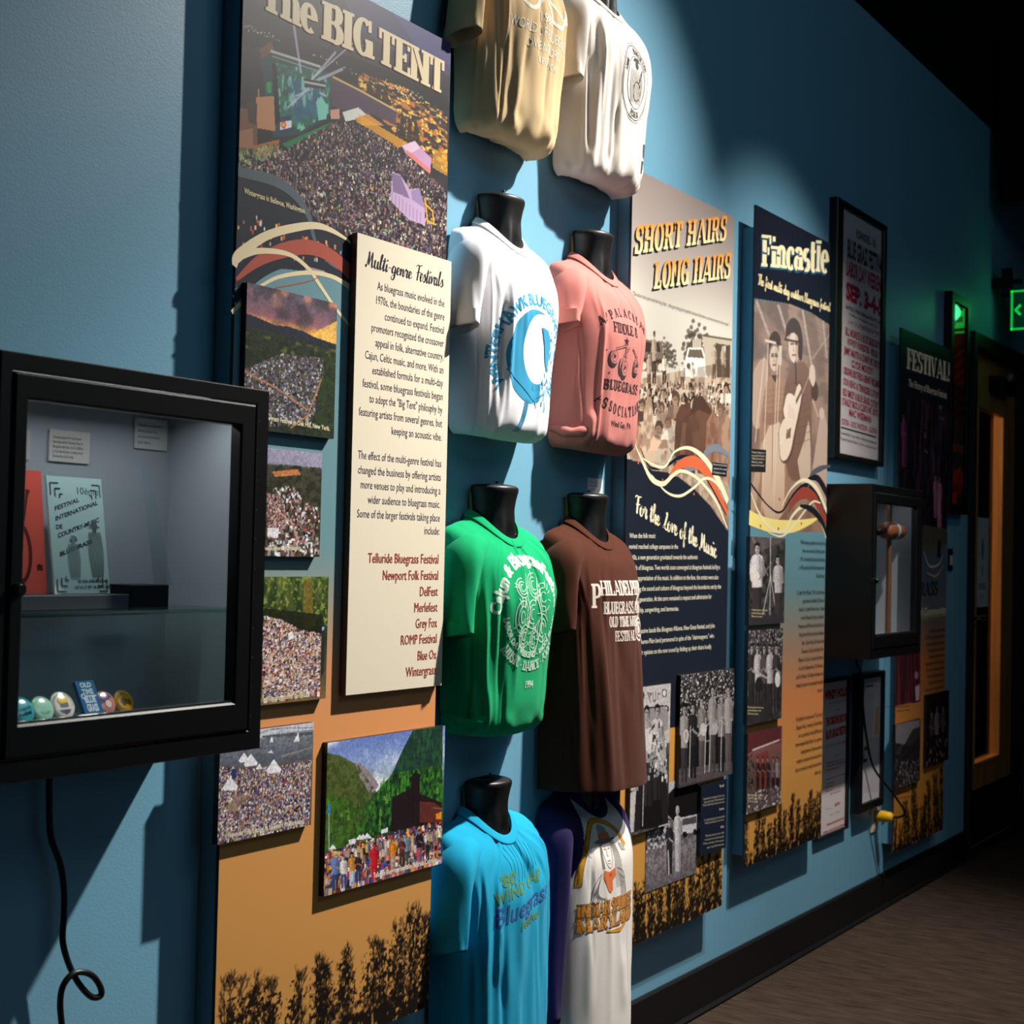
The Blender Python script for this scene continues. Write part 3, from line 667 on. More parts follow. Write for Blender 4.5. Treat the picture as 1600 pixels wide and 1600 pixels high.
def txs(S, rows, hpx, col, **k):
    S.k += 1; L = 1.6e-4+2.5e-5*S.k
    for t, xl, yl, xr, yr in rows: tx(S, t, xl, yl, xr, yr, hpx, col, lift=L, **k)
def sw(S, pts, w, col):
    """ribbon through photo points; widths in photo pixels"""
    p = smooth(pts, 50); X, Z = P(p[:, 0], p[:, 1], S.off); q = p[25]; u = float(P(q[0], q[1]-1, S.off)[1]-P(q[0], q[1], S.off)[1])
    w = np.interp(np.linspace(0, 1, 50), np.linspace(0, 1, len(w)), w)*u*1.15
    S.ink(*ribbon(np.stack([X, Z], 1), w), col)
def pp(S, pts, col):
    p = np.asarray(pts, float); X, Z = P(p[:, 0], p[:, 1], S.off); S.poly(np.stack([X, Z], 1), col)
CROWD = [(214, 190, 176), (150, 110, 96), (70, 56, 60), (40, 36, 44), (230, 224, 220), (160, 60, 56), (70, 80, 130), (200, 170, 110), (110, 96, 110), (180, 150, 150)]
def figure(R, x, y, h, top, legs, skin=(196, 150, 124), hair=(40, 30, 26), w=None, hat=None):
    """standing person in photo points: feet at (x, y), h tall"""
    w = w or h*.13; r = R.rng; k = r.uniform(-.12, .12)*w; big = h > 40
    dk = lambda c, f=.68: tuple(v*f for v in c)
    R.poly([(x-w*.72, y-h*.47), (x+w*.72, y-h*.47), (x+w*.70, y-h*.2), (x+w*.62, y), (x+w*.14, y), (x+w*.04, y-h*.38), (x-w*.1, y), (x-w*.6, y), (x-w*.7, y-h*.2)], legs); R.poly([(x+w*.2, y-h*.45), (x+w*.72, y-h*.47), (x+w*.62, y), (x+w*.3, y)], dk(legs, .75), .8)
    p = [(x-w*.2, y-h*.845), (x-w*.75, y-h*.815), (x-w*.92, y-h*.74), (x-w*.70, y-h*.62), (x-w*.72, y-h*.43), (x+w*.72, y-h*.43), (x+w*.70, y-h*.62), (x+w*.92, y-h*.74), (x+w*.75, y-h*.815), (x+w*.2, y-h*.845)]
    R.poly(p, top); R.poly([(x+w*.15, y-h*.84), (x+w*.9, y-h*.76), (x+w*.72, y-h*.43), (x+w*.3, y-h*.43)], dk(top), .75)
    if big:
        R.poly([(x-w*.95, y-h*.78), (x-w*.68, y-h*.74), (x-w*.75, y-h*.58), (x-w*1.12, y-h*.60)], dk(top, .85)); R.poly([(x-w*1.1, y-h*.61), (x-w*.75, y-h*.60), (x+w*.1, y-h*.655), (x+w*.12, y-h*.625)], skin)
        R.poly([(x+w*.95, y-h*.78), (x+w*.70, y-h*.74), (x+w*.8, y-h*.57), (x+w*1.14, y-h*.58)], dk(top, .6)); R.poly([(x+w*1.12, y-h*.585), (x+w*.8, y-h*.565), (x+w*.05, y-h*.60), (x+w*.1, y-h*.635)], dk(skin, .85))
        R.line([(x, y-h*.83), (x, y-h*.45)], 1.0, dk(top, .6), .6)
    else:
        R.poly([(x-w*1.15, y-h*.78), (x-w*.85, y-h*.8), (x-w*.8, y-h*.52), (x-w*1.1, y-h*.52)], dk(skin, .9)); R.poly([(x+w*1.15, y-h*.78), (x+w*.85, y-h*.8), (x+w*.8, y-h*.52), (x+w*1.1, y-h*.52)], dk(skin, .75))
    R.poly([(x-w*.16+k, y-h*.87), (x+w*.16+k, y-h*.87), (x+w*.18, y-h*.83), (x-w*.18, y-h*.83)], dk(skin, .8))
    R.disc(x+k, y-h*.922, w*.44, h*.066, hair); R.disc(x+k, y-h*.905, w*.33, h*.056, skin); R.poly([(x+k+w*.05, y-h*.955), (x+k+w*.33, y-h*.93), (x+k+w*.28, y-h*.865), (x+k+w*.08, y-h*.852)], dk(skin, .7), .7)
    R.poly([(x+k-w*.46, y-h*.90), (x+k-w*.36, y-h*.975), (x+k, y-h*.992), (x+k+w*.36, y-h*.975), (x+k+w*.46, y-h*.89), (x+k+w*.3, y-h*.945), (x+k-w*.28, y-h*.948)], hair)
    if h > 80:
        R.line([(x+k-w*.2, y-h*.915), (x+k-w*.06, y-h*.915)], 1.3, dk(hair, .8)); R.line([(x+k+w*.06, y-h*.915), (x+k+w*.2, y-h*.915)], 1.3, dk(hair, .8)); R.line([(x+k-w*.1, y-h*.878), (x+k+w*.1, y-h*.878)], 1.0, dk(skin, .55))
    if hat: R.poly([(x-w*.95, y-h*.945), (x+w*.95, y-h*.945), (x+w*.5, y-h*.965), (x+w*.4, y-h*1.02), (x-w*.4, y-h*1.02), (x-w*.5, y-h*.965)], hat)
def photo_board(name, x0, x1, z0, z1, off, t, nx, nz, draw, label, cat='photo board', group=None, side=(26, 22, 22), seed=1, text=None, mat=None):
    S = Sheet(off); sheet_box(S, x0, x1, z0, z1, t, side)
    R = Ras(x0, x1, z0, z1, nx, nz, off, seed); draw(R); R.grain(.45, 90, seed); R.put(S)
    if text: text(S)
    o = obj(name, S, mat or M_PRINT, base=((x0+x1)/2, -off+t/2, z0)); tag(o, label, cat, group); return o
GP = 'photo boards mounted on the exhibit panels'

def panel(name, x0, x1, z0, z1, label, draw, text, nx=200, nz=600, seed=3, top=.06, bot=.03, split=None, p=.046, side=(44, 48, 52), inset=.018):
    t = thing(name, ((x0+x1)/2, -p/2, z0), label, 'exhibit panel', 'tall exhibit panels along the blue wall')
    a = Acc(); a.box(x0+inset, x1-inset, 0.001, p-.004, z0+bot, z1-top); 
    for k in range(5):                       # fixing screws on the edge of the backing
        z = z0+bot+.12+k*.38; a.cyl((x0+inset, -.02, z), (x0+inset-.0015, -.02, z), .004, n=10)
    obj('backing_box', a, M_BACKING, t)
    S = Sheet(p+.004); sheet_box(S, x0, x1, z0, z1, .007, side)
    for za, zb, mx, mz in (split or ((z0, z1, nx, nz),)):
        R = Ras(x0, x1, za, zb, mx, mz, S.off, seed); R.full = (z0, z1); R.ls = mx/nx; draw(R); R.put(S)
    text(S)
    obj('printed_sheet', S, M_PRINT, t); return t
TEALBLUE, NAVY = (104, 146, 156), (27, 33, 46)
ORANGE = (226, 146, 84)
def forest(R, x0, x1, z, hmin, hmax, n, seed, col=(17, 12, 9), dense=True, rise=0.0):
    r = np.random.default_rng(seed); R.rng = r
    for i in range(n):
        f = (i+.5)/n; x = x0+(x1-x0)*(f+r.normal(0, .018)); h = (hmin+(hmax-hmin)*r.random())*(1+rise*(f-.5)*2)
        R.tree(x, z-.02, h, col)
    if dense:
        y = z+(R.V*0); zz = R.z0+R.V*(R.z1-R.z0); xx = R.x0+R.U*(R.x1-R.x0); g = R.noise(60, 60*(R.z1-R.z0)/(R.x1-R.x0), seed, 3)
        f = (xx-x0)/(x1-x0); edge = z+hmin*.50*(1+rise*(f-.5)*2)*(0.25+1.1*g)
        R.mix(np.clip((edge-zz)/.02, 0, 1)*np.clip((g+.12*np.sin(xx*180)-.24)*9, 0, 1)*.95, col)

# ---- panel with the big festival photograph
PXA, PXB, PZA, PZB = 1.832, 2.436, .352, 2.275
def draw_tent(R):
    R.I[:] = lin((0, 0, 0)); zz = R.z0+R.V*(R.z1-R.z0); xx = R.x0+R.U*(R.x1-R.x0)
    R.vgrad([(0, (206, 148, 78)), (.2, (214, 152, 84)), (.30, (224, 150, 92)), (.36, (206, 146, 104)), (.42, (150, 146, 134)), (.47, (108, 146, 152)), (1, (100, 142, 156))])
    # night photograph
    ph = R.polymask([(340, -40), (720, -40), (720, 470), (556, 455), (520, 437), (480, 431), (440, 430), (402, 436), (340, 470)])
    g = R.noise(9, 30, 4, 4)
    R.mix(ph.astype(float), (30, 26, 32))
    R.mix(ph*np.clip((g-.35)*1.4, 0, .6)*(zz > 1.95), (62, 52, 56))
    R.poly([(520, -40), (720, -40), (720, 125), (640, 95), (560, 45)], (62, 58, 108), .75); R.poly([(600, 0), (720, 0), (720, 110), (660, 85)], (78, 74, 136), .55)
    R.poly([(372, 38), (470, 62), (560, 92), (640, 125), (700, 150), (700, 175), (600, 150), (500, 110), (372, 66)], (18, 15, 18), .8)
    m = R.polymask([(560, 112), (640, 140), (699, 180), (699, 270), (640, 235), (610, 200), (560, 150)])
    R.mix(m*np.clip((R.noise(40, 160, 9, 3)-.42)*4, 0, 1)*.9, (214, 122, 30)); R.mix(m*np.clip((R.noise(60, 200, 19, 2)-.60)*6, 0, 1), (252, 202, 90))
    for x, y0, y1 in ((628, 170, 222), (640, 178, 228), (650, 182, 226), (578, 118, 150), (590, 125, 162), (602, 128, 160)): R.poly([(x, y0), (x+7, y1), (x-7, y1)], (34, 22, 14), .85)
    R.poly([(512, 122), (528, 122), (620, 172), (618, 196), (585, 180), (540, 172), (515, 165)], (74, 58, 76)); R.line([(520, 120), (560, 140), (618, 172)], 2.0, (220, 180, 110))
    for L in ([(380, 40), (432, 62)], [(488, 84), (540, 108), (600, 134), (660, 160)], [(600, 128), (660, 152)]):
        q = smooth(L, 60)
        for p in q[::2]: R.disc(p[0]+R.rng.normal(0, 2), p[1]+R.rng.normal(0, 2.5), .8, .9, (250, 236, 190), .8)
    # stage and beams
    R.poly([(404, 90), (424, 78), (500, 105), (520, 118), (518, 178), (470, 210), (428, 215), (416, 160), (410, 110)], (30, 66, 70))
    sm = R.polymask([(432, 98), (500, 112), (516, 130), (514, 176), (470, 205), (436, 180)])
    R.mix(sm*np.clip(R.noise(30, 90, 12, 3)*1.6-.4, 0, 1), (24, 128, 92)); R.poly([(450, 120), (500, 130), (512, 180), (460, 190)], (36, 96, 150), .55)
    R.mix(sm*np.clip((R.noise(70, 60, 13, 2)-.52)*5, 0, 1)*.8, (150, 214, 196))
    R.poly([(404, 78), (424, 64), (428, 78), (410, 92)], (120, 62, 38)); R.line([(424, 80), (500, 104)], 2.4, (190, 196, 180)); R.line([(426, 88), (500, 112)], 1.2, (150, 160, 150))
    R.poly([(425, 98), (432, 100), (438, 190), (430, 194)], (14, 12, 16)); R.poly([(416, 128), (424, 128), (424, 146), (417, 144)], (30, 150, 80))
    for a, b, w in (((484, 128), (524, 82), 2.6), ((490, 128), (535, 108), 3.0), ((470, 112), (459, 38), 3.2), ((488, 132), (450, 168), 2.2), ((484, 140), (462, 150), 1.8), ((480, 130), (560, 60), 1.6), ((500, 145), (510, 150), 2)): R.line([a, b], w, (206, 196, 214), .75)
    R.poly([(474, 122), (508, 128), (508, 140), (476, 136)], (44, 40, 40)); R.line([(476, 128), (508, 134)], 2, (190, 190, 186))
    R.poly([(494, 160), (502, 150), (512, 166), (510, 186), (498, 188)], (120, 200, 180)); R.poly([(516, 172), (530, 170), (531, 186), (517, 186)], (206, 150, 130))
    R.poly([(535, 175), (560, 168), (576, 182), (540, 190)], (214, 214, 206)); R.poly([(555, 185), (575, 178), (600, 196), (560, 196)], (206, 140, 60))
    R.poly([(372, 168), (402, 172), (402, 232), (372, 236)], (120, 76, 54)); R.poly([(400, 152), (428, 150), (430, 205), (402, 200)], (196, 136, 92)); R.poly([(372, 205), (395, 200), (396, 232), (372, 230)], (160, 110, 84)); R.line([(404, 140), (404, 152)], 1.5, (200, 150, 100))
    R.poly([(386, 158), (402, 162), (400, 196), (388, 190)], (70, 44, 40)); R.poly([(395, 228), (436, 218), (436, 234), (398, 246)], (176, 104, 50))
    R.poly([(438, 182), (455, 180), (456, 205), (438, 210)], (232, 228, 230)); R.poly([(438, 182), (455, 180), (455, 188), (438, 191)], (40, 44, 96)); R.poly([(438, 203), (456, 199), (456, 205), (438, 210)], (40, 44, 96)); R.disc(443, 195, 4, 6, (226, 70, 40)); R.disc(443, 195, 2, 3, (240, 200, 60))
    R.poly([(440, 225), (520, 190), (520, 197), (450, 232)], (24, 120, 66)); R.poly([(560, 178), (640, 225), (620, 232), (565, 196)], (232, 160, 30), .8)
    cr = R.polymask([(372, 262), (420, 238), (450, 232), (520, 192), (560, 192), (610, 222), (650, 255), (699, 300), (699, 420), (555, 372), (500, 345), (470, 310), (430, 284)])
    R.mix(cr.astype(float), (26, 18, 24)); R.dots(cr, 9500, 1.1, 1.9, 1.9, [(130, 102, 98), (70, 50, 60), (36, 26, 34), (176, 164, 148), (90, 66, 80), (60, 44, 50), (70, 62, 100), (28, 20, 26), (130, 96, 84), (20, 16, 22), (24, 18, 24), (30, 22, 28)], 18, .9); R.dots(cr, 150, 1.0, 1.5, 1.5, [(236, 226, 210), (220, 176, 80), (190, 90, 110), (120, 170, 120)], 10, .8)
    c2 = R.polymask([(372, 236), (430, 225), (450, 232), (400, 255), (372, 262)]); R.dots(c2, 160, 1.4, 2.6, 1.4, [(120, 150, 90), (60, 80, 50), (170, 150, 110)], 20)
    R.poly([(628, 228), (648, 220), (674, 248), (672, 272), (634, 240)], (196, 150, 190)); R.poly([(628, 228), (648, 220), (656, 232), (640, 240)], (222, 190, 214)); R.poly([(634, 240), (672, 272), (672, 264), (636, 234)], (230, 110, 80), .7)
    R.poly([(610, 312), (613, 268), (626, 274), (640, 296), (655, 294), (664, 324), (664, 352), (640, 344), (612, 316)], (190, 160, 196)); R.poly([(612, 270), (626, 275), (640, 310), (614, 300)], (124, 104, 140)); R.poly([(642, 298), (655, 294), (664, 326), (644, 312)], (150, 128, 170))
    for k in range(9): R.line([(613+k*5.5, 300+k*4), (612+k*5.6, 318+k*4)], 1, (110, 90, 120), .6)
    R.line([(664, 310), (668, 345), (678, 350), (676, 330), (664, 318)], 2.2, (232, 170, 40)); R.poly([(676, 232), (699, 240), (699, 275), (676, 262)], (240, 176, 50), .6)
    R.poly([(372, 262), (430, 284), (470, 312), (492, 345), (520, 372), (556, 390), (556, 440), (340, 470), (340, 262)], NAVY, .93)
    dk = R.polymask([(372, 330), (430, 345), (480, 362), (540, 392), (540, 410), (372, 400)]); R.dots(dk, 60, 1.5, 3, 2, [(200, 130, 90), (170, 60, 60), (190, 180, 190), (230, 150, 60)], 30)
    R.poly([(476, 416), (506, 423), (536, 448), (480, 430)], (206, 180, 176), .8)
    lo = R.polymask([(340, 480), (367, 452), (402, 426), (440, 420), (480, 424), (520, 430), (556, 446), (600, 600), (340, 600)]); R.mix(lo.astype(float), (102, 140, 148))
    forest(R, 1.87, 2.45, .345, .16, .215, 12, 8, rise=.06)
def text_tent(S):
    sw(S, [(366, 468), (395, 438), (430, 418), (470, 412)], (12, 12, 9, 2), NAVY)
    sw(S, [(372, 268), (427, 282), (460, 304), (482, 337), (490, 370), (500, 392), (520, 415), (556, 428)], (13, 15, 14, 10, 7, 5, 4, 3), (84, 96, 104))
    sw(S, [(405, 448), (435, 433), (480, 426), (515, 431), (540, 444), (556, 460)], (4, 5, 6, 6, 7, 9), (226, 208, 168))
    sw(S, [(369, 437), (402, 409), (440, 392), (475, 386), (505, 393), (535, 414), (556, 436)], (5, 14, 20, 21, 20, 20, 22), (170, 80, 62))
    sw(S, [(366, 416), (373, 399), (415, 369), (465, 355), (502, 354), (540, 373), (557, 392)], (9, 16, 12, 11, 9, 4, 2), (226, 208, 168))
    sw(S, [(372, 402), (405, 392), (450, 397), (480, 418), (500, 446), (520, 476), (537, 498), (552, 516)], (9, 8, 6, 6, 6, 5, 5, 3), (226, 208, 168))
    sw(S, [(362, 488), (376, 474)], (6, 6), (226, 208, 168)); sw(S, [(430, 450), (480, 440), (500, 432)], (1.5, 1.5, 1), (170, 80, 62))
    for dx, c in ((-1.6, (120, 60, 48)), (0, (232, 214, 172))):
        tx(S, 'The', 409+dx, 12-dx*.4, 494+dx, 55-dx*.4, 62, c, hr=60, slab=(.25, .09)); tx(S, 'BIG', 503+dx, 60-dx*.4, 583+dx, 93-dx*.4, 60, c, hr=58, slab=(.25, .09)); tx(S, 'TENT', 590+dx, 96-dx*.4, 694+dx, 148-dx*.4, 55, c, hr=52, slab=(.25, .09))
    tx(S, 'Wintergrass in Bellevue, Washington.', 381, 302, 477, 334, 8.5, (222, 206, 160), bold=.02)
panel('exhibit_panel', PXA, PXB, PZA, PZB, 'tall panel headed The BIG TENT with a night crowd photograph', draw_tent, text_tent, 300, 900, 5, side=(12, 12, 14), inset=.006, split=((1.42, PZB, 390, 600), (PZA, 1.42, 270, 560)))

# ---- photo boards on that panel
BT = .062
def sky_hills(R):
    R.vgrad([(0, (60, 56, 54)), (.62, (52, 58, 42)), (.7, (200, 130, 80)), (.75, (236, 164, 84)), (.8, (150, 100, 110)), (1, (96, 92, 110))])
    n = R.noise(5, 6, 3, 4); R.mix(np.clip((n-.42)*4, 0, .9)*np.clip((R.V-.68)*7, 0, 1), (74, 62, 72)); R.mix(np.clip((R.noise(6, 7, 5, 3)-.55)*5, 0, .8)*np.clip((R.V-.85)*8, 0, 1), (210, 140, 110))
    R.poly([(470, 530), (530, 500), (530, 545), (490, 528)], (250, 196, 90), .8)
    R.poly([(380, 488), (400, 495), (430, 508), (450, 510), (475, 518), (490, 526), (530, 540), (530, 700), (370, 700)], (40, 42, 56)); R.poly([(378, 508), (440, 522), (530, 552), (530, 700), (370, 700)], (44, 52, 36))
    R.mix(np.clip((R.noise(30, 40, 6, 3)-.4)*3, 0, .6)*(R.V < .68), (24, 32, 22)); R.mix(np.clip((R.noise(12, 20, 7, 2)-.6)*6, 0, .7)*(R.V < .66)*(R.V > .55), (110, 110, 50))
    f = R.polymask([(380, 578), (440, 552), (505, 560), (506, 585), (498, 612), (487, 660), (418, 665), (378, 640)]); R.mix(f.astype(float), (84, 72, 62)); R.dots(f, 2600, 1.2, 2.4, 1.3, [(186, 180, 186), (120, 114, 120), (70, 60, 50), (96, 86, 76), (84, 88, 120), (40, 44, 36), (58, 56, 44)], 16, .6)
    for k in range(7): R.line([(392+k*14, 568-k*1.5), (380+k*19, 640+k*3)], 1, (86, 66, 50), .7)
    R.line([(380, 578), (400, 590), (430, 605), (480, 640)], 2.4, (176, 124, 88)); R.line([(503, 590), (492, 620), (480, 650), (455, 668)], 2.6, (176, 124, 88))
    R.mix(R.polymask([(506, 556), (530, 560), (530, 690), (490, 690)])*np.clip((R.noise(30, 50, 8, 3)-.3)*2, 0, 1), (48, 66, 34))
photo_board('photo_board', 1.848, 2.084, 1.449, 1.693, BT, .012, 170, 200, sky_hills, 'sunset aerial photo board of a festival field, topmost under the night photograph', group=GP, seed=11,
            text=lambda S: tx(S, 'Grey Fox Bluegrass Festival in Oak Hill, New York.', 383, 650, 515, 673, 7.5, (232, 222, 180), bold=.02))
def owens(R):
    R.vgrad([(0, (88, 70, 50)), (.6, (64, 64, 48)), (.84, (66, 66, 54)), (.86, (152, 146, 168)), (1, (160, 154, 180))])
    R.mix((R.V < .86)*np.clip((R.noise(16, 24, 3, 3)-.4)*4, 0, 1), (40, 42, 28)); R.poly([(425, 737), (465, 733), (470, 742), (430, 745)], (196, 122, 74))
    f = R.polymask([(425, 762), (460, 758), (475, 780), (499, 795), (499, 868), (420, 868)]); R.dots(f, 800, 1.2, 2.4, 1.4, [(220, 214, 220), (150, 140, 140), (70, 60, 52), (140, 80, 70), (50, 52, 40)], 20, .7)
    l = R.polymask([(418, 770), (440, 775), (450, 815), (418, 830)]); R.dots(l, 500, 1.2, 2, 1.5, [(130, 84, 80), (90, 60, 56), (200, 170, 160)], 20)
    R.poly([(418, 824), (436, 826), (434, 841), (418, 839)], (226, 220, 226)); R.line([(454, 812), (464, 840), (455, 860)], 2.6, (190, 140, 120)); R.line([(436, 800), (460, 820)], 2, (190, 150, 130))
photo_board('photo_board', 1.86, 2.053, 1.237, 1.421, BT, .012, 120, 140, owens, 'aerial photo board of parked cars and a stage roof, half behind the case', group=GP, seed=12,
            text=lambda S: tx(S, 'ROMP in Owensboro, Kentucky.', 382, 861, 471, 859, 7, (232, 222, 180), bold=.02))
def wilkes(R):
    R.vgrad([(0, (120, 100, 60)), (.5, (40, 48, 26)), (1, (96, 110, 50))])
    n = R.noise(26, 12, 3, 3); R.mix((R.V > .55)*np.clip((n-.35)*3, 0, 1), (40, 60, 24)); R.mix((R.V > .6)*np.clip((R.noise(40, 40, 4, 3)-.55)*5, 0, .8), (150, 160, 70))
    R.poly([(474, 905), (488, 905), (490, 980), (474, 985)], (128, 104, 40), .7); R.poly([(412, 962), (470, 985), (500, 990), (507, 995), (503, 960), (412, 950)], (22, 26, 14), .8)
    f = R.polymask([(412, 962), (440, 968), (470, 985), (502, 990), (500, 1085), (412, 1095)]); R.mix(f.astype(float), (150, 118, 104)); R.dots(f, 3600, 1.1, 1.9, 1.8, CROWD+[(226, 190, 170), (214, 176, 160)], 24, .8)
    R.poly([(450, 990), (456, 986), (461, 996), (452, 1000)], (244, 240, 240)); R.poly([(503, 978), (507, 978), (506, 1050), (501, 1060)], (44, 42, 46)); R.poly([(503, 980), (507, 980), (507, 984), (503, 985)], (160, 190, 240))
photo_board('photo_board', 1.862, 2.08, .985, 1.202, BT, .012, 140, 170, wilkes, 'photo board of a packed crowd below green trees, beside the text board', group=GP, seed=13,
            text=lambda S: tx(S, 'MerleFest in Wilkesboro, North Carolina.', 386, 1099, 478, 1089, 7.5, (232, 222, 180), bold=.02))
def newport(R):
    R.vgrad([(0, (104, 88, 70)), (.62, (110, 96, 86)), (.68, (92, 98, 108)), (.9, (126, 132, 142)), (.93, (196, 196, 206)), (1, (206, 206, 214))])
    R.mix((R.V < .92)*(R.V > .64)*np.clip((R.noise(20, 60, 3, 2)-.5)*3, 0, .5), (74, 82, 92))
    R.curve([(400, 1148), (430, 1139), (488, 1137)], 1.4, (120, 128, 140)); R.line([(440, 1148), (440, 1130)], 1, (110, 116, 128)); R.line([(466, 1146), (466, 1132)], 1, (110, 116, 128)); R.line([(412, 1150), (488, 1141)], 1.2, (100, 108, 120)); R.poly([(410, 1150), (488, 1143), (488, 1148), (410, 1153)], (60, 66, 72), .7)
    R.poly([(458, 1160), (466, 1144), (468, 1158)], (240, 240, 240)); R.poly([(421, 1160), (425, 1150), (427, 1159)], (230, 230, 230)); R.poly([(418, 1176), (424, 1172), (427, 1177)], (226, 226, 226))
    f = R.polymask([(342, 1196), (380, 1200), (430, 1196), (487, 1186), (483, 1290), (340, 1318)]); R.mix(f.astype(float), (96, 84, 80)); R.dots(f, 5200, .9, 1.6, 1.5, CROWD+[(60, 60, 90), (190, 180, 180), (80, 90, 140)], 22, .9)
    R.line([(440, 1182), (486, 1168)], 2.4, (150, 140, 130)); R.line([(452, 1190), (486, 1182)], 2, (90, 84, 82))
    for x, y, s in ((381, 1176, 8), (392, 1177, 11), (428, 1186, 12), (360, 1213, 12), (405, 1193, 5)): R.poly([(x, y), (x+s, y+s*1.35), (x+s*.8, y+s*1.75), (x-s*.8, y+s*1.9), (x-s, y+s*1.5)], (238, 236, 240))
    R.poly([(361, 1203), (369, 1200), (369, 1216), (362, 1218)], (40, 56, 110)); R.line([(342, 1310), (385, 1285), (420, 1255), (470, 1232)], 2, (170, 140, 104), .8); R.poly([(348, 1262), (375, 1240), (395, 1245), (360, 1270)], (150, 124, 96), .6)
photo_board('photo_board', 1.814, 2.049, .765, .945, BT, .012, 190, 150, newport, 'photo board of a harbour festival crowd with white tents and sailing boats', group=GP, seed=14,
            text=lambda S: tx(S, 'Newport Folk Festival in Newport Rhode Island.', 356, 1309, 475, 1286, 7.5, (236, 230, 200), bold=.02))
def tellur(R):
    R.vgrad([(0, (60, 70, 60)), (.5, (52, 96, 40)), (.8, (150, 170, 214)), (1, (104, 128, 196))])
    R.mix((R.V > .6)*np.clip((R.noise(5, 5, 8, 4)-.46)*4, 0, 1), (232, 234, 242))
    R.poly([(510, 1176), (530, 1180), (560, 1196), (575, 1215), (590, 1240), (575, 1300), (505, 1340)], (86, 98, 48)); R.poly([(555, 1194), (562, 1191), (578, 1206), (592, 1226), (580, 1244), (562, 1214)], (150, 136, 140)); R.poly([(510, 1240), (545, 1250), (570, 1270), (570, 1330), (505, 1350)], (70, 110, 34))
    R.poly([(646, 1140), (692, 1130), (690, 1310), (560, 1310), (566, 1262), (590, 1236), (612, 1210), (630, 1170)], (34, 74, 34))
    n = R.noise(60, 26, 3, 3); mm = R.polymask([(646, 1140), (692, 1130), (690, 1310), (560, 1310), (566, 1262), (590, 1236), (612, 1210), (630, 1170)]); R.mix(mm*np.clip((n-.4)*4, 0, 1)*.8, (70, 140, 44)); R.mix(mm*np.clip((R.noise(50, 30, 14, 3)-.5)*5, 0, 1)*.85, (14, 38, 22)); R.mix(mm*(R.V > .72)*.6, (30, 54, 60))
    r = R.rng
    for k in range(130):
        x = r.uniform(512, 690); y = r.uniform(1225, 1315) if x > 568 else r.uniform(1255, 1325)
        if x < 590 and y < 1250: continue
        h = r.uniform(8, 20); R.poly([(x, y-h), (x+2.6, y), (x-2.6, y)], [(40, 96, 36), (76, 150, 50), (24, 60, 30), (110, 160, 60)][r.integers(4)], .75)
    m2 = R.polymask([(510, 1176), (560, 1196), (590, 1240), (572, 1320), (505, 1340)]); R.mix(m2*np.clip((R.noise(40, 40, 24, 3)-.45)*4, 0, .8), (56, 74, 32))
    # stage
    R.poly([(613, 1246), (642, 1232), (645, 1208), (655, 1208), (656, 1240), (690, 1254), (690, 1290), (610, 1300)], (34, 22, 24)); R.poly([(655, 1252), (678, 1254), (690, 1262), (690, 1286), (655, 1285)], (96, 44, 38)); R.poly([(638, 1216), (650, 1208), (660, 1212), (644, 1224)], (26, 26, 28)); R.poly([(681, 1272), (690, 1268), (690, 1280), (681, 1280)], (244, 140, 30)); R.line([(645, 1225), (645, 1285)], 1.4, (16, 14, 16)); R.line([(655, 1225), (655, 1285)], 1.4, (16, 14, 16))
    R.line([(676, 1262), (690, 1264)], 1.5, (150, 90, 80))
    for x, y, s in ((562, 1306, 6), (567, 1305, 6), (574, 1303, 7), (520, 1321, 6)): R.poly([(x, y-2), (x+s, y+s), (x-s, y+s)], (240, 240, 244))
    R.poly([(545, 1312), (556, 1310), (556, 1318), (545, 1320)], (236, 236, 240)); R.poly([(595, 1297), (606, 1293), (606, 1300), (596, 1303)], (236, 236, 240)); R.line([(514, 1262), (514, 1345)], 1.5, (190, 200, 210)); R.poly([(512, 1258), (516, 1256), (516, 1270), (512, 1272)], (50, 130, 210))
    f = R.polymask([(504, 1332), (560, 1318), (620, 1298), (690, 1284), (690, 1352), (503, 1398)]); R.mix(f.astype(float), (46, 40, 48)); R.dots(f, 1100, 2.0, 3.6, 2.0, CROWD+[(60, 90, 180), (220, 60, 50), (236, 150, 40)], 26, .8)
    for k in range(36):
        x = 540+k*4.2; figure(R, x, 1352-(x-540)*.20+r.uniform(-3, 3), 28, CROWD[r.integers(10)], CROWD[r.integers(4)], w=3.2)
    for x, y, h, c, l, s, hh, ht in ((524, 1393, 62, (110, 140, 200), (60, 70, 110), (210, 160, 120), (200, 170, 110), (220, 190, 120)), (537, 1388, 52, (236, 236, 240), (70, 90, 140), (220, 170, 140), (120, 70, 40), None), (550, 1384, 52, (230, 150, 70), (200, 206, 220), (226, 150, 90), (60, 40, 30), (40, 34, 36)), (560, 1380, 48, (60, 44, 50), (60, 70, 110), (190, 130, 100), (50, 36, 30), None), (585, 1376, 60, (220, 30, 44), (200, 30, 44), (200, 40, 50), (36, 24, 24), None), (614, 1358, 48, (240, 140, 30), (190, 160, 140), (240, 150, 40), (140, 80, 40), None), (634, 1352, 50, (120, 170, 196), (90, 80, 70), (180, 130, 100), (90, 70, 50), None), (628, 1354, 48, (110, 50, 50), (70, 50, 50), (180, 130, 100), (40, 30, 30), None), (655, 1346, 50, (40, 30, 36), (160, 80, 110), (170, 120, 100), (30, 24, 24), None), (668, 1348, 34, (36, 36, 36), (60, 60, 60), (120, 100, 80), (40, 36, 30), (60, 56, 40))):
        figure(R, x, y, h, c, l, s, hh, w=h*.115, hat=ht)
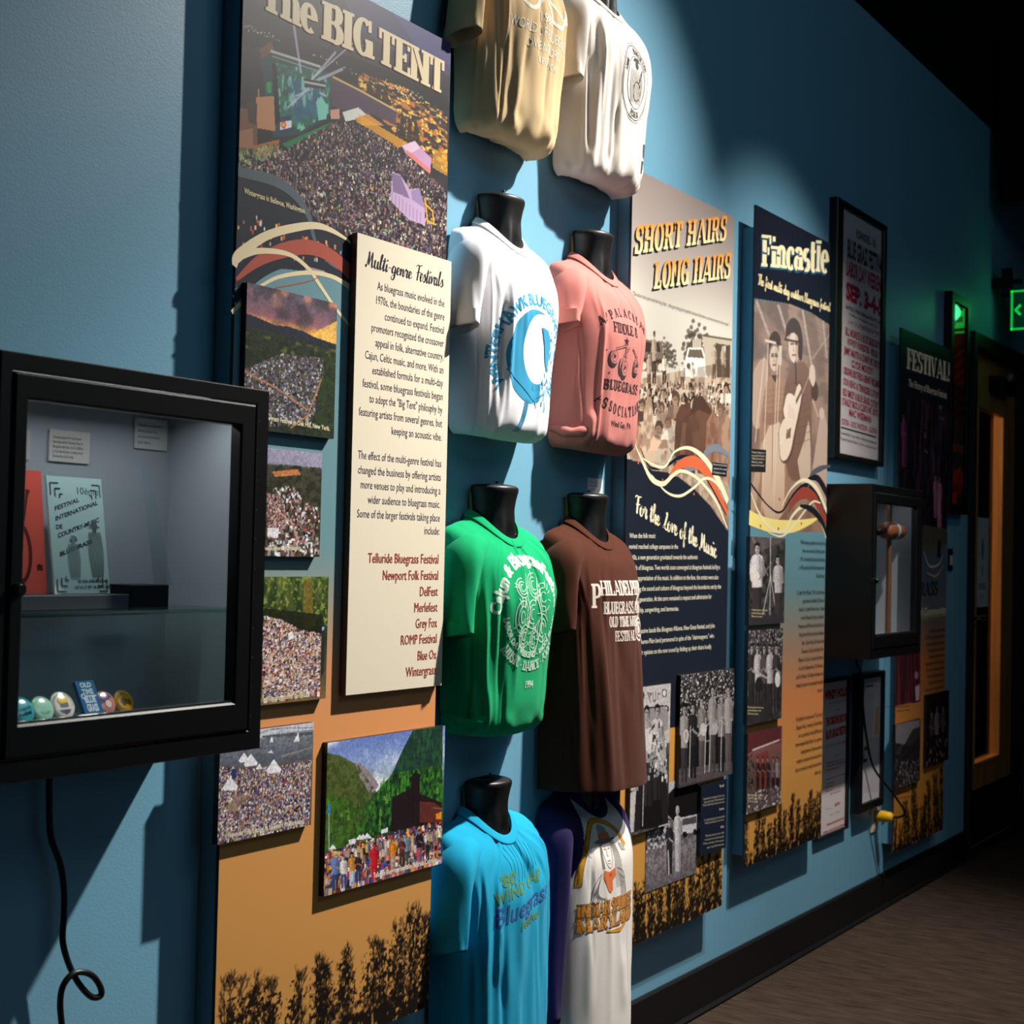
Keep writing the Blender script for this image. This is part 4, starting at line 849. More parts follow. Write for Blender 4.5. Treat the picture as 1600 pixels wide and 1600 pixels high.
photo_board('photo_board', 2.089, 2.455, .632, .905, BT, .012, 250, 220, tellur, 'bright photo board of a mountain valley festival stage and crowd', group=GP, seed=15,
            text=lambda S: tx(S, 'Telluride Bluegrass Festival in Telluride, Colorado.', 583, 1372, 683, 1346, 8, (240, 236, 220), bold=.02))
# ---- cream text board
MO = .066
S = Sheet(MO); sheet_box(S, 2.132, 2.433, .987, 1.831, .014, (96, 74, 58), (228, 216, 192))
tx(S, 'Multi-genre', 571, 415, 643, 436, 26, (34, 30, 44), hr=22, shear=.16, script=(.05, .13)); tx(S, 'Festivals', 648, 437, 692, 449, 26, (34, 30, 44), hr=23, shear=.16, script=(.05, .13))
def mrow(t, xl, yr, xr, y0=380, k=0): # right-hand baseline from the zoom; left follows the board
    X1, Z1 = P(340+xr/4, y0+yr/4, MO); return t, X1, Z1, xl
S.k += 1; LF = 1.6e-4+2.5e-5*S.k
for t, xl, xr, yr, y0 in (('As bluegrass music evolved in the', 998, 1417, 400, 380), ('1970s, the boundaries of the genre', 985, 1417, 484, 380), ('continued to expand. Festival', 1043, 1414, 568, 380), ('promoters recognized the crossover', 960, 1413, 650, 380), ('appeal in folk, alternative country,', 985, 1411, 733, 380), ('Cajun, Celtic music, and more. With an', 920, 1410, 816, 380), ('established formula for a multi-day', 965, 1408, 898, 380), ('festival, some bluegrass festivals began', 905, 1406, 982, 380), ('to adopt the "Big Tent" philosphy by', 948, 1404, 1066, 380), ('featuring artists from several genres, but', 882, 1402, 1150, 380), ('keeping an acoustic vibe.', 1085, 1400, 1236, 380), ('The effect of the multi-genre festival has', 876, 1397, 1400, 380), ('changed the business by offering artists', 876, 1394, 1486, 380), ('more venues to play and introducing a', 892, 1392, 1570, 380), ('wider audience to bluegrass music.', 938, 1390, 135, 760), ('Some of the larger festivals taking place', 870, 1388, 220, 760), ('include:', 1290, 1386, 302, 760)):
    X1, Z1 = P(340+xr/4, y0+yr/4, MO); xg = 340+xl/4; yy = 899+(y0+yr/4-899)*(2284-xg)/(2284-340-xr/4); X0, _ = P(xg, yy, MO)
    S.text(t, float(X1), float(Z1), .0150, (58, 48, 70), w=float(X1-X0), align='R', lift=LF, res=2)
S.k += 1; LF = 1.6e-4+2.5e-5*S.k
for t, xl, xr, yr in (('Telluride Bluegrass Festival', 940, 1380, 482), ('Newport Folk Festival', 1030, 1378, 583), ('DelFest', 1262, 1376, 683), ('Merlefest', 1227, 1374, 781), ('Grey Fox', 1236, 1372, 879), ('ROMP Festival', 1143, 1369, 976), ('Blue Ox', 1248, 1367, 1077), ('Wintergrass', 1176, 1364, 1172)):
    X1, Z1 = P(340+xr/4, 760+yr/4, MO); xg = 340+xl/4; yy = 899+(760+yr/4-899)*(2284-xg)/(2284-340-xr/4); X0, _ = P(xg, yy, MO)
    S.text(t, float(X1), float(Z1), .0182, (158, 66, 56), w=float(X1-X0), align='R', lift=LF, res=2); S.text(t, float(X1)-.0009, float(Z1), .0182, (158, 66, 56), w=float(X1-X0), align='R', lift=LF+1.2e-4, res=2)
o = obj('text_board', S, M_PRINT, base=(2.28, -.058, .987)); tag(o, 'cream text board headed Multi-genre Festivals with a red list of festivals', 'text board')

# ---- SHORT HAIRS LONG HAIRS panel
SEP = [(232, 222, 206), (190, 168, 148), (110, 84, 68), (70, 52, 44), (150, 120, 100), (214, 196, 176)]
def draw_hairs(R):
    zz = R.z0+R.V*(R.z1-R.z0)
    R.vgrad([(0, (206, 150, 70)), (.3, (226, 158, 76)), (.7, (226, 160, 80)), (.72, (206, 198, 182)), (.83, (212, 206, 192)), (.9, (178, 166, 156)), (1, (142, 128, 123))])
    ph = R.polymask([(960, 600), (1160, 560), (1160, 850), (1110, 800), (1080, 770), (1030, 745), (960, 715)]); R.mix(ph*1.0, (198, 176, 152))
    R.mix((zz < 1.72)*(zz > 1.30)*np.clip((1.72-zz)/.12, 0, 1)*.75, (196, 180, 158)); R.mix((zz < 1.52)*(zz > 1.15)*np.clip((1.52-zz)/.3, 0, 1)*.7, (150, 100, 74))
    r = R.rng
    def blob(x, y, s, c):
        for k in range(50): R.disc(x+r.normal(0, s*.5), y+r.normal(0, s*.6), s*.16, s*.2, c, .7)
    blob(1088, 530, 18, (74, 66, 56)); blob(1084, 550, 18, (84, 74, 62)); blob(1044, 545, 12, (96, 86, 74)); blob(1046, 560, 12, (84, 76, 64))
    # vehicles
    R.poly([(988, 508), (1008, 516), (1010, 580), (986, 585)], (176, 166, 150)); R.line([(990, 510), (990, 580)], 2, (70, 60, 50)); R.line([(1000, 514), (1000, 578)], 1.2, (110, 100, 88))
    R.poly([(1001, 550), (1008, 530), (1034, 534), (1037, 560), (1036, 584), (1002, 584)], (120, 104, 88)); R.poly([(1009, 534), (1030, 536), (1032, 550), (1008, 550)], (60, 52, 46)); R.line([(1003, 562), (1036, 565)], 4, (64, 54, 46)); R.disc(1006, 572, 4, 6, (220, 206, 186)); R.disc(1032, 574, 4, 6, (220, 206, 186)); R.line([(1002, 582), (1036, 584)], 3, (212, 200, 184))
    R.poly([(1070, 566), (1075, 543), (1098, 543), (1104, 566), (1106, 590), (1070, 588)], (236, 230, 218)); R.poly([(1077, 546), (1096, 546), (1100, 560), (1074, 558)], (104, 92, 80)); R.disc(1076, 572, 3, 5, (96, 84, 72)); R.poly([(1082, 530), (1096, 530), (1096, 543), (1082, 543)], (200, 186, 166))
    for k in range(5): R.line([(1082+k*3.4, 529), (1082+k*3.4, 543)], 1, (120, 104, 88))
    R.poly([(1098, 524), (1143, 530), (1142, 590), (1104, 588)], (190, 176, 156)); R.poly([(1118, 536), (1141, 540), (1140, 590), (1120, 590)], (84, 72, 60)); R.poly([(1128, 540), (1134, 540), (1133, 575), (1128, 575)], (214, 200, 180)); R.line([(1098, 524), (1143, 531)], 2, (90, 78, 66))
    for x, y, h in ((1022, 600, 84), (1014, 610, 60), (1038, 600, 48), (1116, 592, 54), (1130, 594, 56), (1082, 610, 44), (1066, 606, 40)): figure(R, x, y, h, SEP[r.integers(2)], SEP[r.integers(2, 4)], (206, 184, 160), (56, 44, 38), w=4.2)
    cr = R.polymask([(985, 600), (1142, 596), (1138, 660), (985, 650)]); R.dots(cr, 700, 2, 4, 1.3, SEP+[(60, 46, 40), (50, 38, 34)], 14)
    for x, y, s, body in ((990, 640, 9, 1), (1004, 632, 9, 0), (1018, 640, 9, 1), (1034, 636, 8, 1), (1056, 622, 11, 0), (1084, 626, 8, 1), (1126, 640, 10, 0), (1135, 606, 8, 1), (996, 668, 10, 0), (1030, 668, 11, 0), (1044, 660, 9, 1), (1060, 672, 9, 1), (1132, 668, 10, 1), (1106, 640, 12, 1), (1070, 690, 10, 0)):
        c = SEP[r.integers(2)] if body else SEP[r.integers(2, 5)]
        R.poly([(x-s*1.3, y+s*3), (x-s, y+s*1.1), (x+s, y+s*1.1), (x+s*1.3, y+s*3)], c, .9); hc = [(60, 44, 38), (96, 72, 58), (130, 100, 80)][r.integers(3)]; R.disc(x, y, s*.6, s*1.05, hc); R.disc(x-s*.12, y+s*.35, s*.4, s*.72, (186, 152, 130)); R.poly([(x-s*.6, y-s*.1), (x-s*.3, y-s*1.0), (x+s*.3, y-s*1.0), (x+s*.6, y+s*.9), (x+s*.35, y+s*.2), (x, y-s*.35), (x-s*.4, y-s*.1)], hc); R.line([(x-s*.32, y+s*.2), (x+s*.12, y+s*.2)], 1.0, (96, 72, 60), .7); R.line([(x-s*.25, y+s*.72), (x+s*.05, y+s*.72)], 1.0, (130, 84, 70), .7)
    # nearest heads with long hair
    R.poly([(1052, 740), (1056, 650), (1064, 632), (1076, 630), (1084, 645), (1086, 740)], (96, 66, 52)); R.poly([(1060, 740), (1066, 660), (1072, 660), (1070, 740)], (140, 104, 84), .6)
    R.poly([(1078, 650), (1086, 622), (1098, 618), (1110, 640), (1112, 740), (1090, 740)], (104, 74, 60)); R.poly([(1078, 650), (1092, 640), (1112, 650), (1112, 640), (1096, 618), (1084, 622)], (78, 56, 46))
    R.poly([(1102, 740), (1104, 660), (1114, 640), (1122, 660), (1120, 740)], (150, 110, 88)); R.poly([(1120, 740), (1122, 660), (1134, 640), (1142, 660), (1142, 760)], (172, 136, 114))
    R.poly([(1002, 720), (1006, 640), (1012, 618), (1018, 622), (1022, 660), (1024, 720)], (206, 178, 150)); R.disc(1013, 640, 4, 9, (226, 196, 170)); R.poly([(998, 690), (1020, 680), (1034, 690), (1026, 704), (1000, 704)], (224, 186, 158)); R.poly([(990, 660), (1002, 668), (1006, 735), (988, 715)], (196, 156, 130))
    R.mix(ph*np.clip((R.noise(26, 60, 3, 3)-.45)*2, 0, .35), (70, 50, 42))
    R.poly([(940, 714), (977, 716), (1000, 722), (1020, 735), (1042, 738), (1060, 745), (1085, 764), (1110, 790), (1136, 828), (1170, 830), (1170, 1131), (940, 1143)], NAVY)
    forest(R, 3.24, 3.83, .285, .14, .18, 13, 21, rise=.05)
def text_hairs(S):
    for dx, dy, c in ((-3, 3.5, (30, 28, 32)), (-1.8, 1.8, (30, 28, 32)), (0, 0, ((250, 232, 176), (238, 150, 62)))):
        tx(S, 'SHORT HAIRS', 991+dx, 397+dy, 1135+dx, 375+dy, 45, c, hr=39, slab=(.195, .11, .02), shear=.1); tx(S, 'LONG HAIRS', 1021+dx, 452+dy, 1141+dx, 434+dy, 43, c, hr=40, slab=(.195, .11, .02), shear=.1)
    tx(S, '"The short hairs pick with the long hairs... they get along good together because they have a common interest in the music."', 988, 461, 1139, 510, 6.5, (128, 122, 112), shear=.25)
    W = (238, 226, 190)
    sw(S, [(1046, 700), (1060, 722), (1078, 733), (1096, 722), (1104, 706), (1120, 700), (1139, 712)], (2, 4, 6, 9, 10, 11, 6), (120, 128, 138))
    sw(S, [(1000, 700), (1016, 730), (1040, 728), (1064, 714), (1090, 722), (1114, 760), (1136, 800)], (1, 3, 4, 5, 8, 12, 12), (24, 28, 38))
    sw(S, [(1040, 758), (1052, 735), (1066, 724), (1086, 722), (1104, 738), (1120, 768), (1137, 802)], (2, 7, 13, 17, 15, 10, 8), (216, 104, 66))
    sw(S, [(990, 690), (1004, 722), (1018, 748), (1036, 756), (1052, 742), (1066, 736), (1090, 748), (1118, 782), (1136, 825)], (1, 5, 8, 7, 6, 5, 5, 6, 3), W)
    sw(S, [(1004, 716), (1024, 728), (1040, 728), (1054, 706), (1076, 700), (1100, 716), (1122, 750), (1137, 784)], (2, 4, 4, 3, 5, 9, 12, 10), W)
    sw(S, [(1018, 742), (1040, 768), (1062, 775), (1084, 762), (1100, 748), (1116, 752), (1134, 776)], (1, 3, 4, 4, 4, 4, 3), W)
    for x, y in ((997, 723), (1035, 750), (1040, 706), (1084, 772)): X, Z = P(x, y, S.off); S.disc(float(X), float(Z), .004, .004, (216, 90, 66), 10)
    pp(S, [(1113, 722), (1136, 725), (1135, 745), (1112, 742)], (30, 32, 40))
    txs(S, [('Photo from the festival field', 1114, 727, 1135, 729), ('collection of the museum', 1114, 733, 1135, 735), ('Photograph by a visitor', 1114, 739, 1133, 741)], 3, (210, 204, 190))
    tx(S, 'For the Love of the Music', 991, 800, 1119, 872, 29, (240, 230, 196), hr=27, shear=.06, script=(.07, .16))
    rows = [('When the folk music', 147, 625, 328, 625), ('revival reached college campuses in the', 143, 700, 484, 700), ('1960s, a new generation gravitated towards the authentic', 143, 775, 621, 772), ('sounds of bluegrass. Two worlds soon converged at bluegrass festivals led by a', 140, 847, 776, 841), ('mutual appreciation of the music. In addition to the fans, the artists were also', 138, 921, 765, 911), ('expanding the sound and culture of bluegrass beyond the boundaries set by the', 137, 996, 783, 976), ('previous generation. At the core remained a respect and admiration for', 134, 1071, 718, 1046), ('musicianship, songwriting, and harmonies.', 132, 1146, 490, 1129), ('Early progressive bands like Bluegrass Alliance, New Grass Revival, and John', 127, 1294, 740, 1248), ("Hartford's Aereo-Plain band persevered in spite of the \"chairsnappers,\" who", 125, 1370, 735, 1318), ('showed their opinion on the new sound by folding up their chairs loudly.', 123, 1446, 718, 1392)]
    txs(S, [(t, 950+a/4.445, 700+b/4.445, 950+c/4.445, 700+d/4.445) for t, a, b, c, d in rows], 7.6, (236, 228, 204), bold=.008, res=2)
panel('exhibit_panel', 3.222, 3.828, .292, 2.206, 'tall panel headed SHORT HAIRS LONG HAIRS over a sepia crowd', draw_hairs, text_hairs, 240, 760, 22)

def bw(R, lo=30, hi=90, seed=3): R.I[:] = lo; R.mix(np.clip((R.noise(14, 18, seed, 4)-.3)*2, 0, 1), (hi, hi-4, hi-6))
def trio(R):
    bw(R, 60, 110); R.poly([(980, 1060), (1050, 1060), (1048, 1160), (980, 1170)], (196, 188, 186)); R.poly([(996, 1130), (1000, 1112), (1012, 1106), (1040, 1104), (1044, 1112), (1044, 1140), (1000, 1150)], (150, 144, 144)); R.curve([(993, 1140), (996, 1118), (1006, 1108), (1040, 1103), (1044, 1112)], 2, (30, 28, 28))
    R.disc(1003, 1087, 4, 8, (40, 38, 38)); R.disc(1003, 1086, 2, 4, (140, 136, 136)); R.disc(1038, 1083, 4, 7, (40, 38, 38)); R.disc(1038, 1083, 2.6, 5, (214, 210, 208))
    for L in ([(1012, 1082), (1016, 1096)], [(1012, 1083), (1018, 1084), (1014, 1090)], [(1020, 1082), (1021, 1096), (1025, 1094), (1024, 1080)], [(1028, 1092), (1028, 1084), (1031, 1084)]): R.line(L, 2.4, (120, 110, 112))
    R.poly([(986, 1230), (1040, 1180), (1046, 1290), (980, 1300)], (36, 32, 34)); R.poly([(1004, 1230), (1030, 1212), (1036, 1290), (1000, 1296)], (24, 20, 22))
    for x, y, h, c in ((990, 1300, 150, (186, 180, 178)), (1012, 1260, 160, (170, 164, 162)), (1027, 1250, 152, (200, 194, 192))): figure(R, x, y, h, c, (46, 42, 44), (170, 160, 156), (30, 28, 28), w=10)
    R.poly([(1008, 1140), (1018, 1136), (1024, 1170), (1014, 1180), (1004, 1160)], (214, 208, 206)); R.poly([(1026, 1150), (1040, 1160), (1042, 1210), (1022, 1200)], (176, 170, 170)); R.line([(1008, 1135), (1004, 1290)], 2.4, (190, 184, 182)); R.line([(1016, 1140), (1036, 1200)], 2, (226, 220, 218))
    d = R.polymask([(1014, 1130), (1040, 1130), (1044, 1220), (1012, 1215)]); R.dots(d, 90, 2, 5, 1.4, [(220, 214, 212), (60, 56, 58), (150, 146, 146)], 12)
    R.poly([(982, 1240), (994, 1235), (990, 1300), (982, 1302)], (200, 192, 192)); R.line([(1030, 1292), (1044, 1288)], 3, (200, 196, 196))
HB = .062
photo_board('photo_board', 3.252, 3.461, .568, .928, HB, .012, 110, 190, trio, 'black and white photo board of musicians beside a pale bus', group=GP, seed=31)
def grouppic(R):
    bw(R, 24, 60, 4); R.vgrad([(0, (70, 62, 64)), (.1, (60, 52, 54)), (.14, (22, 20, 20)), (.5, (24, 22, 22)), (1, (60, 56, 56))])
    m = R.V > .55; R.dots(m, 1500, 1.2, 3.2, 1.0, [(30, 28, 28), (20, 18, 18), (70, 64, 64), (110, 104, 104), (200, 194, 192)], 12)
    R.poly([(1060, 1202), (1143, 1190), (1143, 1211), (1058, 1228)], (84, 76, 78)); R.line([(1060, 1214), (1142, 1198)], 1.4, (120, 110, 112))
    for x, y, h, c, l in ((1069, 1222, 124, (168, 160, 158), (60, 54, 56)), (1083, 1216, 120, (44, 40, 42), (30, 28, 30)), (1097, 1212, 126, (140, 132, 130), (92, 84, 86)), (1113, 1208, 140, (164, 156, 154), (80, 72, 74)), (1127, 1206, 128, (150, 142, 140), (36, 32, 34)), (1138, 1204, 136, (174, 166, 164), (100, 92, 92))): figure(R, x, y, h, c, l, (176, 166, 162), (50, 42, 42), w=7)
    R.disc(1072, 1150, 4, 11, (214, 206, 204)); R.disc(1072, 1150, 2.6, 8, (170, 160, 160)); R.line([(1068, 1100), (1072, 1140)], 1.8, (150, 140, 138)); R.poly([(1064, 1106), (1076, 1104), (1074, 1098), (1066, 1099)], (24, 22, 22))
    R.disc(1099, 1140, 5, 10, (200, 192, 190)); R.line([(1090, 1150), (1108, 1130)], 2, (210, 200, 198)); R.disc(1117, 1138, 5, 10, (176, 166, 164))
    for x, y0, y1 in ((1079, 1135, 1214), (1103, 1122, 1208), (1110, 1140, 1206), (1128, 1120, 1204)): R.line([(x, y0), (x-2, y1)], 2.0, (214, 208, 204))
    R.line([(1103, 1158), (1110, 1157)], 1.6, (170, 160, 160))
photo_board('photo_board', 3.519, 3.858, .653, .945, HB, .012, 170, 170, grouppic, 'black and white photo board of six musicians standing at microphones', group=GP, seed=32)
def couple(R):
    R.vgrad([(0, (120, 112, 118)), (.3, (150, 142, 146)), (.5, (96, 90, 94)), (.62, (110, 104, 108)), (.66, (176, 170, 176)), (1, (192, 186, 192))])
    R.mix((R.V < .5)*np.clip((R.noise(40, 40, 3, 3)-.42)*4, 0, .6), (76, 70, 74)); R.poly([(1040, 1245), (1062, 1222), (1092, 1218), (1092, 1285), (1060, 1290), (1040, 1270)], (22, 18, 20))
    R.poly([(1062, 1278), (1090, 1272), (1089, 1300), (1062, 1304)], (206, 200, 206)); R.poly([(1066, 1280), (1088, 1275), (1088, 1286), (1066, 1290)], (80, 74, 78)); R.disc(1070, 1304, 4, 5, (24, 22, 24)); R.disc(1086, 1300, 3, 5, (24, 22, 24))
    d = R.polymask([(1010, 1298), (1046, 1290), (1046, 1320), (1010, 1330)]); R.dots(d, 160, 2, 5, .8, [(200, 194, 200), (50, 44, 48), (110, 104, 108)], 14)
    figure(R, 1046, 1366, 88, (50, 44, 48), (40, 36, 40), (206, 198, 202), (60, 54, 56), w=6); figure(R, 1059, 1362, 104, (214, 208, 210), (196, 188, 192), (190, 182, 186), (190, 180, 184), w=6.4)
    R.line([(1044, 1330), (1045, 1366)], 3, (214, 208, 210)); R.line([(1058, 1322), (1059, 1360)], 3, (200, 194, 198))
photo_board('photo_board', 3.361, 3.656, .410, .672, .0515, .0010, 150, 140, couple, 'black and white photo of two people in a field of parked cars', 'photo', GP, seed=33)
S = Sheet(HB); sheet_box(S, 3.656, 3.822, .455, .642, .012, (16, 18, 26), (24, 32, 50))
txs(S, [('Top left', 1124, 1230, 1131, 1229), ('Bottom right', 1124, 1266, 1131, 1265), ('Right', 1126, 1294, 1131, 1293)], 3.6, (214, 204, 176), bold=.02)
txs(S, [('Bluegrass Alliance at Camp Springs in 1971. Left to right:', 1099, 1250, 1132, 1244), ('banjo, mandolin, guitar, fiddle and bass players', 1100, 1255, 1132, 1249), ('Photo by a festival visitor, courtesy of the museum', 1098, 1260, 1132, 1254), ('A couple enjoying the festival field', 1100, 1283, 1132, 1277), ('Photo by a festival visitor, museum archive', 1101, 1288, 1131, 1282), ('The band on the big outdoor stage', 1102, 1308, 1131, 1302), ('in the summer, with a crowd of young fans', 1101, 1314, 1131, 1308), ('Photo courtesy of the museum', 1099, 1320, 1131, 1314), ('archive', 1104, 1326, 1131, 1320)], 3.4, (190, 180, 156))
o = obj('caption_board', S, M_PRINT, base=(3.74, -.056, .455)); tag(o, 'small navy caption board right of the couple photo', 'caption board')

# ---- Fincastle panel
def draw_fin(R):
    zz = R.z0+R.V*(R.z1-R.z0)
    R.vgrad([(0, (210, 150, 72)), (.14, (216, 150, 78)), (.24, (206, 128, 76)), (.33, (150, 124, 104)), (.42, (96, 132, 140)), (.52, (96, 138, 152)), (1, (96, 138, 152))])
    ph = R.polymask([(1150, 466), (1182, 468), (1230, 474), (1265, 486), (1310, 516), (1310, 830), (1250, 832), (1200, 826), (1150, 806)]); n = R.noise(8, 20, 3, 4)
    R.mix(ph*1.0, (150, 122, 104)); R.mix(ph*np.clip((n-.4)*3, 0, .7), (104, 82, 72)); R.mix(ph*np.clip((R.noise(6, 70, 5, 2)-.5)*4, 0, .5)*(zz > 1.75), (84, 74, 72))
    for a, b, w in (((1182, 470), (1202, 525), 7), ((1216, 476), (1232, 530), 7), ((1254, 484), (1268, 570), 6), ((1286, 500), (1292, 560), 5), ((1270, 560), (1298, 520), 3)): R.curve([a, ((a[0]+b[0])/2, (a[1]+b[1])/2), b], w*.55, (196, 176, 164), .75)
    for y in range(8): R.line([(1180, 480+y*9), (1300, 520+y*9)], 1, (100, 84, 78), .35)
    dk = (70, 50, 42); lt = (226, 204, 184)
    def sm(pts, c, al=1.0): R.poly(smooth(pts+[pts[0]], 40)[:-1], c, al)
    def face(x, y, rx, ry, c, sh):
        R.disc(x, y, rx, ry, c); R.poly([(x+rx*.25, y-ry*.9), (x+rx*.95, y-ry*.2), (x+rx*.8, y+ry*.6), (x+rx*.2, y+ry*.95)], sh, .6)
        R.line([(x-rx*.6, y-ry*.18), (x-rx*.15, y-ry*.2)], 2.2, (70, 52, 46)); R.line([(x+rx*.15, y-ry*.2), (x+rx*.6, y-ry*.16)], 2.2, (70, 52, 46)); R.line([(x-rx*.65, y-ry*.34), (x-rx*.1, y-ry*.36)], 1.4, (80, 60, 52)); R.line([(x+rx*.1, y-ry*.36), (x+rx*.6, y-ry*.32)], 1.4, (80, 60, 52))
        R.line([(x-rx*.05, y-ry*.15), (x-rx*.18, y+ry*.22), (x+rx*.06, y+ry*.26)], 1.4, sh); R.line([(x-rx*.35, y+ry*.52), (x+rx*.3, y+ry*.5)], 2.0, (110, 66, 58))
    # rear players
    sm([(1172, 600), (1180, 575), (1192, 560), (1200, 572), (1197, 640), (1188, 668), (1176, 660)], (186, 156, 134)); sm([(1274, 700), (1282, 652), (1289, 650), (1299, 705), (1297, 790), (1266, 780)], (186, 160, 142)); R.disc(1284, 646, 4, 9, (206, 178, 158)); sm([(1260, 592), (1270, 590), (1278, 604), (1276, 626), (1262, 620), (1256, 606)], dk); R.line([(1270, 625), (1278, 650)], 3, (200, 176, 156))
    # left man
    sm([(1188, 650), (1196, 605), (1206, 584), (1216, 584), (1226, 605), (1229, 690), (1226, 800), (1190, 800), (1186, 720)], (160, 122, 98)); sm([(1192, 690), (1206, 660), (1222, 668), (1226, 720), (1222, 804), (1193, 800)], (210, 182, 158)); R.line([(1208, 600), (1206, 800)], 1.6, (120, 88, 72)); sm([(1193, 640), (1204, 646), (1222, 640), (1224, 654), (1206, 664), (1192, 660)], (146, 108, 88))
    for y in range(6): R.line([(1192, 612+y*9), (1226, 606+y*9)], 1, (120, 88, 72), .5)
    face(1210, 560, 7.5, 20, (218, 192, 170), (160, 126, 106)); sm([(1201, 546), (1203, 526), (1211, 517), (1219, 526), (1220, 548), (1214, 538), (1207, 538)], (52, 40, 38)); R.poly([(1205, 586), (1211, 598), (1217, 586)], (64, 48, 42))
    # right man with hat and guitar
    sm([(1222, 640), (1228, 596), (1240, 572), (1256, 566), (1266, 590), (1268, 660), (1264, 740), (1232, 742)], (116, 86, 72)); sm([(1246, 720), (1256, 690), (1264, 660), (1266, 740), (1254, 760)], (206, 182, 160), .9)
    for y in range(9): R.line([(1226, 604+y*12), (1266, 590+y*12)], 1, (88, 64, 54), .6)
    for k in range(4): R.line([(1232+k*9, 590), (1230+k*9, 700)], 1, (88, 64, 54), .5)
    face(1241, 542, 9, 25, (224, 200, 180), (166, 132, 112)); sm([(1227, 530), (1229, 508), (1238, 497), (1248, 503), (1254, 526), (1253, 562), (1247, 556), (1247, 528), (1239, 520), (1232, 524)], (50, 40, 38)); R.line([(1226, 530), (1254, 536)], 2.6, (44, 34, 32)); R.line([(1243, 566), (1244, 600)], 4, (60, 46, 44))
    sm([(1216, 676), (1222, 656), (1233, 646), (1240, 622), (1246, 600), (1252, 598), (1255, 618), (1250, 648), (1244, 676), (1238, 708), (1228, 724), (1219, 716)], (92, 68, 56)); sm([(1217, 674), (1223, 657), (1233, 648), (1240, 624), (1246, 603), (1251, 602), (1252, 620), (1247, 648), (1241, 676), (1235, 706), (1226, 720), (1219, 712)], (228, 208, 184)); R.disc(1237, 642, 4, 12, (74, 56, 48)); R.poly([(1229, 672), (1236, 668), (1235, 684), (1228, 686)], (120, 90, 74)); R.line([(1243, 630), (1268, 578)], 5, (110, 82, 68)); R.line([(1230, 676), (1267, 580)], 1, (240, 226, 206), .8)
    sm([(1224, 640), (1230, 616), (1240, 618), (1244, 634), (1240, 652), (1232, 656), (1226, 652)], (234, 214, 196)); 
    for k in range(4): R.line([(1233+k*2.4, 632+k*2), (1232+k*2.6, 652+k)], 1, (160, 126, 106), .8)
    sm([(1264, 590), (1266, 572), (1272, 572), (1274, 592), (1270, 604)], (216, 192, 172))
    for a, b in (((1200, 540), (1190, 800)), ((1219, 570), (1208, 806)), ((1215, 560), (1205, 806)), ((1194, 560), (1180, 690))): R.line([a, b], 2.0, (232, 214, 194), .9)
    R.poly([(1217, 540), (1222, 540), (1221, 570), (1216, 570)], (212, 196, 180)); R.line([(1196, 532), (1212, 536)], 3, (226, 212, 198)); R.poly([(1171, 780), (1190, 690), (1194, 700), (1180, 800), (1171, 800)], (200, 176, 154), .7)
    R.mix(ph*np.clip((zz-1.45)/.5, 0, 1)*.25, (150, 146, 150)); R.mix(ph*np.clip((1.55-zz)/.25, 0, 1)*.35, (140, 96, 66))
    R.poly([(1140, 280), (1320, 280), (1320, 522), (1297, 508), (1265, 487), (1230, 474), (1176, 466), (1140, 466)], (20, 25, 40))
    forest(R, 3.98, 4.6, .365, .12, .18, 13, 41, rise=.15)
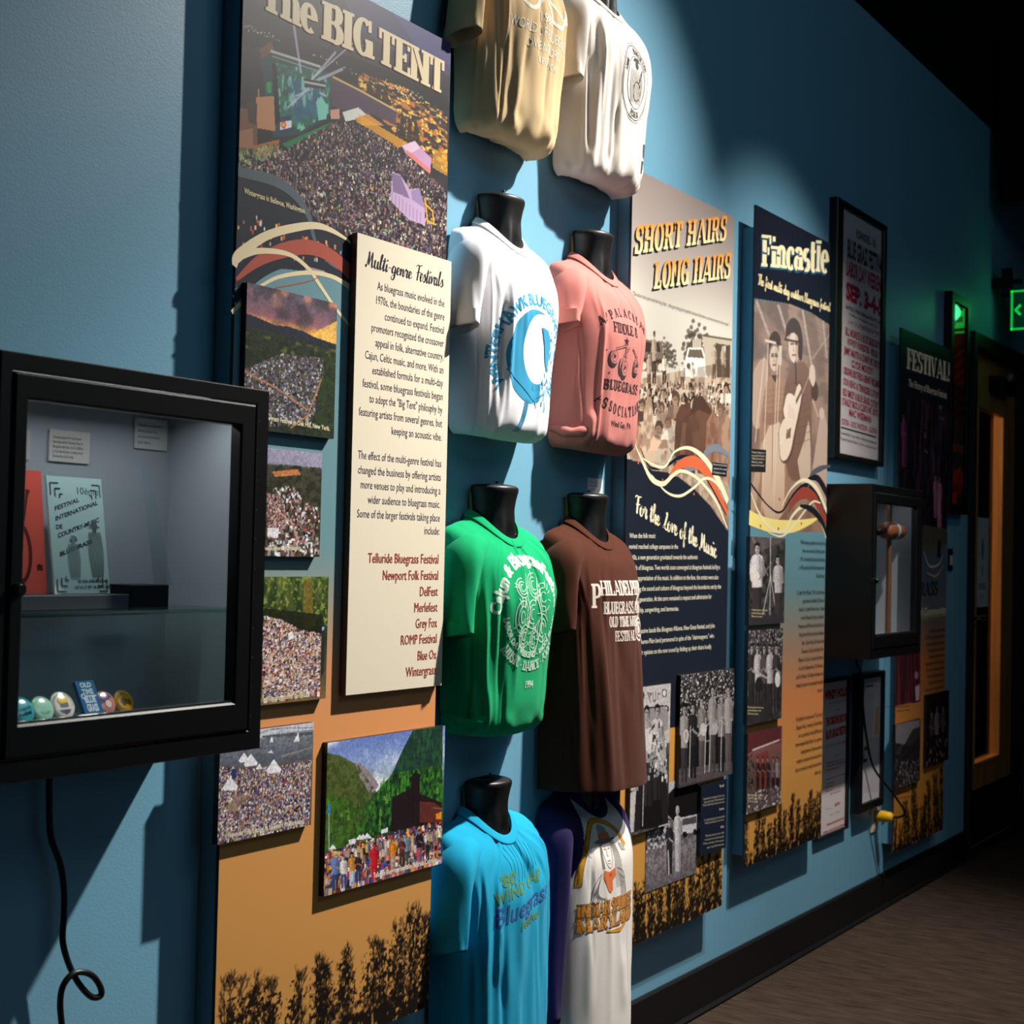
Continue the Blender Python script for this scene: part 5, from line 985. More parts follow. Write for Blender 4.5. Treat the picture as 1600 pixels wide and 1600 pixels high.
def text_fin(S):
    for dx, dy, c in ((-1.5, 3, (40, 84, 110)), (0, 0, (240, 226, 180))): tx(S, 'Fincastle', 1190+dx, 416+dy, 1294+dx, 426+dy, 50, c, hr=48, slab=(.27, .10))
    tx(S, 'The first multi-day outdoor bluegrass festival', 1184, 444, 1297, 487, 17, (240, 222, 170), hr=14, shear=.1, script=(.08, .16))
    pp(S, [(1172, 701), (1197, 703), (1196, 738), (1171, 737)], (34, 32, 36))
    txs(S, [('The father of bluegrass, on', 1174, 708, 1195, 709), ('the stage with his band in', 1174, 713, 1195, 714), ('1965 at the first festival', 1174, 718, 1194, 719), ('Photo by a visitor', 1174, 723, 1192, 724), ('courtesy of the museum', 1174, 728, 1194, 729)], 3.2, (206, 196, 176))
    p = smooth([(1171, 797), (1190, 806), (1215, 812), (1250, 812), (1282, 808)], 20).tolist()+smooth([(1282, 808), (1262, 822), (1235, 833), (1205, 832), (1185, 826), (1170, 820)], 20).tolist()
    pp(S, p, (238, 216, 128))
    W = (232, 220, 186)
    sw(S, [(1171, 752), (1180, 765), (1200, 790), (1220, 800), (1240, 772), (1258, 758), (1276, 770), (1291, 800)], (2, 3, 2, 3, 4, 6, 9, 9), (28, 28, 36))
    sw(S, [(1262, 765), (1268, 742), (1282, 732), (1297, 728)], (4, 8, 8, 3), (84, 88, 98)); sw(S, [(1262, 748), (1278, 748), (1294, 775)], (3, 10, 12), (28, 28, 36))
    sw(S, [(1232, 800), (1240, 782), (1256, 770), (1272, 778), (1284, 800), (1291, 815)], (4, 12, 16, 15, 10, 8), (150, 66, 54))
    sw(S, [(1173, 770), (1185, 800), (1205, 826), (1225, 830), (1238, 806), (1254, 792), (1272, 800), (1284, 820), (1291, 842)], (2, 4, 4, 4, 5, 5, 5, 5, 2), W)
    sw(S, [(1222, 790), (1236, 764), (1256, 750), (1276, 764), (1292, 800)], (2, 3, 5, 8, 7), W); sw(S, [(1200, 832), (1220, 838), (1236, 826), (1256, 800), (1270, 784), (1282, 786)], (1, 3, 3, 3, 3, 2), W)
    sw(S, [(1250, 790), (1268, 796), (1284, 815), (1293, 840)], (4, 9, 10, 6), (26, 27, 36))
    for x, y in ((1188, 822), (1216, 826), (1252, 818), (1218, 780)): X, Z = P(x, y, S.off); S.disc(float(X), float(Z), .005, .005, (170, 70, 56), 10)
    L = ['While bluegrass jamborees and small scale', 'shows were common in bluegrass after', '1955, the multi-day bluegrass festival began', 'in 1965, produced by folk fan and promoter', 'Carlton Haney.', '', 'On Labor Day Weekend, 1965, Carlton Haney', 'staged what he called the "Blue Grass', "Festival\" at Cantrell's Horse Farm, 12 miles", 'north of Roanoke, Virginia, at Fincastle.', 'Present were Bill Monroe & the Blue Grass', 'Boys, Jimmy Martin & the Sunny Mountain', 'Boys, Clyde Moody, Don Reno & the', 'Tennessee Cut-Ups, Red Smiley & the', 'Bluegrass Cut-Ups, the Stanley Brothers &', 'the Clinch Mountain Boys, Mac Wiseman,', 'and Doc Watson. The Osborne Brothers and', 'Howdy Forrester were advertised but unable', 'to attend.', '', '', 'The highlight for everyone was "The Story of', 'Bluegrass Music," emceed by Carlton Haney', "and scripted back to life by Bill Monroe's", 'former manager Ralph Rinzler. For a glorious', 'Sunday afternoon, Monroe used the', 'spotlight on musician after musician invited', 'him to recreate their musical moments from', 'earlier days.']
    xr, zt = P(1289, 852, S.off); _, zb = P(1282, 1208, S.off); lead = float(zt-zb)/(len(L)-1); S.k += 1; lf = 1.6e-4+2.5e-5*S.k
    for i, t in enumerate(L):
        if t:
            w = text2d(t, 0, 2)[2]; S.text(t, float(xr), float(zt)-i*lead, .0135, (44, 52, 50), cond=min(.62, .322/(w*.0135)), align='R', lift=lf, res=2)
panel('exhibit_panel', 3.978, 4.581, .372, 2.273, 'tall panel headed Fincastle with a sepia photo of musicians', draw_fin, text_fin, 240, 760, 42)
def fca(R):
    bw(R, 36, 84, 6); R.poly([(1168, 870), (1225, 845), (1226, 838), (1168, 838)], (110, 96, 96), .6); R.line([(1176, 840), (1200, 900)], 2, (150, 136, 136)); R.line([(1204, 838), (1203, 970)], 2.4, (190, 180, 178)); R.line([(1204, 900), (1190, 968)], 2, (200, 190, 190)); R.line([(1204, 900), (1214, 968)], 2, (200, 190, 190))
    figure(R, 1183, 972, 126, (214, 206, 206), (60, 52, 54), (180, 168, 164), (30, 26, 28), w=11); figure(R, 1216, 972, 106, (196, 188, 188), (64, 56, 58), (184, 172, 170), (30, 26, 28), w=8)
    R.poly([(1172, 880), (1186, 895), (1190, 915), (1180, 918), (1172, 905)], (224, 214, 210)); R.line([(1186, 905), (1206, 880)], 2.4, (130, 116, 114)); R.poly([(1169, 960), (1224, 962), (1224, 976), (1168, 976)], (54, 50, 54))
FB = .062
def cap3(xl, y, xr): return lambda S: txs(S, [('Musicians playing on the stage', xl, y, xr, y+1), ('of the first festival in 1965', xl, y+5, xr-4, y+6), ('Photo by a visitor', xl, y+10, xr-8, y+11)], 2.8, (206, 190, 140), bold=.02)
photo_board('photo_board', 3.951, 4.213, 1.062, 1.315, FB, .012, 110, 150, fca, 'black and white photo board of a guitarist, topmost under Fincastle', group=GP, seed=43, text=cap3(1174, 954, 1199))
def fcb(R):
    bw(R, 40, 100, 8); d = R.V > .6; R.dots(d, 500, 1.5, 4, 1, [(30, 28, 30), (150, 140, 142), (80, 72, 74)], 12)
    for x, c in ((1174, (60, 52, 54)), (1184, (206, 198, 196)), (1194, (90, 80, 80)), (1203, (200, 192, 190)), (1213, (70, 62, 62))): figure(R, x, 1116, 112, c, (50, 44, 46), (180, 168, 166), (36, 30, 32), w=6)
    R.line([(1180, 1050), (1200, 1060)], 3, (190, 176, 172)); R.disc(1215, 1062, 4, 12, (226, 218, 216)); R.disc(1186, 1070, 6, 12, (40, 34, 36)); R.poly([(1166, 1100), (1200, 1096), (1200, 1130), (1165, 1132)], (50, 46, 48), .8)
photo_board('photo_board', 3.951, 4.206, .779, 1.047, FB, .012, 110, 150, fcb, 'black and white photo board of a picking circle, middle one under Fincastle', group=GP, seed=44, text=cap3(1168, 1106, 1193))
def fcc(R):
    R.vgrad([(0, (110, 90, 90)), (.4, (96, 66, 64)), (.75, (130, 84, 80)), (1, (110, 60, 60))]); R.poly([(1166, 1147), (1220, 1134), (1220, 1160), (1190, 1164), (1166, 1180)], (96, 44, 46)); R.line([(1176, 1172), (1218, 1156)], 3, (214, 196, 192)); R.poly([(1182, 1180), (1200, 1172), (1200, 1230), (1182, 1235)], (130, 60, 56))
    d = R.polymask([(1165, 1180), (1178, 1176), (1178, 1250), (1165, 1260)]); R.dots(d, 80, 2, 4, 1.2, [(50, 60, 44), (90, 96, 80), (30, 34, 30)], 10)
    for x, c in ((1184, (70, 44, 46)), (1192, (80, 40, 40)), (1200, (60, 44, 50)), (1208, (110, 90, 90)), (1215, (150, 140, 140))): figure(R, x, 1240, 58, c, (44, 30, 34), (170, 130, 120), (30, 24, 24), w=3.6)
    R.poly([(1165, 1238), (1219, 1228), (1218, 1257), (1165, 1270)], (90, 76, 78), .7); d = R.V < .25; R.dots(d, 120, 2, 4, 1, [(200, 190, 190), (60, 48, 50), (120, 110, 110)], 14)
photo_board('photo_board', 3.959, 4.213, .526, .755, FB, .012, 110, 140, fcc, 'reddish photo board of an outdoor stage, lowest one under Fincastle', group=GP, seed=45, text=cap3(1168, 1243, 1193))

# ---- the far FESTIVAL! panel
def draw_fest(R):
    zz = R.z0+R.V*(R.z1-R.z0)
    R.vgrad([(0, (196, 130, 50)), (.2, (206, 134, 60)), (.36, (196, 116, 66)), (.44, (130, 116, 108)), (.52, (90, 104, 118)), (.6, (84, 104, 124)), (1, (84, 104, 124))])
    R.poly([(1390, 480), (1500, 480), (1500, 640), (1390, 615)], (22, 26, 42)); ph = R.polymask([(1390, 612), (1500, 640), (1500, 850), (1390, 850)]); R.mix(ph*1.0, (28, 22, 30))
    R.mix(ph*np.clip((R.noise(30, 20, 3, 3)-.5)*5, 0, .9), (84, 50, 70)); r = R.rng
    for k in range(30):
        x = r.uniform(1412, 1484); y = r.uniform(650, 800); R.line([(x, y), (x+r.normal(0, 3), y+r.uniform(15, 50))], r.uniform(1, 3), [(110, 60, 90), (70, 50, 80), (50, 44, 70), (150, 100, 120)][r.integers(4)], .7)
    for x, y, h, c in ((1412, 730, 86, (150, 66, 120)), (1468, 830, 90, (214, 130, 160)), (1462, 810, 70, (190, 110, 140)), (1446, 760, 90, (40, 36, 60)), (1470, 690, 60, (60, 50, 76))): figure(R, x, y, h, c, c, (170, 120, 130), (20, 16, 22), w=4)
    R.poly([(1440, 820), (1480, 826), (1478, 850), (1450, 870), (1436, 850)], (104, 96, 74), .8); R.poly([(1465, 845), (1470, 845), (1470, 872), (1464, 872)], (34, 32, 36))
    R.poly([(1440, 955), (1478, 950), (1478, 962), (1440, 968)], (176, 160, 126), .8)
    R.poly([(1396, 1010), (1438, 1018), (1438, 1096), (1396, 1104)], (60, 30, 36)); m = R.polymask([(1396, 1010), (1438, 1018), (1438, 1096), (1396, 1104)]); R.mix(m*np.clip((R.noise(50, 14, 7, 2)-.45)*5, 0, 1), (110, 40, 50)); R.poly([(1430, 1072), (1437, 1070), (1436, 1094), (1431, 1095)], (206, 170, 190)); R.disc(1432, 1055, 3, 6, (180, 110, 140))
    forest(R, 5.31, 5.92, .195, .14, .28, 12, 51, rise=.25)
def text_fest(S):
    tx(S, 'FESTIVAL!', 1417, 576, 1484, 597, 33, (238, 220, 196), hr=30, slab=(.25, .09)); tx(S, 'The History of Bluegrass Festivals', 1419, 603, 1479, 623, 11, (220, 206, 184), bold=.02, shear=.2)
    tx(S, 'BLUEGRASS', 1400, 933, 1465, 930, 23, (28, 34, 46), slab=(.22, .09)); tx(S, 'The Spirit of Community', 1400, 966, 1478, 958, 12, (226, 212, 176), bold=.03, shear=.25)
    sw(S, [(1443, 862), (1452, 884), (1466, 882), (1474, 866)], (2, 3, 3, 1), (214, 196, 170)); sw(S, [(1448, 895), (1462, 900), (1474, 884)], (2, 4, 1), (206, 166, 110))
    L = ['Since the first bluegrass festival', 'in Fincastle, thousands of festivals', 'have been held around the world.', 'They bring together musicians, fans', 'and families who share music in', 'the campground and on the stage', 'The spirit of community lives on', 'in every festival parking lot and', 'picking circle, and it keeps the', 'music going for new generations.']
    xr, zt = P(1476, 986, S.off); _, zb = P(1473, 1075, S.off); S.k += 1; lf = 1.6e-4+2.5e-5*S.k
    for i, t in enumerate(L): S.text(t, float(xr), float(zt+(zb-zt)*i/9), .014, (40, 42, 46), w=.2+.05*((i*7) % 4)/3, align='R', lift=lf, res=2)
    for y in (1106, 1112, 1240, 1248): tx(S, 'A picking session at the festival', 1400, y, 1421, y-2, 3, (90, 66, 50)); 
panel('exhibit_panel', 5.308, 5.918, .203, 2.104, 'tall panel headed FESTIVAL! with a dark stage photograph', draw_fest, text_fest, 180, 560, 52)
def fsa(R):
    bw(R, 30, 80, 8); R.poly([(1397, 1131), (1437, 1125), (1437, 1150), (1420, 1165), (1397, 1160)], (150, 142, 148), .8); R.poly([(1412, 1165), (1426, 1140), (1437, 1135), (1437, 1200), (1400, 1200)], (34, 30, 32), .8); R.dots(R.V < .4, 260, 1.5, 3.5, 1.2, [(40, 36, 38), (130, 116, 118), (90, 70, 70), (30, 26, 28)], 14)
photo_board('photo_board', 5.278, 5.570, .437, .668, FB, .012, 90, 100, fsa, 'dark photo board of a crowd below trees, lower left on the FESTIVAL! panel', group=GP, seed=53)
def fsb(R):
    bw(R, 14, 30, 8)
    for x, y, h, c in ((1456, 1180, 70, (70, 60, 62)), (1464, 1184, 84, (130, 116, 118)), (1474, 1176, 76, (84, 72, 74))): figure(R, x, y, h, c, (34, 30, 32), (150, 120, 112), (30, 26, 26), w=4)
    R.dots(R.V < .35, 40, 2, 4, 1.4, [(150, 100, 100), (90, 70, 70), (40, 34, 36)], 10)
photo_board('photo_board', 5.644, 5.937, .478, .750, FB, .012, 90, 100, fsb, 'near black photo board of musicians, overhanging the FESTIVAL! panel edge', group=GP, seed=54)

# ---- framed posters
def framed(x0, x1, z0, z1, w, label, paper, draw, depth=.03, glass=True, nx=0, raster=None, base=(.0,), ws=None):
    t = thing('framed_poster', ((x0+x1)/2, -.01, z0), label, 'framed poster', 'framed festival posters along the wall')
    a = Acc(); a.ring(x0, x1, z0, z1, w, 0.0, depth, .003, ws=ws); obj('frame', a, M_BLACKFRAME, t)
    wl, wr, wb, wt = ws or (w, w, w, w)
    S = Sheet(depth-.012); sheet_box(S, x0+wl*.8, x1-wr*.8, z0+wb*.8, z1-wt*.8, .006, paper, paper)
    if raster: R = Ras(x0+wl, x1-wr, z0+wb, z1-wt, nx, nx*2, S.off+.0002, 5); raster(R); R.put(S)
    draw(S); obj('poster', S, M_MATTE, t)
    if glass: a = Acc(); a.box(x0+wl*.9, x1-wr*.9, depth-.009, depth-.007, z0+wb*.9, z1-wt*.9); obj('glass_pane', a, M_GLASS, t)
    return t
RED, INK = (176, 44, 74), (40, 42, 52)
def labor(S):
    q = lambda a, b, c, d: (1280+a/3.2, 300+b/3.2, 1280+c/3.2, 300+d/3.2)
    for t, r, h, c, bo in (('ROANOKE - VA.', (185, 226, 285, 283), 40, INK, .03), ('BLUE GRASS FESTIVAL', (140, 322, 318, 412), 88, INK, .04), ('LABOR DAY WEEKEND', (135, 412, 320, 508), 74, RED, .04), ('SEP. 3-4-5', (134, 530, 316, 622), 78, RED, .06), ("CANTRELL'S HORSE FARM (near FINCASTLE, VA.)", (130, 580, 308, 664), 18, INK, .02), ('12 miles no. of Roanoke, Va. on Rt. 220', (150, 614, 290, 682), 12, INK, .01), ('3 P.M. TO AFTERNOON & 7 P.M.', (142, 660, 298, 722), 22, RED, .0), ('BILL MONROE & BLUE GRASS BOYS', (130, 712, 305, 788), 38, RED, .03), ('HOWDY FORRESTER - FIDDLE', (140, 760, 293, 830), 32, RED, .03), ('JIMMY MARTIN & SUNNY MT. BOYS', (124, 808, 300, 884), 36, RED, .03), ('CLYDE MOODY', (160, 874, 268, 916), 34, RED, .03), ('OSBORNE BROTHERS & BENNY WILLIAMS', (120, 908, 298, 980), 36, RED, .03), ('DON RENO & TENNESSEE CUTUPS', (120, 962, 295, 1034), 34, RED, .03), ('RED SMILEY & BLUE GRASS CUTUPS', (116, 1014, 293, 1084), 34, RED, .03), ('STANLEY BROS. & CLINCH MT. BOYS', (114, 1062, 292, 1122), 34, RED, .03), ('MAC WISEMAN', (148, 1118, 258, 1156), 34, RED, .03), ('EXTRA - DOC WATSON - GUITAR', (112, 1160, 288, 1212), 28, RED, .02), ('Tickets $6.00 for 3 days - At Gate - $2.00 per day, Children free', (108, 1210, 286, 1262), 15, INK, 0), ('Program starts at Friday 7 p.m., Sat. 1 p.m., Sun. 11 a.m.', (108, 1238, 284, 1288), 15, INK, 0)):
        tx(S, t, *q(*r), h/3.2, c, bold=bo, res=2)
    a = q(108, 1176, 284, 1226); X, Z = P([a[0], a[2]], [a[1], a[3]], S.off); S.ink(*ribbon(np.stack([X, Z], 1), .005), INK)
framed(4.697, 5.200, 1.590, 2.455, .045, 'tall black framed poster in red and black type for a Labor Day weekend', (214, 206, 206), labor, ws=(.058, .03, .02, .022))
def windy(S):
    q = lambda a, b, c, d: (1270+a/4.443, 1000+b/4.443, 1270+c/4.443, 1000+d/4.443)
    RR = (196, 44, 30)
    for t, r, h, c, bo in (('WINDY HOLLOW', (84, 416, 270, 376), 58, RR, .06), ('RECREATION AREA', (114, 446, 240, 418), 8, INK, 0), ('presents', (160, 490, 188, 484), 14, RR, .02), ('THE OSBORNE BROTHERS', (90, 596, 250, 556), 52, RR, .06), ('BLUE GRASS FESTIVAL', (90, 690, 246, 642), 54, RR, .06), ('OCT. 8, 9 & 10, SAT. SUNDAY', (86, 754, 246, 706), 22, RR, .0), ('with', (155, 808, 176, 802), 14, RR, 0), ('Bluegrass bands from many states', (92, 862, 205, 834), 14, RR, 0), ('Old time fiddlers and clog dancers', (88, 886, 232, 846), 14, RR, 0), ('Camping on the grounds', (90, 912, 180, 888), 14, RR, 0), ('Bring your lawn chairs, come early', (94, 974, 236, 926), 14, RR, 0), ('Good food', (90, 1006, 145, 990), 14, RR, 0), ('Showers', (88, 1030, 142, 1012), 14, RR, 0), ('Shade trees', (86, 1058, 136, 1042), 14, RR, 0), ('Jam sessions', (120, 1076, 192, 1050), 14, RR, 0), ('SHOW', (152, 1156, 188, 1140), 20, RR, .03), ('Admission at the gate daily', (84, 1180, 124, 1168), 6, INK, 0), ('Rain or shine', (120, 1216, 186, 1190), 6, INK, 0), ('Advance weekend tickets by mail', (96, 1290, 215, 1240), 16, RR, .02), ('Children under twelve are admitted free', (70, 1346, 240, 1274), 14, RR, .02)): tx(S, t, *q(*r), h/4.443, c, bold=bo, res=2)
framed(4.632, 4.925, .345, .862, .01, 'red lettered festival poster low on the wall beside the Fincastle panel', (206, 194, 192), windy, depth=.02, glass=False, ws=(.006, .012, .008, .012))
def page(S):
    q = lambda a, b, c, d: (1270+a/4.443, 1000+b/4.443, 1270+c/4.443, 1000+d/4.443); S.k += 1; lf = 1.6e-4+2.5e-5*S.k
    tx(S, 'FESTIVAL NEWS', *q(368, 334, 420, 322), 4, INK, bold=.04)
    X = lambda x, y: P(1270+x/4.443, 1000+y/4.443, S.off)
    for i in range(60):
        y = 378+i*11.6
        if y > 1085: break
        tx(S, 'the bluegrass festival season opened with music', *q(368-i*.9, y, 425-i*.7, y-7), 1.4, (120, 116, 116), lift=lf, res=1)
        if y > 680: tx(S, 'fans came from near and far to hear the bands', *q(428-i*.7, y-8, 480-i*.5, y-16), 1.4, (120, 116, 116), lift=lf, res=1)
    for k in range(5): tx(S, 'BLUEGRASS'[k:k+5], *q(430+k*7, 655, 436+k*7, 653), 42, (206, 150, 100), lift=lf, res=1) if False else None
    for (a, b, c, d, col) in ((430, 470, 460, 660, (206, 156, 112)), (348, 740, 384, 855, (70, 66, 68))):
        p = [X(a+8, b), X(c, b-8), X(c-6, d-8), X(a, d)]; S.poly([(float(u), float(v)) for u, v in p], col)
    p = [X(356, 770), X(380, 765), X(378, 820), X(354, 826)]; S.poly([(float(u), float(v)) for u, v in p], (170, 164, 166))
framed(4.985, 5.240, .385, .865, .022, 'narrow framed printed page in a deep black frame below the far case', (196, 188, 194), page, depth=.035, glass=False, ws=(.03, .018, .03, .02))
def orangeposter(R):
    R.vgrad([(0, (30, 26, 28)), (.12, (190, 50, 24)), (.17, (190, 50, 24)), (.175, (34, 28, 32)), (.26, (36, 30, 34)), (.262, (200, 56, 26)), (.30, (200, 56, 26)), (.302, (40, 34, 36)), (.6, (46, 38, 36)), (.605, (190, 50, 22)), (1, (206, 66, 34))])
    for k in range(9): 
        y = 540+k*16; R.line([(1488, y+14), (1512, y-6)], 4, (110, 30, 18), .8)
    for k in range(20): R.line([(1486, 650+k*4.5), (1504, 656+k*4.5)], 1.2, (84, 76, 70), .7)
    R.poly([(1484, 745), (1502, 728), (1500, 738), (1484, 758)], (206, 56, 26)); R.poly([(1484, 770), (1496, 768), (1494, 790), (1486, 790)], (206, 56, 26))
framed(6.000, 6.265, 1.455, 2.352, .04, 'narrow framed orange poster hanging beside the door', (120, 60, 40), lambda S: None, depth=.035, nx=60, raster=orangeposter)

# ---- small wall fittings
S = Sheet(.003); sheet_box(S, 3.116, 3.187, 1.388, 1.437, .003, (226, 224, 220), (232, 230, 226))
S.lines(['This shirt is on loan from a', 'collector who attended the', 'festival for many years and', 'kept the shirt. It is shown', 'with thanks.'], 3.121, 1.426, .0042, .0088, (120, 120, 120), cond=.62, res=2)
tag(obj('label_card', S, M_MATTE, base=(3.15, -.001, 1.388)), 'small white label card above the brown t-shirt', 'label card')
t = thing('wall_outlet', (5.238, 0, .292), 'pale wall outlet below the framed page, yellow plug in it', 'outlet')
a = Acc(); a.bevbox(5.205, 5.272, 0, .006, .288, .372, .002, (206, 196, 180)); obj('cover_plate', a, M_MATTE, t)
a = Acc(); a.bevbox(5.224, 5.253, .006, .009, .336, .362, .001, (190, 180, 164)); a.bevbox(5.224, 5.253, .006, .009, .298, .324, .001, (190, 180, 164)); obj('socket', a, M_MATTE, t)
t = thing('power_cord', (5.10, -.01, .33), 'black power cord with a yellow plug below the far case', 'cord', None)
M_YEL = mat_flat('yellow_plug_vinyl', (232, 176, 22), .45, .4)
a = Acc(); a.lathe((5.238, -.009, .345), (0, -1, 0), [(0, .0), (0, .019), (.012, .021), (.02, .019), (.03, .0205), (.04, .0185), (.055, .017), (.06, .012), (.062, 0)], 20); obj('plug', a, M_YEL, t)
def wp(x, y, off): X, Z = P(x, y, off); return (float(X), -off, float(Z))
pts = smooth([(5.238, -.07, .345), (5.235, -.10, .352), (5.225, -.115, .375), (5.17, -.09, .44), (5.09, -.05, .53), (5.03, -.045, .62), (4.985, -.043, .74), (4.965, -.042, .86), (4.945, -.03, .905), (4.935, -.03, .945)], 80)
a = Acc(); a.tube(pts, .0042, 10, (14, 14, 14)); obj('cable', a, M_CORD, t)
t = thing('light_switch', (6.128, 0, 1.225), 'small dark switch plate between the far panel and the door', 'switch')
a = Acc(); a.bevbox(6.098, 6.158, 0, .006, 1.222, 1.312, .002); obj('cover_plate', a, M_BLACKMETAL, t)
a = Acc(); a.bevbox(6.112, 6.144, .006, .009, 1.245, 1.285, .001, (190, 186, 190)); obj('switch_label', a, M_MATTE, t)

# ---- door
DX0, DX1, DZ = 6.385, 7.33, 2.245
a = Acc(); a.ring(DX0, DX1, 0.0, DZ, .045, -.12, .022, .003, ws=(.05, .05, .001, .06)); o = obj('door_1_frame', a, M_DKFRAME); o['kind'] = 'structure'; o['label'] = 'dark bronze door frame'; o['category'] = 'door frame'
LX0, LX1, LZ0, LZ1, LO = 6.44, 7.275, .012, 2.182, -.03
t = thing('door_1', ((LX0+LX1)/2, .03, 0), 'oak door with a tall narrow glass light and dark kick plate', 'door'); t['kind'] = 'structure'
gx0, gx1, gz0, gz1 = 6.62, 7.07, .36, 1.96
a = Acc()
a.box(LX0, gx0, LO-.045, LO, LZ0, LZ1); a.box(gx1, LX1, LO-.045, LO, LZ0, LZ1); a.box(gx0, gx1, LO-.045, LO, LZ0, gz0); a.box(gx0, gx1, LO-.045, LO, gz1, LZ1); obj('leaf', a, M_WOOD, t)
a = Acc(); a.ring(gx0-.004, gx1+.004, gz0-.004, gz1+.004, .022, LO-.03, LO+.006, .003); obj('glazing_bead', a, M_WOOD, t)
a = Acc(); a.box(gx0+.01, gx1-.01, LO-.025, LO-.019, gz0+.01, gz1-.01); obj('glass_pane', a, M_GLASS, t)
a = Acc(); a.box(LX0+.01, LX1-.01, LO, LO+.002, .02, .26); obj('kick_plate', a, M_BASE, t)
a = Acc(); a.cyl((6.50, -LO, 1.235), (6.50, -LO-.02, 1.235), .026); a.cyl((6.50, -LO-.02, 1.235), (6.50, -LO-.028, 1.235), .018); a.box(6.497, 6.503, LO+.028, LO+.034, 1.225, 1.245); obj('deadbolt', a, M_CHROME, t)
a = Acc(); a.cyl((6.50, -LO, 1.02), (6.50, -LO-.012, 1.02), .03); a.cyl((6.50, -LO-.012, 1.02), (6.50, -LO-.05, 1.02), .011); a.tube([(6.50, -LO-.05, 1.02), (6.53, -LO-.053, 1.02), (6.61, -LO-.052, 1.018)], .0095, 12); obj('lever_handle', a, M_CHROME, t)
a = Acc(); a.bevbox(6.80, 7.06, LO, LO+.06, 2.03, 2.10, .006); obj('closer_body', a, M_BLACKMETAL, t)
a = Acc(); a.tube([(6.93, -LO-.065, 2.11), (7.06, -LO-.16, 2.14), (7.18, -LO-.03, 2.2)], .009, 8); a.cyl((6.93, -LO-.055, 2.09), (6.93, -LO-.07, 2.12), .016); obj('closer_arm', a, M_CHROME, t)
S = Sheet(LO-.016); sheet_box(S, 6.70, 6.90, 1.06, 1.46, .001, (214, 210, 206), (222, 218, 214)); S.disc(6.80, 1.32, .020, .05, (120, 116, 116)); S.poly([(6.79, 1.24), (6.81, 1.24), (6.806, 1.20), (6.794, 1.20)], (120, 116, 116)); S.text('NOTICE', 6.80, 1.14, .026, (90, 88, 90), w=.12, align='C', bold=.03); S.text('PUSH', 6.80, 1.095, .018, (120, 116, 116), w=.05, align='C')
tag(obj('paper_notice', S, M_MATTE, base=(6.80, .046, 1.06)), 'white paper notice stuck in the glass of the door', 'notice')

# ---- exit sign
EO0, EO1 = .085, .42
EX = float(P(1580, 485, EO0)[0]); EZ0 = float(P(1580, 516, EO0)[1]); EZ1 = float(P(1581, 455, EO0)[1])
M_GREEN = mat_flat('green_lit_edge', (20, 230, 90), .4, .3, emit=.55)
M_GRPANE = bpy.data.materials.new('green_tinted_acrylic'); M_GRPANE.use_nodes = True
_b = M_GRPANE.node_tree.nodes['Principled BSDF']; _b.inputs['Base Color'].default_value = (.02, .10, .09, 1); _b.inputs['Roughness'].default_value = .15
t = thing('exit_sign', (EX, -.27, EZ0), 'glowing green edge lit exit sign with an arrow above the door', 'exit sign')
a = Acc(); a.box(EX-.002, EX+.004, EO0, EO1, EZ0, EZ1); obj('acrylic_panel', a, M_GRPANE, t)
a = Acc()
for (o0, o1, z0, z1) in ((EO0, EO1, EZ0, EZ0+.007), (EO0, EO1, EZ1-.007, EZ1), (EO1-.007, EO1, EZ0, EZ1), (EO0, EO0+.007, EZ0, EZ1)): a.box(EX-.006, EX+.006, o0, o1, z0, z1)
obj('lit_edge', a, M_GREEN, t)
a = Acc()
def exq(pts): a.add([(EX-.004, -o, z) for o, z in pts], [tuple(range(len(pts)))], (20, 230, 90))
zc = (EZ0+EZ1)/2
exq([(.098, zc), (.122, zc+.026), (.130, zc+.018), (.112, zc)]); exq([(.098, zc), (.112, zc), (.130, zc-.018), (.122, zc-.026)])
V, F, W = text2d('EXIT', .03, 3); k = .12
a.add([(EX-.004, -(.158+x*k*.62), zc-.06+y*k) for x, y in V], F, (20, 230, 90)); obj('exit_lettering', a, M_GREEN, t)
a = Acc(); a.bevbox(EX-.03, EX+.03, .14, .41, EZ1+.002, EZ1+.08, .004); obj('housing', a, mat_flat('grey_sign_housing', (84, 82, 84), .5, .3), t)
a = Acc(); a.box(EX-.02, EX+.02, .045, .085, EZ1-.025, EZ1+.10); a.box(EX-.015, EX+.015, .001, .05, EZ1+.02, EZ1+.06); a.box(EX-.012, EX+.012, .085, .15, EZ1+.03, EZ1+.05); obj('wall_bracket', a, M_BLACKMETAL, t)
l = bpy.data.lights.new('exit_glow', 'POINT'); l.energy = .22; l.color = (.08, 1, .4); l.shadow_soft_size = .04; o = bpy.data.objects.new('exit_glow', l); COL.objects.link(o); o.location = (EX-.05, -.22, zc)

# ---- hanging dark banner near the ceiling at the far end
t = thing('hanging_banner', (6.0, -.9, 2.6), 'dark cloth banner hanging from the ceiling at the far end', 'banner')
BX = 5.3; b0, zt_ = wp(1564, 55, .55), 0
def onx(x, y, X):      # photo point -> off, z on the plane along-wall = X
    r = np.array([FV[i]*FOC+RIGHT[i]*(x-800)-UPV[i]*(y-800) for i in range(3)]); q = CAM+(X-CAM[0])/r[0]*r; return -q[1], q[2]
BX = 6.6; o0, z1 = onx(1564, 55, BX); _, z0 = onx(1562, 318, BX)
a = Acc(); a.box(BX, BX+.01, o0, o0+1.0, z0, z1); obj('cloth', a, mat_flat('black_banner_cloth', (14, 14, 16), .9, .1), t)
a = Acc(); a.cyl((BX+.005, -o0+.01, z1), (BX+.005, -o0-1.01, z1), .012); obj('rail', a, M_BLACKMETAL, t)
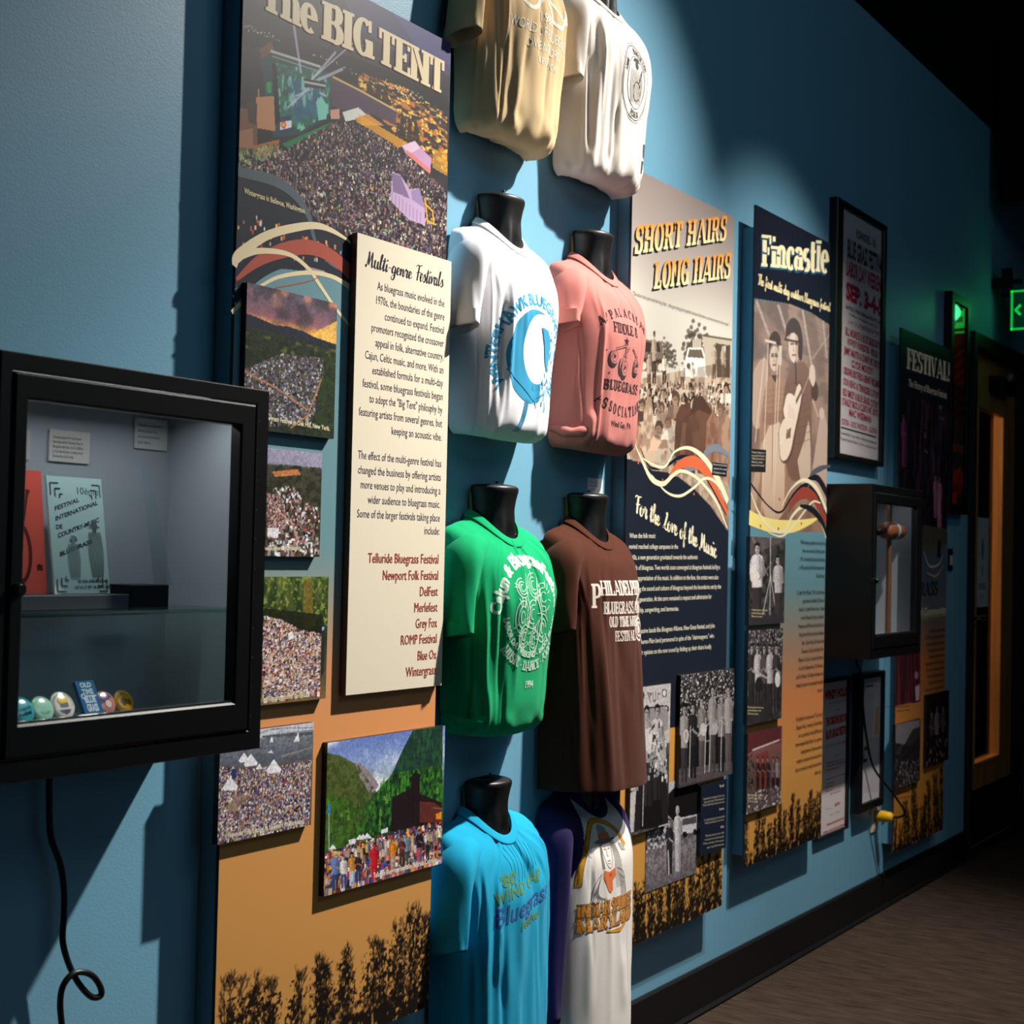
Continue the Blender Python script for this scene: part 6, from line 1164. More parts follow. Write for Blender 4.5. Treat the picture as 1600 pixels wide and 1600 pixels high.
a = Acc(); a.cyl((BX+.005, -o0-.1, z1+.01), (BX+.005, -o0-.1, CEIL_Z), .002, n=8); obj('suspension_wire', a, M_CHROME, t); a = Acc(); a.cyl((BX+.005, -o0-.9, z1+.01), (BX+.005, -o0-.9, CEIL_Z), .002, n=8); obj('suspension_wire', a, M_CHROME, t)

# ------------------------------------------------------------------ display cases
def display_case(x0, x1, z0, z1, d, label, glow=.5):
    t = thing('display_case', ((x0+x1)/2, -d/2, z0), label, 'display case', 'black wall mounted display cases')
    W = .016; a = Acc()
    a.box(x0, x0+W, 0, d-.022, z0, z1); a.box(x1-W, x1, 0, d-.022, z0, z1); a.box(x0+W, x1-W, 0, d-.022, z0, z0+W); a.box(x0+W, x1-W, 0, d-.022, z1-W, z1); obj('cabinet_shell', a, M_BLACKMETAL, t)
    a = Acc(); a.box(x0+W, x1-W, 0, .006, z0+W, z1-W); a.box(x1-W-.003, x1-W, .006, d-.03, z0+W, z1-W); a.box(x0+W, x0+W+.003, .006, d-.03, z0+W, z1-W); a.box(x0+W+.003, x1-W-.003, .006, d-.03, z0+W, z0+W+.003); obj('lining', a, M_INTERIOR, t)
    a = Acc(); a.ring(x0, x1, z0, z1, .02, d-.022, d, .0015, ws=(.02, .029, .03, .024)); obj('face_frame', a, M_BLACKMETAL, t)
    a = Acc(); a.ring(x0+.0215, x1-.032, z0+.0315, z1-.0255, .03, d-.018, d+.003, .003, ws=(.023, .033, .044, .034)); dr = obj('door', a, M_BLACKMETAL, t)
    gx0, gx1, gz0, gz1 = x0+.0445, x1-.065, z0+.0755, z1-.0595
    a = Acc(); a.box(gx0-.006, gx1+.006, d-.012, d-.009, gz0-.006, gz1+.006); obj('glass_pane', a, M_GLASS, dr)
    a = Acc(); a.box(gx0, gx1, d-.009, d-.0015, gz0, gz0+.003); obj('glass_trim', a, M_CHROME, dr)
    a = Acc(); a.cyl((x0+.034, -d-.003, z0+.25), (x0+.034, -d-.010, z0+.25), .0095); a.cyl((x0+.034, -d-.010, z0+.25), (x0+.034, -d-.013, z0+.25), .0075, .006); obj('lock', a, M_BLACKMETAL, dr)
    a = Acc(); a.cyl((x1-.0305, -d-.001, z0+.034), (x1-.0305, -d-.001, z1-.028), .0028, n=10); 
    h = obj('hinge', a, M_BLACKMETAL, t)
    a = Acc(); a.box(x0+.06, x1-.06, d-.075, d-.055, z1-W-.010, z1-W-.001, (210, 210, 205)); obj('light_strip', a, M_MATTE, t)
    l = bpy.data.lights.new('case_strip_light', 'AREA'); l.shape = 'RECTANGLE'; l.size = x1-x0-.14; l.size_y = .015; l.energy = glow; l.color = (.86, .93, 1.0)
    lo = bpy.data.objects.new('case_strip_light', l); COL.objects.link(lo); lo.location = ((x0+x1)/2, -d+.065, z1-W-.013); lo.rotation_euler = (math.radians(-12), 0, 0)
    for k in range(11):
        z = z0+.05+k*(z1-z0-.1)/10; a = Acc(); a.cyl((x1-.0245, -d, z), (x1-.0245, -d-.001, z), .0016, n=8); obj('screw', a, M_CHROME, h)
    return t
CX0, CX1, CZ0, CZ1, CD = 1.248, 1.757, .940, 1.496, .20
display_case(CX0, CX1, CZ0, CZ1, CD, 'black display case with glass door, nearest on the left wall')
def incase(x, y, off): return P(x, y, off)
# shelf, riser and booklets
ZS = float(P(200, 954, .165)[1])
a = Acc(); a.box(CX0+.02, CX1-.02, .008, .168, ZS-.006, ZS, ); tag(obj('glass_shelf', a, mat_glass('green_edged_glass', .0, (.86, .97, .93)), base=(1.5, -.09, ZS-.006)), 'clear glass shelf across the middle of the near case', 'shelf')
def slabpart(name, x0, x1, o0, o1, z0, z1, mat, label, cat, group=None): a = Acc(); a.bevbox(x0, x1, o0, o1, z0, z1, .001); return tag(obj(name, a, mat), label, cat, group)
rx1 = float(P(183, 940, .09)[0])
M_RISER = mat_flat('dark_slate_riser', (44, 54, 62), .6, .3)
slabpart('riser', CX0+.022, rx1, .035, .115, ZS, ZS+.021, M_RISER, 'dark flat riser on the shelf under the two booklets', 'riser')
slabpart('riser', rx1+.02, rx1+.095, .035, .10, ZS, ZS+.034, M_BLACKMETAL, 'black block riser on the shelf right of the booklets', 'riser')
def booklet(x0, x1, z0, h, off, lean, col, draw, label):
    """thin booklet standing on its lower edge, leaning back"""
    S = Sheet(0.0); W = x1-x0
    S.add([(-W/2, 0, 0), (W/2, 0, 0), (W/2, 0, h), (-W/2, 0, h), (-W/2, .004, 0), (W/2, .004, 0), (W/2, .004, h), (-W/2, .004, h)], [(0, 1, 2, 3), (5, 4, 7, 6), (3, 2, 6, 7), (0, 4, 5, 1), (1, 5, 6, 2), (4, 0, 3, 7)], col)
    draw(S, W, h); o = obj('booklet', S, M_MATTE, base=(0, 0, 0)); o.location = ((x0+x1)/2, -off, z0); o.rotation_euler = (-lean, 0, 0); tag(o, label, 'booklet'); return o
bo = .085; bz = ZS+.0215
x0 = float(P(86, 930, bo)[0]); x1 = float(P(172, 930, bo)[0]); hh = float(P(160, 745, bo)[1])-bz
def prog(S, W, h):
    C = (52, 56, 58)
    S.text('10ème', .022, h*.855, h*.06, C, w=W*.42, align='C')
    for t, x, y, w in (('FESTIVAL', -.40, .70, .46), ('INTERNATIONAL', -.40, .615, .80), ('DE', -.40, .545, .12), ('COUNTRY-MUSIC', -.38, .47, .78), ('&', -.10, .45, .07), ('BLUEGRASS', -.37, .315, .60)): S.text(t, x*W, y*h, h*.036, C, w=w*W, bold=.03, slope=.33 if t not in ('&', 'DE') else .1)
    S.text('LE COL-DES-ROCHES', .02, h*.095, h*.022, C, w=W*.56, align='C', bold=.03); S.text('LE 16,17 ET 18 JUIN 2000', .02, h*.045, h*.022, C, w=W*.68, align='C', bold=.03)
    for sx, sz in ((1, .94), (-1, .94), (1, .02), (-1, .02)): 
        s = 1 if sz < .5 else -1
        for q, e in ((0, .30), (.008, .2), (.016, .1)): S.ink(*ribbon([(sx*(W*.45-q), h*sz+s*q), (sx*(W*.45-q)-sx*W*e*.5, h*sz+s*q)], .002), C); S.ink(*ribbon([(sx*(W*.45-q), h*sz+s*q), (sx*(W*.45-q), h*sz+s*h*e*.35+s*q)], .002), C)
    for dx, sc, c in ((.03, 1.0, (84, 96, 94)), (-.012, .8, (118, 136, 132))):      # engraved figures with a cowboy hat
        S.poly([(dx-.006*sc, h*.58*sc), (dx+.006*sc, h*.58*sc), (dx+.004*sc, h*.62*sc), (dx-.004*sc, h*.62*sc)], c); S.disc(dx, h*.56*sc, .004*sc, .007*sc, c, 12); S.poly([(dx-.011*sc, h*.57*sc), (dx+.011*sc, h*.57*sc), (dx+.008*sc, h*.58*sc), (dx-.008*sc, h*.58*sc)], c)
        for k in range(9): S.stroke([(dx+(-.011+k*.0026)*sc, h*.53*sc), (dx+(-.013+k*.0032)*sc, h*.35*sc), (dx+(-.009+k*.0023)*sc, h*.14)], .0013, c, 12)
booklet(x0, x1, bz, hh, bo, math.radians(9), (176, 204, 196), prog, 'pale green festival programme with slanted lettering on the shelf')
def redb(S, W, h):
    C = (96, 34, 30)
    t = np.linspace(0, 2*math.pi, 40); S.ink(*ribbon(np.stack([.006+.020*np.cos(t), h*.33+.042*np.sin(t)], 1), .006), C); S.stroke([(.010, h*.46), (.018, h*.62), (.024, h*.78), (.027, h*.84)], (.006, .004, .004, .008), C)
    S.text('2000', .0, h*.09, h*.035, C, w=.03, bold=.04, align='C'); S.text('BLUEGRASS', -.02, h*.88, h*.03, C, w=.06, bold=.03, align='C'); S.text('MEETING', -.02, h*.79, h*.03, C, w=.05, bold=.03, align='C')
    for k in range(4): S.stroke([(.036, h*(.19+.012*k)), (.040, h*(.20+.012*k)), (.046, h*(.19+.012*k))], .002, C, 8)
xr0 = float(P(82, 935, bo)[0]); booklet(xr0-.105, xr0-.001, bz, hh*1.03, bo-.01, math.radians(7), (224, 92, 74), redb, 'red banjo booklet at the left end of the shelf')
# caption cards on the back of the case
def card(x0p, x1p, yt, yb, off, col, lines, label, tcol=(84, 80, 76), h=.0042):
    X0, Z1 = P(x0p, yt, off); X1, _ = P(x1p, yt+2, off); _, Z0 = P(x0p, yb, off); S = Sheet(off); sheet_box(S, float(X0), float(X1), float(Z0), float(Z1), .003, col, col)
    S.lines(lines, float(X0)+.006, float(Z1)-.013, h, (float(Z1-Z0)-.012)/max(len(lines), 1), tcol, cond=.68, res=2)
    tag(obj('caption_card', S, M_MATTE), label, 'caption card', 'caption cards in the near case'); 
card(78, 141, 670, 720, .0105, (206, 200, 190), ['Festival program for the Festival', 'International de Country-Music &', 'Bluegrass held June 16-18, 2000 in', 'Le Col-des-Roches in Switzerland.', 'Donated by Lilly Pavlak.'], 'cream caption card above the pale green programme')
card(18, 48, 670, 716, .0105, (196, 190, 182), ['', '', '', ''], 'caption card half hidden by the left door frame of the near case')
card(212, 262, 652, 700, .0105, (206, 206, 200), ['Festival buttons from several', 'bluegrass festivals of the', 'past, loaned to the museum', 'by the collector.'], 'white caption card at the top right of the near case back')
card(277, 303, 918, 948, .03, (40, 42, 46), ['ALL BUTTONS', 'and pins are', 'on loan'], 'small black caption card low at the right of the near case', (190, 186, 182))
# slanted clear acrylic sheet, made up for a triangular reflection in the glass
a = Acc(); ex0 = float(P(232, 915, .08)[0]); ezt = float(P(250, 728, .06)[1])
a.add([(ex0-.005, -.10, ZS+.034), (ex0+.03, -.10, ZS+.034), (ex0+.022, -.05, ezt), (ex0+.008, -.05, ezt), (ex0-.005, -.097, ZS+.034), (ex0+.03, -.097, ZS+.034), (ex0+.022, -.047, ezt), (ex0+.008, -.047, ezt)], [(0, 1, 2, 3), (5, 4, 7, 6), (0, 4, 5, 1), (1, 5, 6, 2), (2, 6, 7, 3), (3, 7, 4, 0)], (220, 220, 220))
tag(obj('reflection_sheet', a, M_ACRYL, base=(ex0+.012, -.08, ZS+.034)), 'clear acrylic sheet made up for a reflection, right of the programme', 'easel')
# badges on a clear rail at the bottom of the case
ZB = CZ0+.0195; ro = .145
bx1 = float(P(222, 1110, ro)[0])
zr = float(P(120, 1122, ro)[1])
slabpart('clear_rail', CX0+.022, bx1+.01, .085, ro+.006, ZB, zr, mat_flat('frosted_acrylic_rail', (150, 160, 164), .25, .5), 'low frosted rail along the case bottom under the badges', 'rail')
def badge(px, py, r_px, col, draw, label, lean=.5, sq=False):
    k = r_px/ (2245/2.1/(1-ro/1.77)) if False else None
    X, Z = P(px, py, .125); _, Z2 = P(px, py-r_px, .125); r = float(Z2-Z)
    S = Sheet(0.0)
    if sq:
        w, h = r*.72, r*1.12
        S.add([(-w, 0, 0), (w, 0, 0), (w, 0, 2*h), (-w, 0, 2*h), (-w, .006, 0), (w, .006, 0), (w, .006, 2*h), (-w, .006, 2*h)], [(0, 1, 2, 3), (5, 4, 7, 6), (3, 2, 6, 7), (0, 4, 5, 1), (1, 5, 6, 2), (4, 0, 3, 7)], col); draw(S, w, h)
    else:
        S.lathe((0, .006, r), (0, -1, 0), [(0, 0), (0, r), (.002, r*1.0), (.0036, r*.95), (.0049, r*.72), (.0055, r*.35), (.0056, 0)], 36, col); S.surf = lambda x, z, lift: (x, -.0004+.0022*((x*x+(z-r)**2)/(r*r))-lift, z); draw(S, r, r)
    o = obj('badge', S, M_BADGE, base=(0, 0, 0)); o.location = (float(X), -.135, zr+.0005); o.rotation_euler = (-lean, 0, 0); tag(o, label, 'badge', 'festival button badges on the clear rail'); return o
M_BADGE = mat_attr('glossy_button_film', .15, .6, coat=.5)
def b1(S, r, h): S.text('Bluegrass', 0, h*.9, r*.24, (20, 60, 76), w=r*1.3, align='C', slope=.25); S.text('Festival', .0, h*.5, r*.26, (16, 44, 60), w=r*1.1, align='C', bold=.03, slope=.2)
def b2(S, r, h): S.arc_text('FESTIVAL', 0, h, r*.6, 270, r*.2, (90, 140, 110), inward=True)
def b3(S, r, h): S.disc(0, h*1.3, r*.42, r*.34, (226, 190, 60)); S.poly([(-r*.5, h*.6), (r*.5, h*.6), (r*.3, h*.35), (0, h*.25), (-r*.3, h*.4)], (90, 92, 104)); S.poly([(-r*.3, h*.8), (r*.35, h*.8), (r*.35, h*1.1), (-r*.3, h*1.05)], (120, 122, 124)); S.arc_text('BLUEGRASS MUSIC FESTIVAL', 0, h, r*.72, 90, r*.14, (120, 120, 124), cond=1.0)
def b4(S, w, h):
    C = (196, 214, 226)
    for t, z, hh in (('OLD', 1.62, .26), ('TIME', 1.22, .28), ('BLUE', .72, .34), ('GRASS', .22, .40)): S.text(t, .0, z*h, hh*h, C, w=w*1.2, align='C', bold=.04)
    t = np.linspace(0, 2*math.pi, 20); S.ink(*ribbon(np.stack([-w*.6+w*.2*np.cos(t), h*1.1+w*.2*np.sin(t)], 1), w*.1), C); S.ink(*ribbon([(-w*.4, h*1.1), (w*.8, h*1.1)], w*.1), C)
def b5(S, r, h): S.poly(arcpts(0, h, r*.75, r*.75, 30, 200, 16), (84, 60, 96)); S.disc(r*.1, h*.8, r*.3, r*.3, (214, 196, 190))
def b6(S, r, h): S.disc(0, h, r*.78, r*.78, (190, 140, 26)); S.poly(arcpts(-r*.2, h*.9, r*.35, r*.4, 0, 360, 14)[:-1], (70, 60, 24)); S.poly(arcpts(r*.3, h*.8, r*.2, r*.28, 0, 360, 14)[:-1], (76, 62, 26)); S.arc_text('BLUEGRASS', 0, h, r*.55, 90, r*.16, (110, 84, 20))
badge(37, 1110, 22, (60, 156, 168), b1, 'teal round badge at the left end of the rail')
badge(68, 1104, 21, (150, 206, 180), b2, 'mint green round badge between the teal and white ones')
badge(100, 1099, 23, (216, 210, 204), b3, 'white round badge with a yellow sun, left of the blue badge')
badge(142, 1090, 26, (32, 92, 140), b4, 'blue rectangular badge lettered BLUE GRASS', sq=True)
badge(166, 1094, 20, (176, 120, 110), b5, 'pink and purple round badge just right of the blue one')
badge(195, 1094, 19, (206, 156, 36), b6, 'mustard yellow round badge at the right end of the rail')
# cord under the near case
q = lambda x, y, o=.02: wp(x, y, o)
pts = smooth([q(77, 1215, .03), q(77, 1270, .03), q(80, 1310, .03), q(94, 1350, .028), q(100, 1390, .028), q(100, 1430, .028), q(98, 1470, .028), q(107, 1505, .03), q(122, 1535, .034), q(142, 1557, .038), q(157, 1556, .04), q(157, 1543, .042), q(146, 1526, .042), q(130, 1519, .042), q(112, 1523, .04), q(98, 1542, .036), q(94, 1570, .03), q(97, 1610, .03), q(99, 1680, .03), q(101, 1800, .03)], 160)
a = Acc(); a.tube(pts, .0048, 12, (12, 12, 12)); tag(obj('power_cord', a, M_CORD, base=tuple(pts[-1])), 'black power cord with a loop hanging below the near case', 'cord')

FX0, FX1 = 4.583, 5.108
display_case(FX0, FX1, .942, 1.498, CD, 'black display case beside the Fincastle panel, farther along the wall', .12)
# things in the far case: a wooden can-like rattle, a wooden neck, cards
sx_, _ = P(1389, 900, .15); sx_ = float(sx_)
a = Acc(); a.tube([(sx_-.004, -.15, CZ0+.025), (sx_, -.15, 1.2), (sx_+.002, -.148, 1.455)], [.010, .009, .008], 12); tag(obj('wooden_stick', a, mat_flat('dark_varnished_wood', (120, 82, 62), .4, .4)), 'slim brown wooden neck standing upright in the far case', 'wooden stick')
cx, cz = P(1385, 829, .148); cx, cz = float(cx), float(cz)
t = thing('wooden_cup', (cx+.06, -.148, cz-.03), 'round brown wooden cup lying on its side in the far case', 'cup')
a = Acc(); a.lathe((cx-.02, -.148, cz), (1, 0, 0), [(0, 0), (0, .026), (.03, .030), (.10, .030), (.15, .027), (.152, .024), (.152, 0)], 28); obj('body', a, mat_flat('turned_brown_wood', (150, 92, 60), .4, .4, vary=.3, vscale=(9, 60, 60)), t)
a = Acc(); a.lathe((cx+.045, -.148, cz), (1, 0, 0), [(0, .0295), (0, .0312), (.022, .0314), (.022, .0298)], 28); obj('pale_band', a, mat_flat('pale_band_paint', (170, 176, 184), .5, .3), t)
a = Acc(); a.tube([(cx-.015, -.148, cz), (cx-.05, -.147, cz-.004), (cx-.09, -.146, cz-.010)], [.012, .010, .009], 12); obj('handle', a, M_BLACKMETAL, t)
S = Sheet(.03); Xa, Za = P(1372, 880, .03); Xb, Zb = P(1382, 988, .03); sheet_box(S, float(Xa)-.03, float(Xb)-.01, CZ0+.022, float(Za), .002, (206, 194, 186), (214, 200, 190)); S.poly([(float(Xa)-.02, CZ0+.09), (float(Xa)+.02, CZ0+.09), (float(Xa)+.02, CZ0+.17), (float(Xa)-.02, CZ0+.17)], (84, 80, 80))
tag(obj('printed_leaflet', S, M_MATTE), 'pale printed leaflet standing at the left in the far case', 'leaflet')

# ------------------------------------------------------------------ the eight shirts
rows = [ZT+ROW+.03, ZT+.008, ZT-ROW-.004, ZT-2*ROW-.02]
MN = {(0, 0): 'under the tan t-shirt at the top', (0, 1): 'under the cream t-shirt at the top', (1, 0): 'showing above the white t-shirt', (1, 1): 'showing above the dusty pink t-shirt', (2, 0): 'showing above the green t-shirt', (2, 1): 'showing above the brown t-shirt', (3, 0): 'showing above the turquoise t-shirt', (3, 1): 'shaded under the navy sleeved raglan shirt'}
for (i, j), s in MN.items(): mannequin((C1, C2)[j], rows[i], 'black half torso form with a flat neck, '+s, nail=1.0 if (i, j) == (1, 0) else .25)
def ring2(S, cx, cz, rx, rz, w, col, a0=0, a1=360, n=40): S.ink(*ribbon(arcpts(cx, cz, rx, rz, a0, a1, n), w), col)

def pr_tan(S, c, zt):
    C = (232, 222, 202); z = 2.340
    S.text('1988', c+.0, z+.030, .020, C, w=.05, align='C', bold=.02); S.text('WORLD OF BLUEGRASS', c, z, .020, C, w=.22, align='C', bold=.01); S.text('OWENSBORO', c+.005, z-.030, .018, C, w=.13, align='C', bold=.01); S.text('KENTUCKY', c+.02, z-.058, .014, C, w=.09, align='C', bold=.01)
    ring2(S, c-.055, z+.085, .032, .036, .009, C); ring2(S, c+.055, z+.09, .045, .05, .009, C, 180, 360); S.stroke([(c-.03, z+.06), (c+.01, z+.095), (c+.06, z+.07), (c+.11, z+.06)], .008, C)
def pr_cream(S, c, zt):
    C = (72, 70, 68); z = 2.358; x = c+.004
    for k, w in ((1.0, .0022), (.70, .0018), (1.07, .0012)): ring2(S, x, z, .056*k, .088*k, w, C)
    S.arc_text('BLUEGRASS', x, z, .067, 62, .015, C, cond=.85, slab=(.22, .1), rx=.043); S.arc_text('AUDIE', x, z, .067, 152, .013, C, cond=.8, slab=(.22, .1), rx=.043); S.arc_text('FESTIVAL', x, z, .083, 270, .015, C, cond=.85, inward=True, slab=(.22, .1), rx=.053)
    S.disc(x+.002, z+.040, .008, .010, C, 14); S.poly([(x-.014, z+.048), (x+.018, z+.048), (x+.010, z+.058), (x-.006, z+.058)], C)
    for k in range(9): S.stroke([(x-.024+k*.006, z+.028), (x-.026+k*.0065, z-.01), (x-.020+k*.005, z-.050)], (.0012, .0022, .0012), C, 12)
    ring2(S, x+.004, z-.02, .016, .022, .002, C); S.stroke([(x+.012, z), (x+.026, z+.034)], .0035, C, 6)
    S.poly([(x+.088, z-.12), (x+.10, z-.12), (x+.10, z-.155), (x+.09, z-.15)], C); S.poly([(x+.086, z-.16), (x+.098, z-.16), (x+.096, z-.19), (x+.089, z-.19)], C)
def pr_white(S, c, zt):
    C = (56, 152, 192); z = 1.665; x = c-.005
    S.arc_text('WINTERHAWK BLUEGRASS FESTIVAL', x, z, .108, 88, .023, C, cond=.86, bold=.03, rx=.104)
    # crescent moon with the hawk over its lower right
    o = arcpts(x-.002, z, .086, .098, 70, 292, 40); i = arcpts(x+.018, z+.018, .058, .074, 286, 66, 40); S.ink(np.vstack([o, i]), [(k, k+1, 79-k-1, 79-k) for k in range(39)], C)
    r = np.random.default_rng(4)
    for k in range(90):                       # feather strokes
        a = r.uniform(-1.9, .9); q = r.uniform(.45, 1.0); px, pz = x+.012+q*.078*math.cos(a), z-.004+q*.096*math.sin(a)
        S.ink(*ribbon([(px, pz), (px+r.uniform(-.003, .006), pz-r.uniform(.006, .012))], .0026), C)
    for k in range(7): S.stroke([(x-.085+k*.012, z-.035-k*.006), (x-.04+k*.009, z-.062-k*.005), (x+.004+k*.006, z-.088+k*.002)], .0028, C, 12)
    S.poly([(x+.02, z+.065), (x+.048, z+.06), (x+.062, z+.03), (x+.06, z-.03), (x+.045, z-.01), (x+.036, z+.03)], C)
    for k in range(3): S.stroke([(x-.02+k*.006, z-.09), (x-.028+k*.005, z-.13), (x-.045+k*.006, z-.16)], .0026, C, 10)
    S.stroke([(x+.05, z-.085), (x+.06, z-.098), (x+.056, z-.112)], .004, C, 8)
def pr_pink(S, c, zt):
    C = (52, 36, 38); x = c-.004
    S.arc_text('APPALACHIAN', x, 1.555, .250, 90, .021, C, cond=1.0, slab=(.2, .11, .42), rx=.215)
    S.text('FIDDLE &', x-.008, 1.764, .024, C, w=.115, align='C', slab=(.2, .1))
    S.text('BLUEGRASS', x-.004, 1.632, .023, C, w=.155, align='C', slab=(.22, .1, .1)); S.arc_text('ASSOCIATION', x, 1.846, .272, 270, .024, C, cond=.95, slab=(.22, .11, .35), inward=True, rx=.235)
    S.text('Wind Gap, PA', x-.004, 1.549, .013, C, w=.095, align='C', bold=.01)
    st = [(x-.010+(.011 if k % 2 == 0 else .0045)*math.sin(k*math.pi/5), 1.748+(.011 if k % 2 == 0 else .0045)*math.cos(k*math.pi/5)) for k in range(10)]; S.ink(st+[(x-.010, 1.748)], [(k, (k+1) % 10, 10) for k in range(10)], C)
    for bx, bz, rx, rz, tx_, tz in ((x-.058, 1.708, .017, .021, x-.008, 1.738), (x-.022, 1.693, .014, .022, x+.004, 1.735), (x-.0102, 1.688, .016, .024, x-.0101, 1.735), (x+.048, 1.698, .015, .022, x+.020, 1.735)):
        S.poly(arcpts(bx-.003, bz-.006, rx, rz, 0, 360, 20)[:-1], C); S.poly(arcpts(bx+.002, bz+.001, rx*.86, rz*.86, 0, 360, 20)[:-1], (190, 116, 108)); ring2(S, bx+.002, bz+.001, rx*.6, rz*.6, .0014, C); S.ink(*ribbon([(bx+.002, bz+rz*.8), (tx_, tz)], .006), C); S.ink(*ribbon([(bx+.002, bz+rz*.8), (tx_, tz)], .0025), (190, 116, 108)); S.disc(bx+.002, bz, .004, .005, C, 10)
    for dx, dz in ((-.085, .02), (-.07, -.03), (-.05, -.045), (.07, -.05), (-.03, -.06)): S.disc(x+dx, 1.70+dz, .002, .002, C, 8)
def pr_green(S, c, zt):
    C = (196, 226, 204); x = c+.0; z = 1.13
    S.arc_text('Cajun & Bluegrass', x, z, .100, 118, .026, C, cond=.80, bold=.05); S.arc_text('Festival', x, z, .100, 30, .026, C, cond=.80, bold=.05); S.disc(x+.075, z+.082, .004, .004, C, 8)
    r = np.random.default_rng(9)
    for (dx, dz, rx, rz) in ((-.04, .05, .018, .02), (.012, .055, .024, .026), (.05, .03, .022, .03), (-.045, -.01, .02, .034), (.0, -.005, .026, .03), (.045, -.035, .022, .03), (-.03, -.05, .022, .024), (.01, -.06, .016, .024)):
        for k in (1.0, .66, .36): ring2(S, x+dx, z+dz, rx*k, rz*k, .0022, C, r.uniform(0, 90), r.uniform(280, 360), 20)
        for k in range(7): a = r.uniform(0, 6.28); S.ink(*ribbon([(x+dx+rx*.7*math.cos(a), z+dz+rz*.7*math.sin(a)), (x+dx+rx*1.25*math.cos(a), z+dz+rz*1.25*math.sin(a))], .002), C)
    S.stroke([(x-.02, z+.08), (x-.03, z+.04), (x-.015, z), (x-.03, z-.06)], .003, C); S.stroke([(x+.03, z+.08), (x+.02, z+.03), (x+.035, z-.02), (x+.02, z-.09)], .003, C)
    S.arc_text('LABOR DAY WEEKEND - RHODE ISLAND', x+.005, z+.005, .100, 270, .011, C, cond=.95, inward=True, bold=.05); S.arc_text('MUSIC - DANCE - FOOD', x+.005, z+.005, .128, 270, .020, C, cond=.95, inward=True, slab=(.22, .1)); S.text('1994', x+.005, z-.158, .014, C, w=.032, align='C', bold=.03)
def pr_brown(S, c, zt):
    C = (222, 208, 196)
    S.text('P', c-.118, 1.132, .055, C, w=.03, slab=(.2, .1)); S.text('HILADELPHIA', c-.088, 1.160, .034, C, w=.20, slab=(.22, .1)); S.text('BLUEGRASS AND', c-.08, 1.118, .028, C, w=.18, slab=(.22, .1)); S.text('OLD TIME MUSIC', c-.062, 1.088, .024, C, w=.14, slab=(.22, .1)); S.text('FESTIVAL', c-.04, 1.055, .024, C, w=.085, slab=(.22, .1))
    for k in (1, .6): ring2(S, c+.075, 1.08, .028*k, .026*k, .005, C)
    S.stroke([(c+.06, 1.13), (c+.08, 1.16), (c+.10, 1.15)], .006, C); S.stroke([(c+.075, 1.105), (c+.09, 1.15), (c+.11, 1.19)], .005, C); S.disc(c+.075, 1.08, .01, .01, C, 10)
def pr_blue(S, c, zt):
    G, V = (92, 136, 92), (52, 92, 156); x = c
    for k in range(9): S.stroke([(x-.05+k*.014, .56+.004*k), (x-.035+k*.012, .60+.01*(k % 3)), (x-.045+k*.013, .66-.006*abs(k-4))], .0012, (30, 120, 152), 14)
    S.text("'80", x-.078, .566, .022, G, w=.05, bold=.03, slope=.14, shear=.1); S.text('WIND GAP', x-.098, .536, .022, G, w=.17, bold=.03, slope=.16, shear=.1)
    S.text('Bluegrass', x-.104, .490, .036, V, w=.20, bold=.012, slope=.16, shear=.15); S.text('Festival', x-.03, .475, .017, G, w=.085, bold=.03, slope=.16, shear=.1)
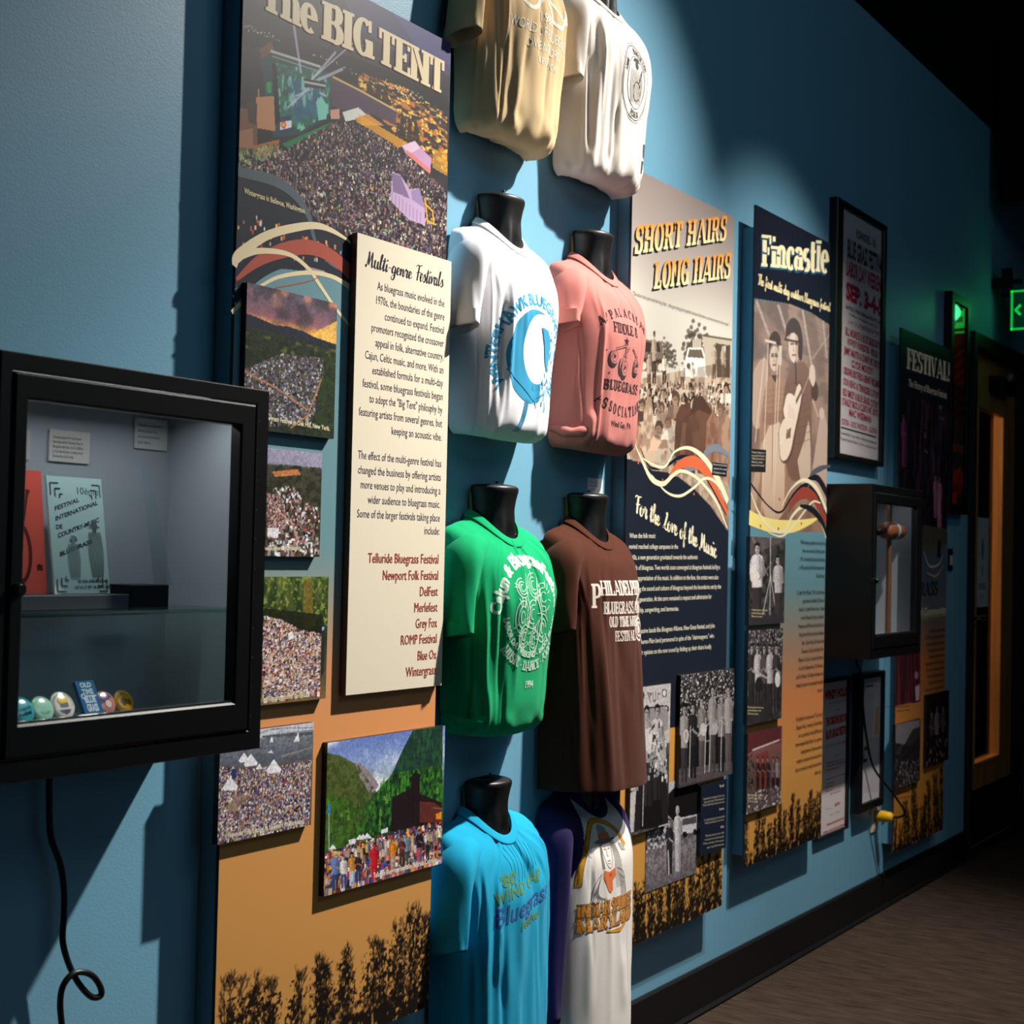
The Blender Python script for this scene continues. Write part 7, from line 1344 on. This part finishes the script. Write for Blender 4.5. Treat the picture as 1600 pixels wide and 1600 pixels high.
def pr_raglan(S, c, zt):
    O, D, L = (214, 150, 40), (128, 122, 118), (222, 116, 62); x = c-.03
    sf = S.surf; S.surf = lambda a, b, l: sf(a, .405+(b-.352)*.82, l)
    arch = [(x-.098, .478), (x-.092, .53), (x-.062, .60), (x-.032, .635), (x+.0, .64), (x+.05, .615), (x+.085, .56)]
    S.stroke(arch, (.015, .015, .015, .014, .013, .013, .013), (120, 84, 40)); S.stroke(arch, (.012, .012, .012, .011, .010, .010, .010), O)
    # hatted figure in line
    S.poly([(x-.024, .590), (x-.020, .622), (x-.006, .632), (x+.012, .622), (x+.018, .590)], (156, 150, 146)); S.poly([(x-.026, .592), (x+.019, .592), (x+.018, .607), (x-.025, .607)], L)
    S.poly([(x-.046, .588), (x-.028, .581), (x+.022, .580), (x+.042, .591), (x+.022, .592), (x-.028, .594)], D)
    fc = smooth([(x-.020, .582), (x-.022, .560), (x-.018, .535), (x-.006, .515), (x+.006, .518), (x+.014, .545), (x+.016, .582)], 24); S.stroke(fc, .0016, D, 0)
    for a in ((-.015, -.007), (.002, .010)): S.ink(*ribbon([(x+a[0], .566), (x+a[1], .566)], .0026), D); S.ink(*ribbon([(x+a[0]-.001, .573), (x+a[1]+.001, .574)], .0016), D)
    S.stroke([(x-.003, .566), (x-.007, .549), (x-.001, .546)], .0014, D, 8); S.ink(*ribbon([(x-.010, .534), (x+.004, .534)], .0022), L); S.stroke([(x-.010, .528), (x-.003, .526), (x+.004, .528)], .0011, D, 6)
    for k in range(8): S.stroke([(x+.017+k*.0022, .582), (x+.022+k*.0035, .545), (x+.020+k*.0045, .500), (x+.026+k*.005, .455)], .0011, D, 12)
    for k in range(4): S.stroke([(x-.022-k*.0016, .580), (x-.026-k*.002, .545), (x-.024-k*.0025, .515)], .0011, D, 10)
    S.poly([(x-.028, .512), (x-.006, .504), (x+.018, .512), (x+.022, .49), (x+.006, .478), (x+.008, .452), (x-.002, .445), (x-.012, .452), (x-.012, .478), (x-.030, .492)], L); S.poly([(x-.010, .500), (x+.004, .500), (x+.002, .49), (x-.008, .49)], (196, 84, 50))
    S.stroke([(x-.034, .505), (x-.056, .48), (x-.066, .43)], .0018, D, 12); S.stroke([(x+.030, .51), (x+.060, .49), (x+.072, .43)], .0018, D, 12)
    for k in range(12): S.stroke([(x-.036-k*.0018, .500-k*.0035), (x-.046-k*.001, .468-k*.002), (x-.050+k*.003, .432)], .0010, D, 10)
    for k in range(8): S.stroke([(x+.032+k*.004, .50-k*.003), (x+.045+k*.003, .47), (x+.048+k*.003, .432)], .0010, D, 10)
    S.poly([(x+.052, .575), (x+.075, .567), (x+.080, .548), (x+.062, .552)], (176, 170, 164)); S.stroke([(x-.06, .57), (x-.07, .56), (x-.06, .55)], .0012, D, 10)
    S.stroke([(x-.02, .343), (x+.04, .337), (x+.085, .358)], (.004, .013, .004), O)
    for dz, t in ((.392, 'INDIAN SPRINGS'), (.352, 'MARYLAND')):
        S.text(t, x-.1, dz-.002, .039, (120, 80, 36), w=.209, slab=(.31, .16)); S.text(t, x-.1, dz, .036, (216, 142, 56), w=.205, slab=(.23, .09))

# drag folds: (angle, slant, width, height centre, height half-length, depth)
make_shirt('t_shirt', C1, rows[0], (202, 174, 132), 'faded tan t-shirt tucked round its form, top left of the group', TUCK, 3, sl=((.345, .82), (.30, .5)), wrinkle=1.3, scale=1.03, prints=pr_tan, folds=((1.0, .3, .10, -.4, .12, -.006), (1.5, -.2, .10, -.42, .1, .006), (.55, .5, .09, -.3, .14, .006)), bunch=(-.50, .035, .008))
make_shirt('t_shirt', C2, rows[0], (212, 203, 193), 'cream t-shirt with an oval black print, next to the tan one', TUCK, 4, sl=((.33, 1.0), (.31, .8)), wrinkle=1.3, scale=1.04, prints=pr_cream, folds=((.85, .25, .08, -.34, .16, .007), (1.15, .2, .07, -.36, .14, -.007), (1.4, -.1, .08, -.43, .09, .006)), bunch=(-.49, .035, .006))
make_shirt('t_shirt', C1, rows[1], (238, 236, 238), 'white t-shirt with a blue moon and hawk print', TUCK, 5, sl=((.315, 1.0), (.27, .5)), prints=pr_white, folds=((.72, .05, .05, -.32, .14, .007), (.95, .05, .06, -.33, .13, -.006), (1.12, -.05, .05, -.31, .13, .006), (.5, .1, .05, -.27, .1, -.006)), bunch=(-.51, .02, .003))
PINK = make_shirt('t_shirt', C2, rows[1], (190, 116, 108), 'dusty pink t-shirt lettered Appalachian Fiddle and Bluegrass Association', TUCK, 6, sl=((.255, 1.0), (.24, .5)), wrinkle=.8, scale=1.03, prints=pr_pink, folds=((1.02, .12, .04, -.36, .16, .006), (.85, .3, .09, -.47, .03, .012)), bunch=(-.505, .02, .004))
GREEN = make_shirt('t_shirt', C1, rows[2], (12, 158, 100), 'bright green Cajun and Bluegrass festival t-shirt with tucked hem', TUCK, 7, sl=((.32, 1.05), (.27, .5)), wrinkle=1.2, scale=1.03, prints=pr_green, folds=((.8, -.5, .06, -.38, .13, .009), (1.05, -.3, .06, -.36, .14, -.007), (1.35, -.1, .05, -.3, .12, .004), (.6, -1.2, .08, -.47, .05, .011)), bunch=(-.50, .025, .006))
make_shirt('t_shirt', C2, rows[2], (74, 38, 25), 'dark brown untucked t-shirt with white lettering', loose(-.665, .160, .156), 8, sl=((.325, 1.1), (.30, .5)), wrinkle=.9, scale=1.03, prints=pr_brown, folds=((1.1, -.1, .10, -.5, .18, .010), (1.45, -.08, .10, -.5, .2, -.008), (.75, -.1, .1, -.5, .2, -.006)))
make_shirt('t_shirt', C1, rows[3], (30, 158, 196), 'turquoise t-shirt with slanting violet lettering, bottom left of the group', loose(-.70, .162, .128), 9, sl=((.325, 1.08), (.29, .5)), wrinkle=1.4, scale=1.03, prints=pr_blue, folds=((.9, -.1, .07, -.4, .25, .007), (1.2, -.06, .06, -.4, .25, -.006), (1.5, -.05, .06, -.4, .22, .005), (.6, -.1, .06, -.4, .2, -.005)))
NV = (50, 40, 84)
def rag(V, cc):
    x = np.abs(V[:, 0]-C2); h = V[:, 2]-rows[3]; off = -V[:, 1]
    lim = .060+(.150-.060)*np.clip((-.055-h)/.215, 0, 1)**1.15
    m = (x > lim) & (h > -.275); cc = cc.copy(); cc[m] = NV
    return cc
make_shirt('raglan_shirt', C2, rows[3], (230, 222, 214), 'off white raglan shirt with long navy sleeves and a curved hem', loose(-.585, .156, .130, -.045), 10, sl=((.565, .95), (.5, .5)), wrinkle=.7, scale=1.0, paint=rag, prints=pr_raglan, collar_col=NV, sleeve_col=NV, folds=((1.0, .3, .12, -.46, .1, .005), (1.7, -.3, .1, -.5, .06, .005)))
# rolled cloth where the pink and green hems are tucked up at the side
for root, c, zt, col, z0 in ((PINK, C2, rows[1], (190, 116, 108), -.478), (GREEN, C1, rows[2], (12, 158, 100), -.485)):
    a = Acc(); q = [(c-.147, -.012, zt+z0+.004), (c-.150, -.035, zt+z0+.002), (c-.143, -.062, zt+z0-.006), (c-.125, -.088, zt+z0-.002), (c-.105, -.103, zt+z0+.012)]
    p = smooth(q, 30); u = np.linspace(0, 1, 30); a.tube(p, .004+.008*np.sin(u*math.pi)**.7*(1+.18*np.sin(u*19)), 12, col); obj('rolled_hem', a, M_CLOTH, root)
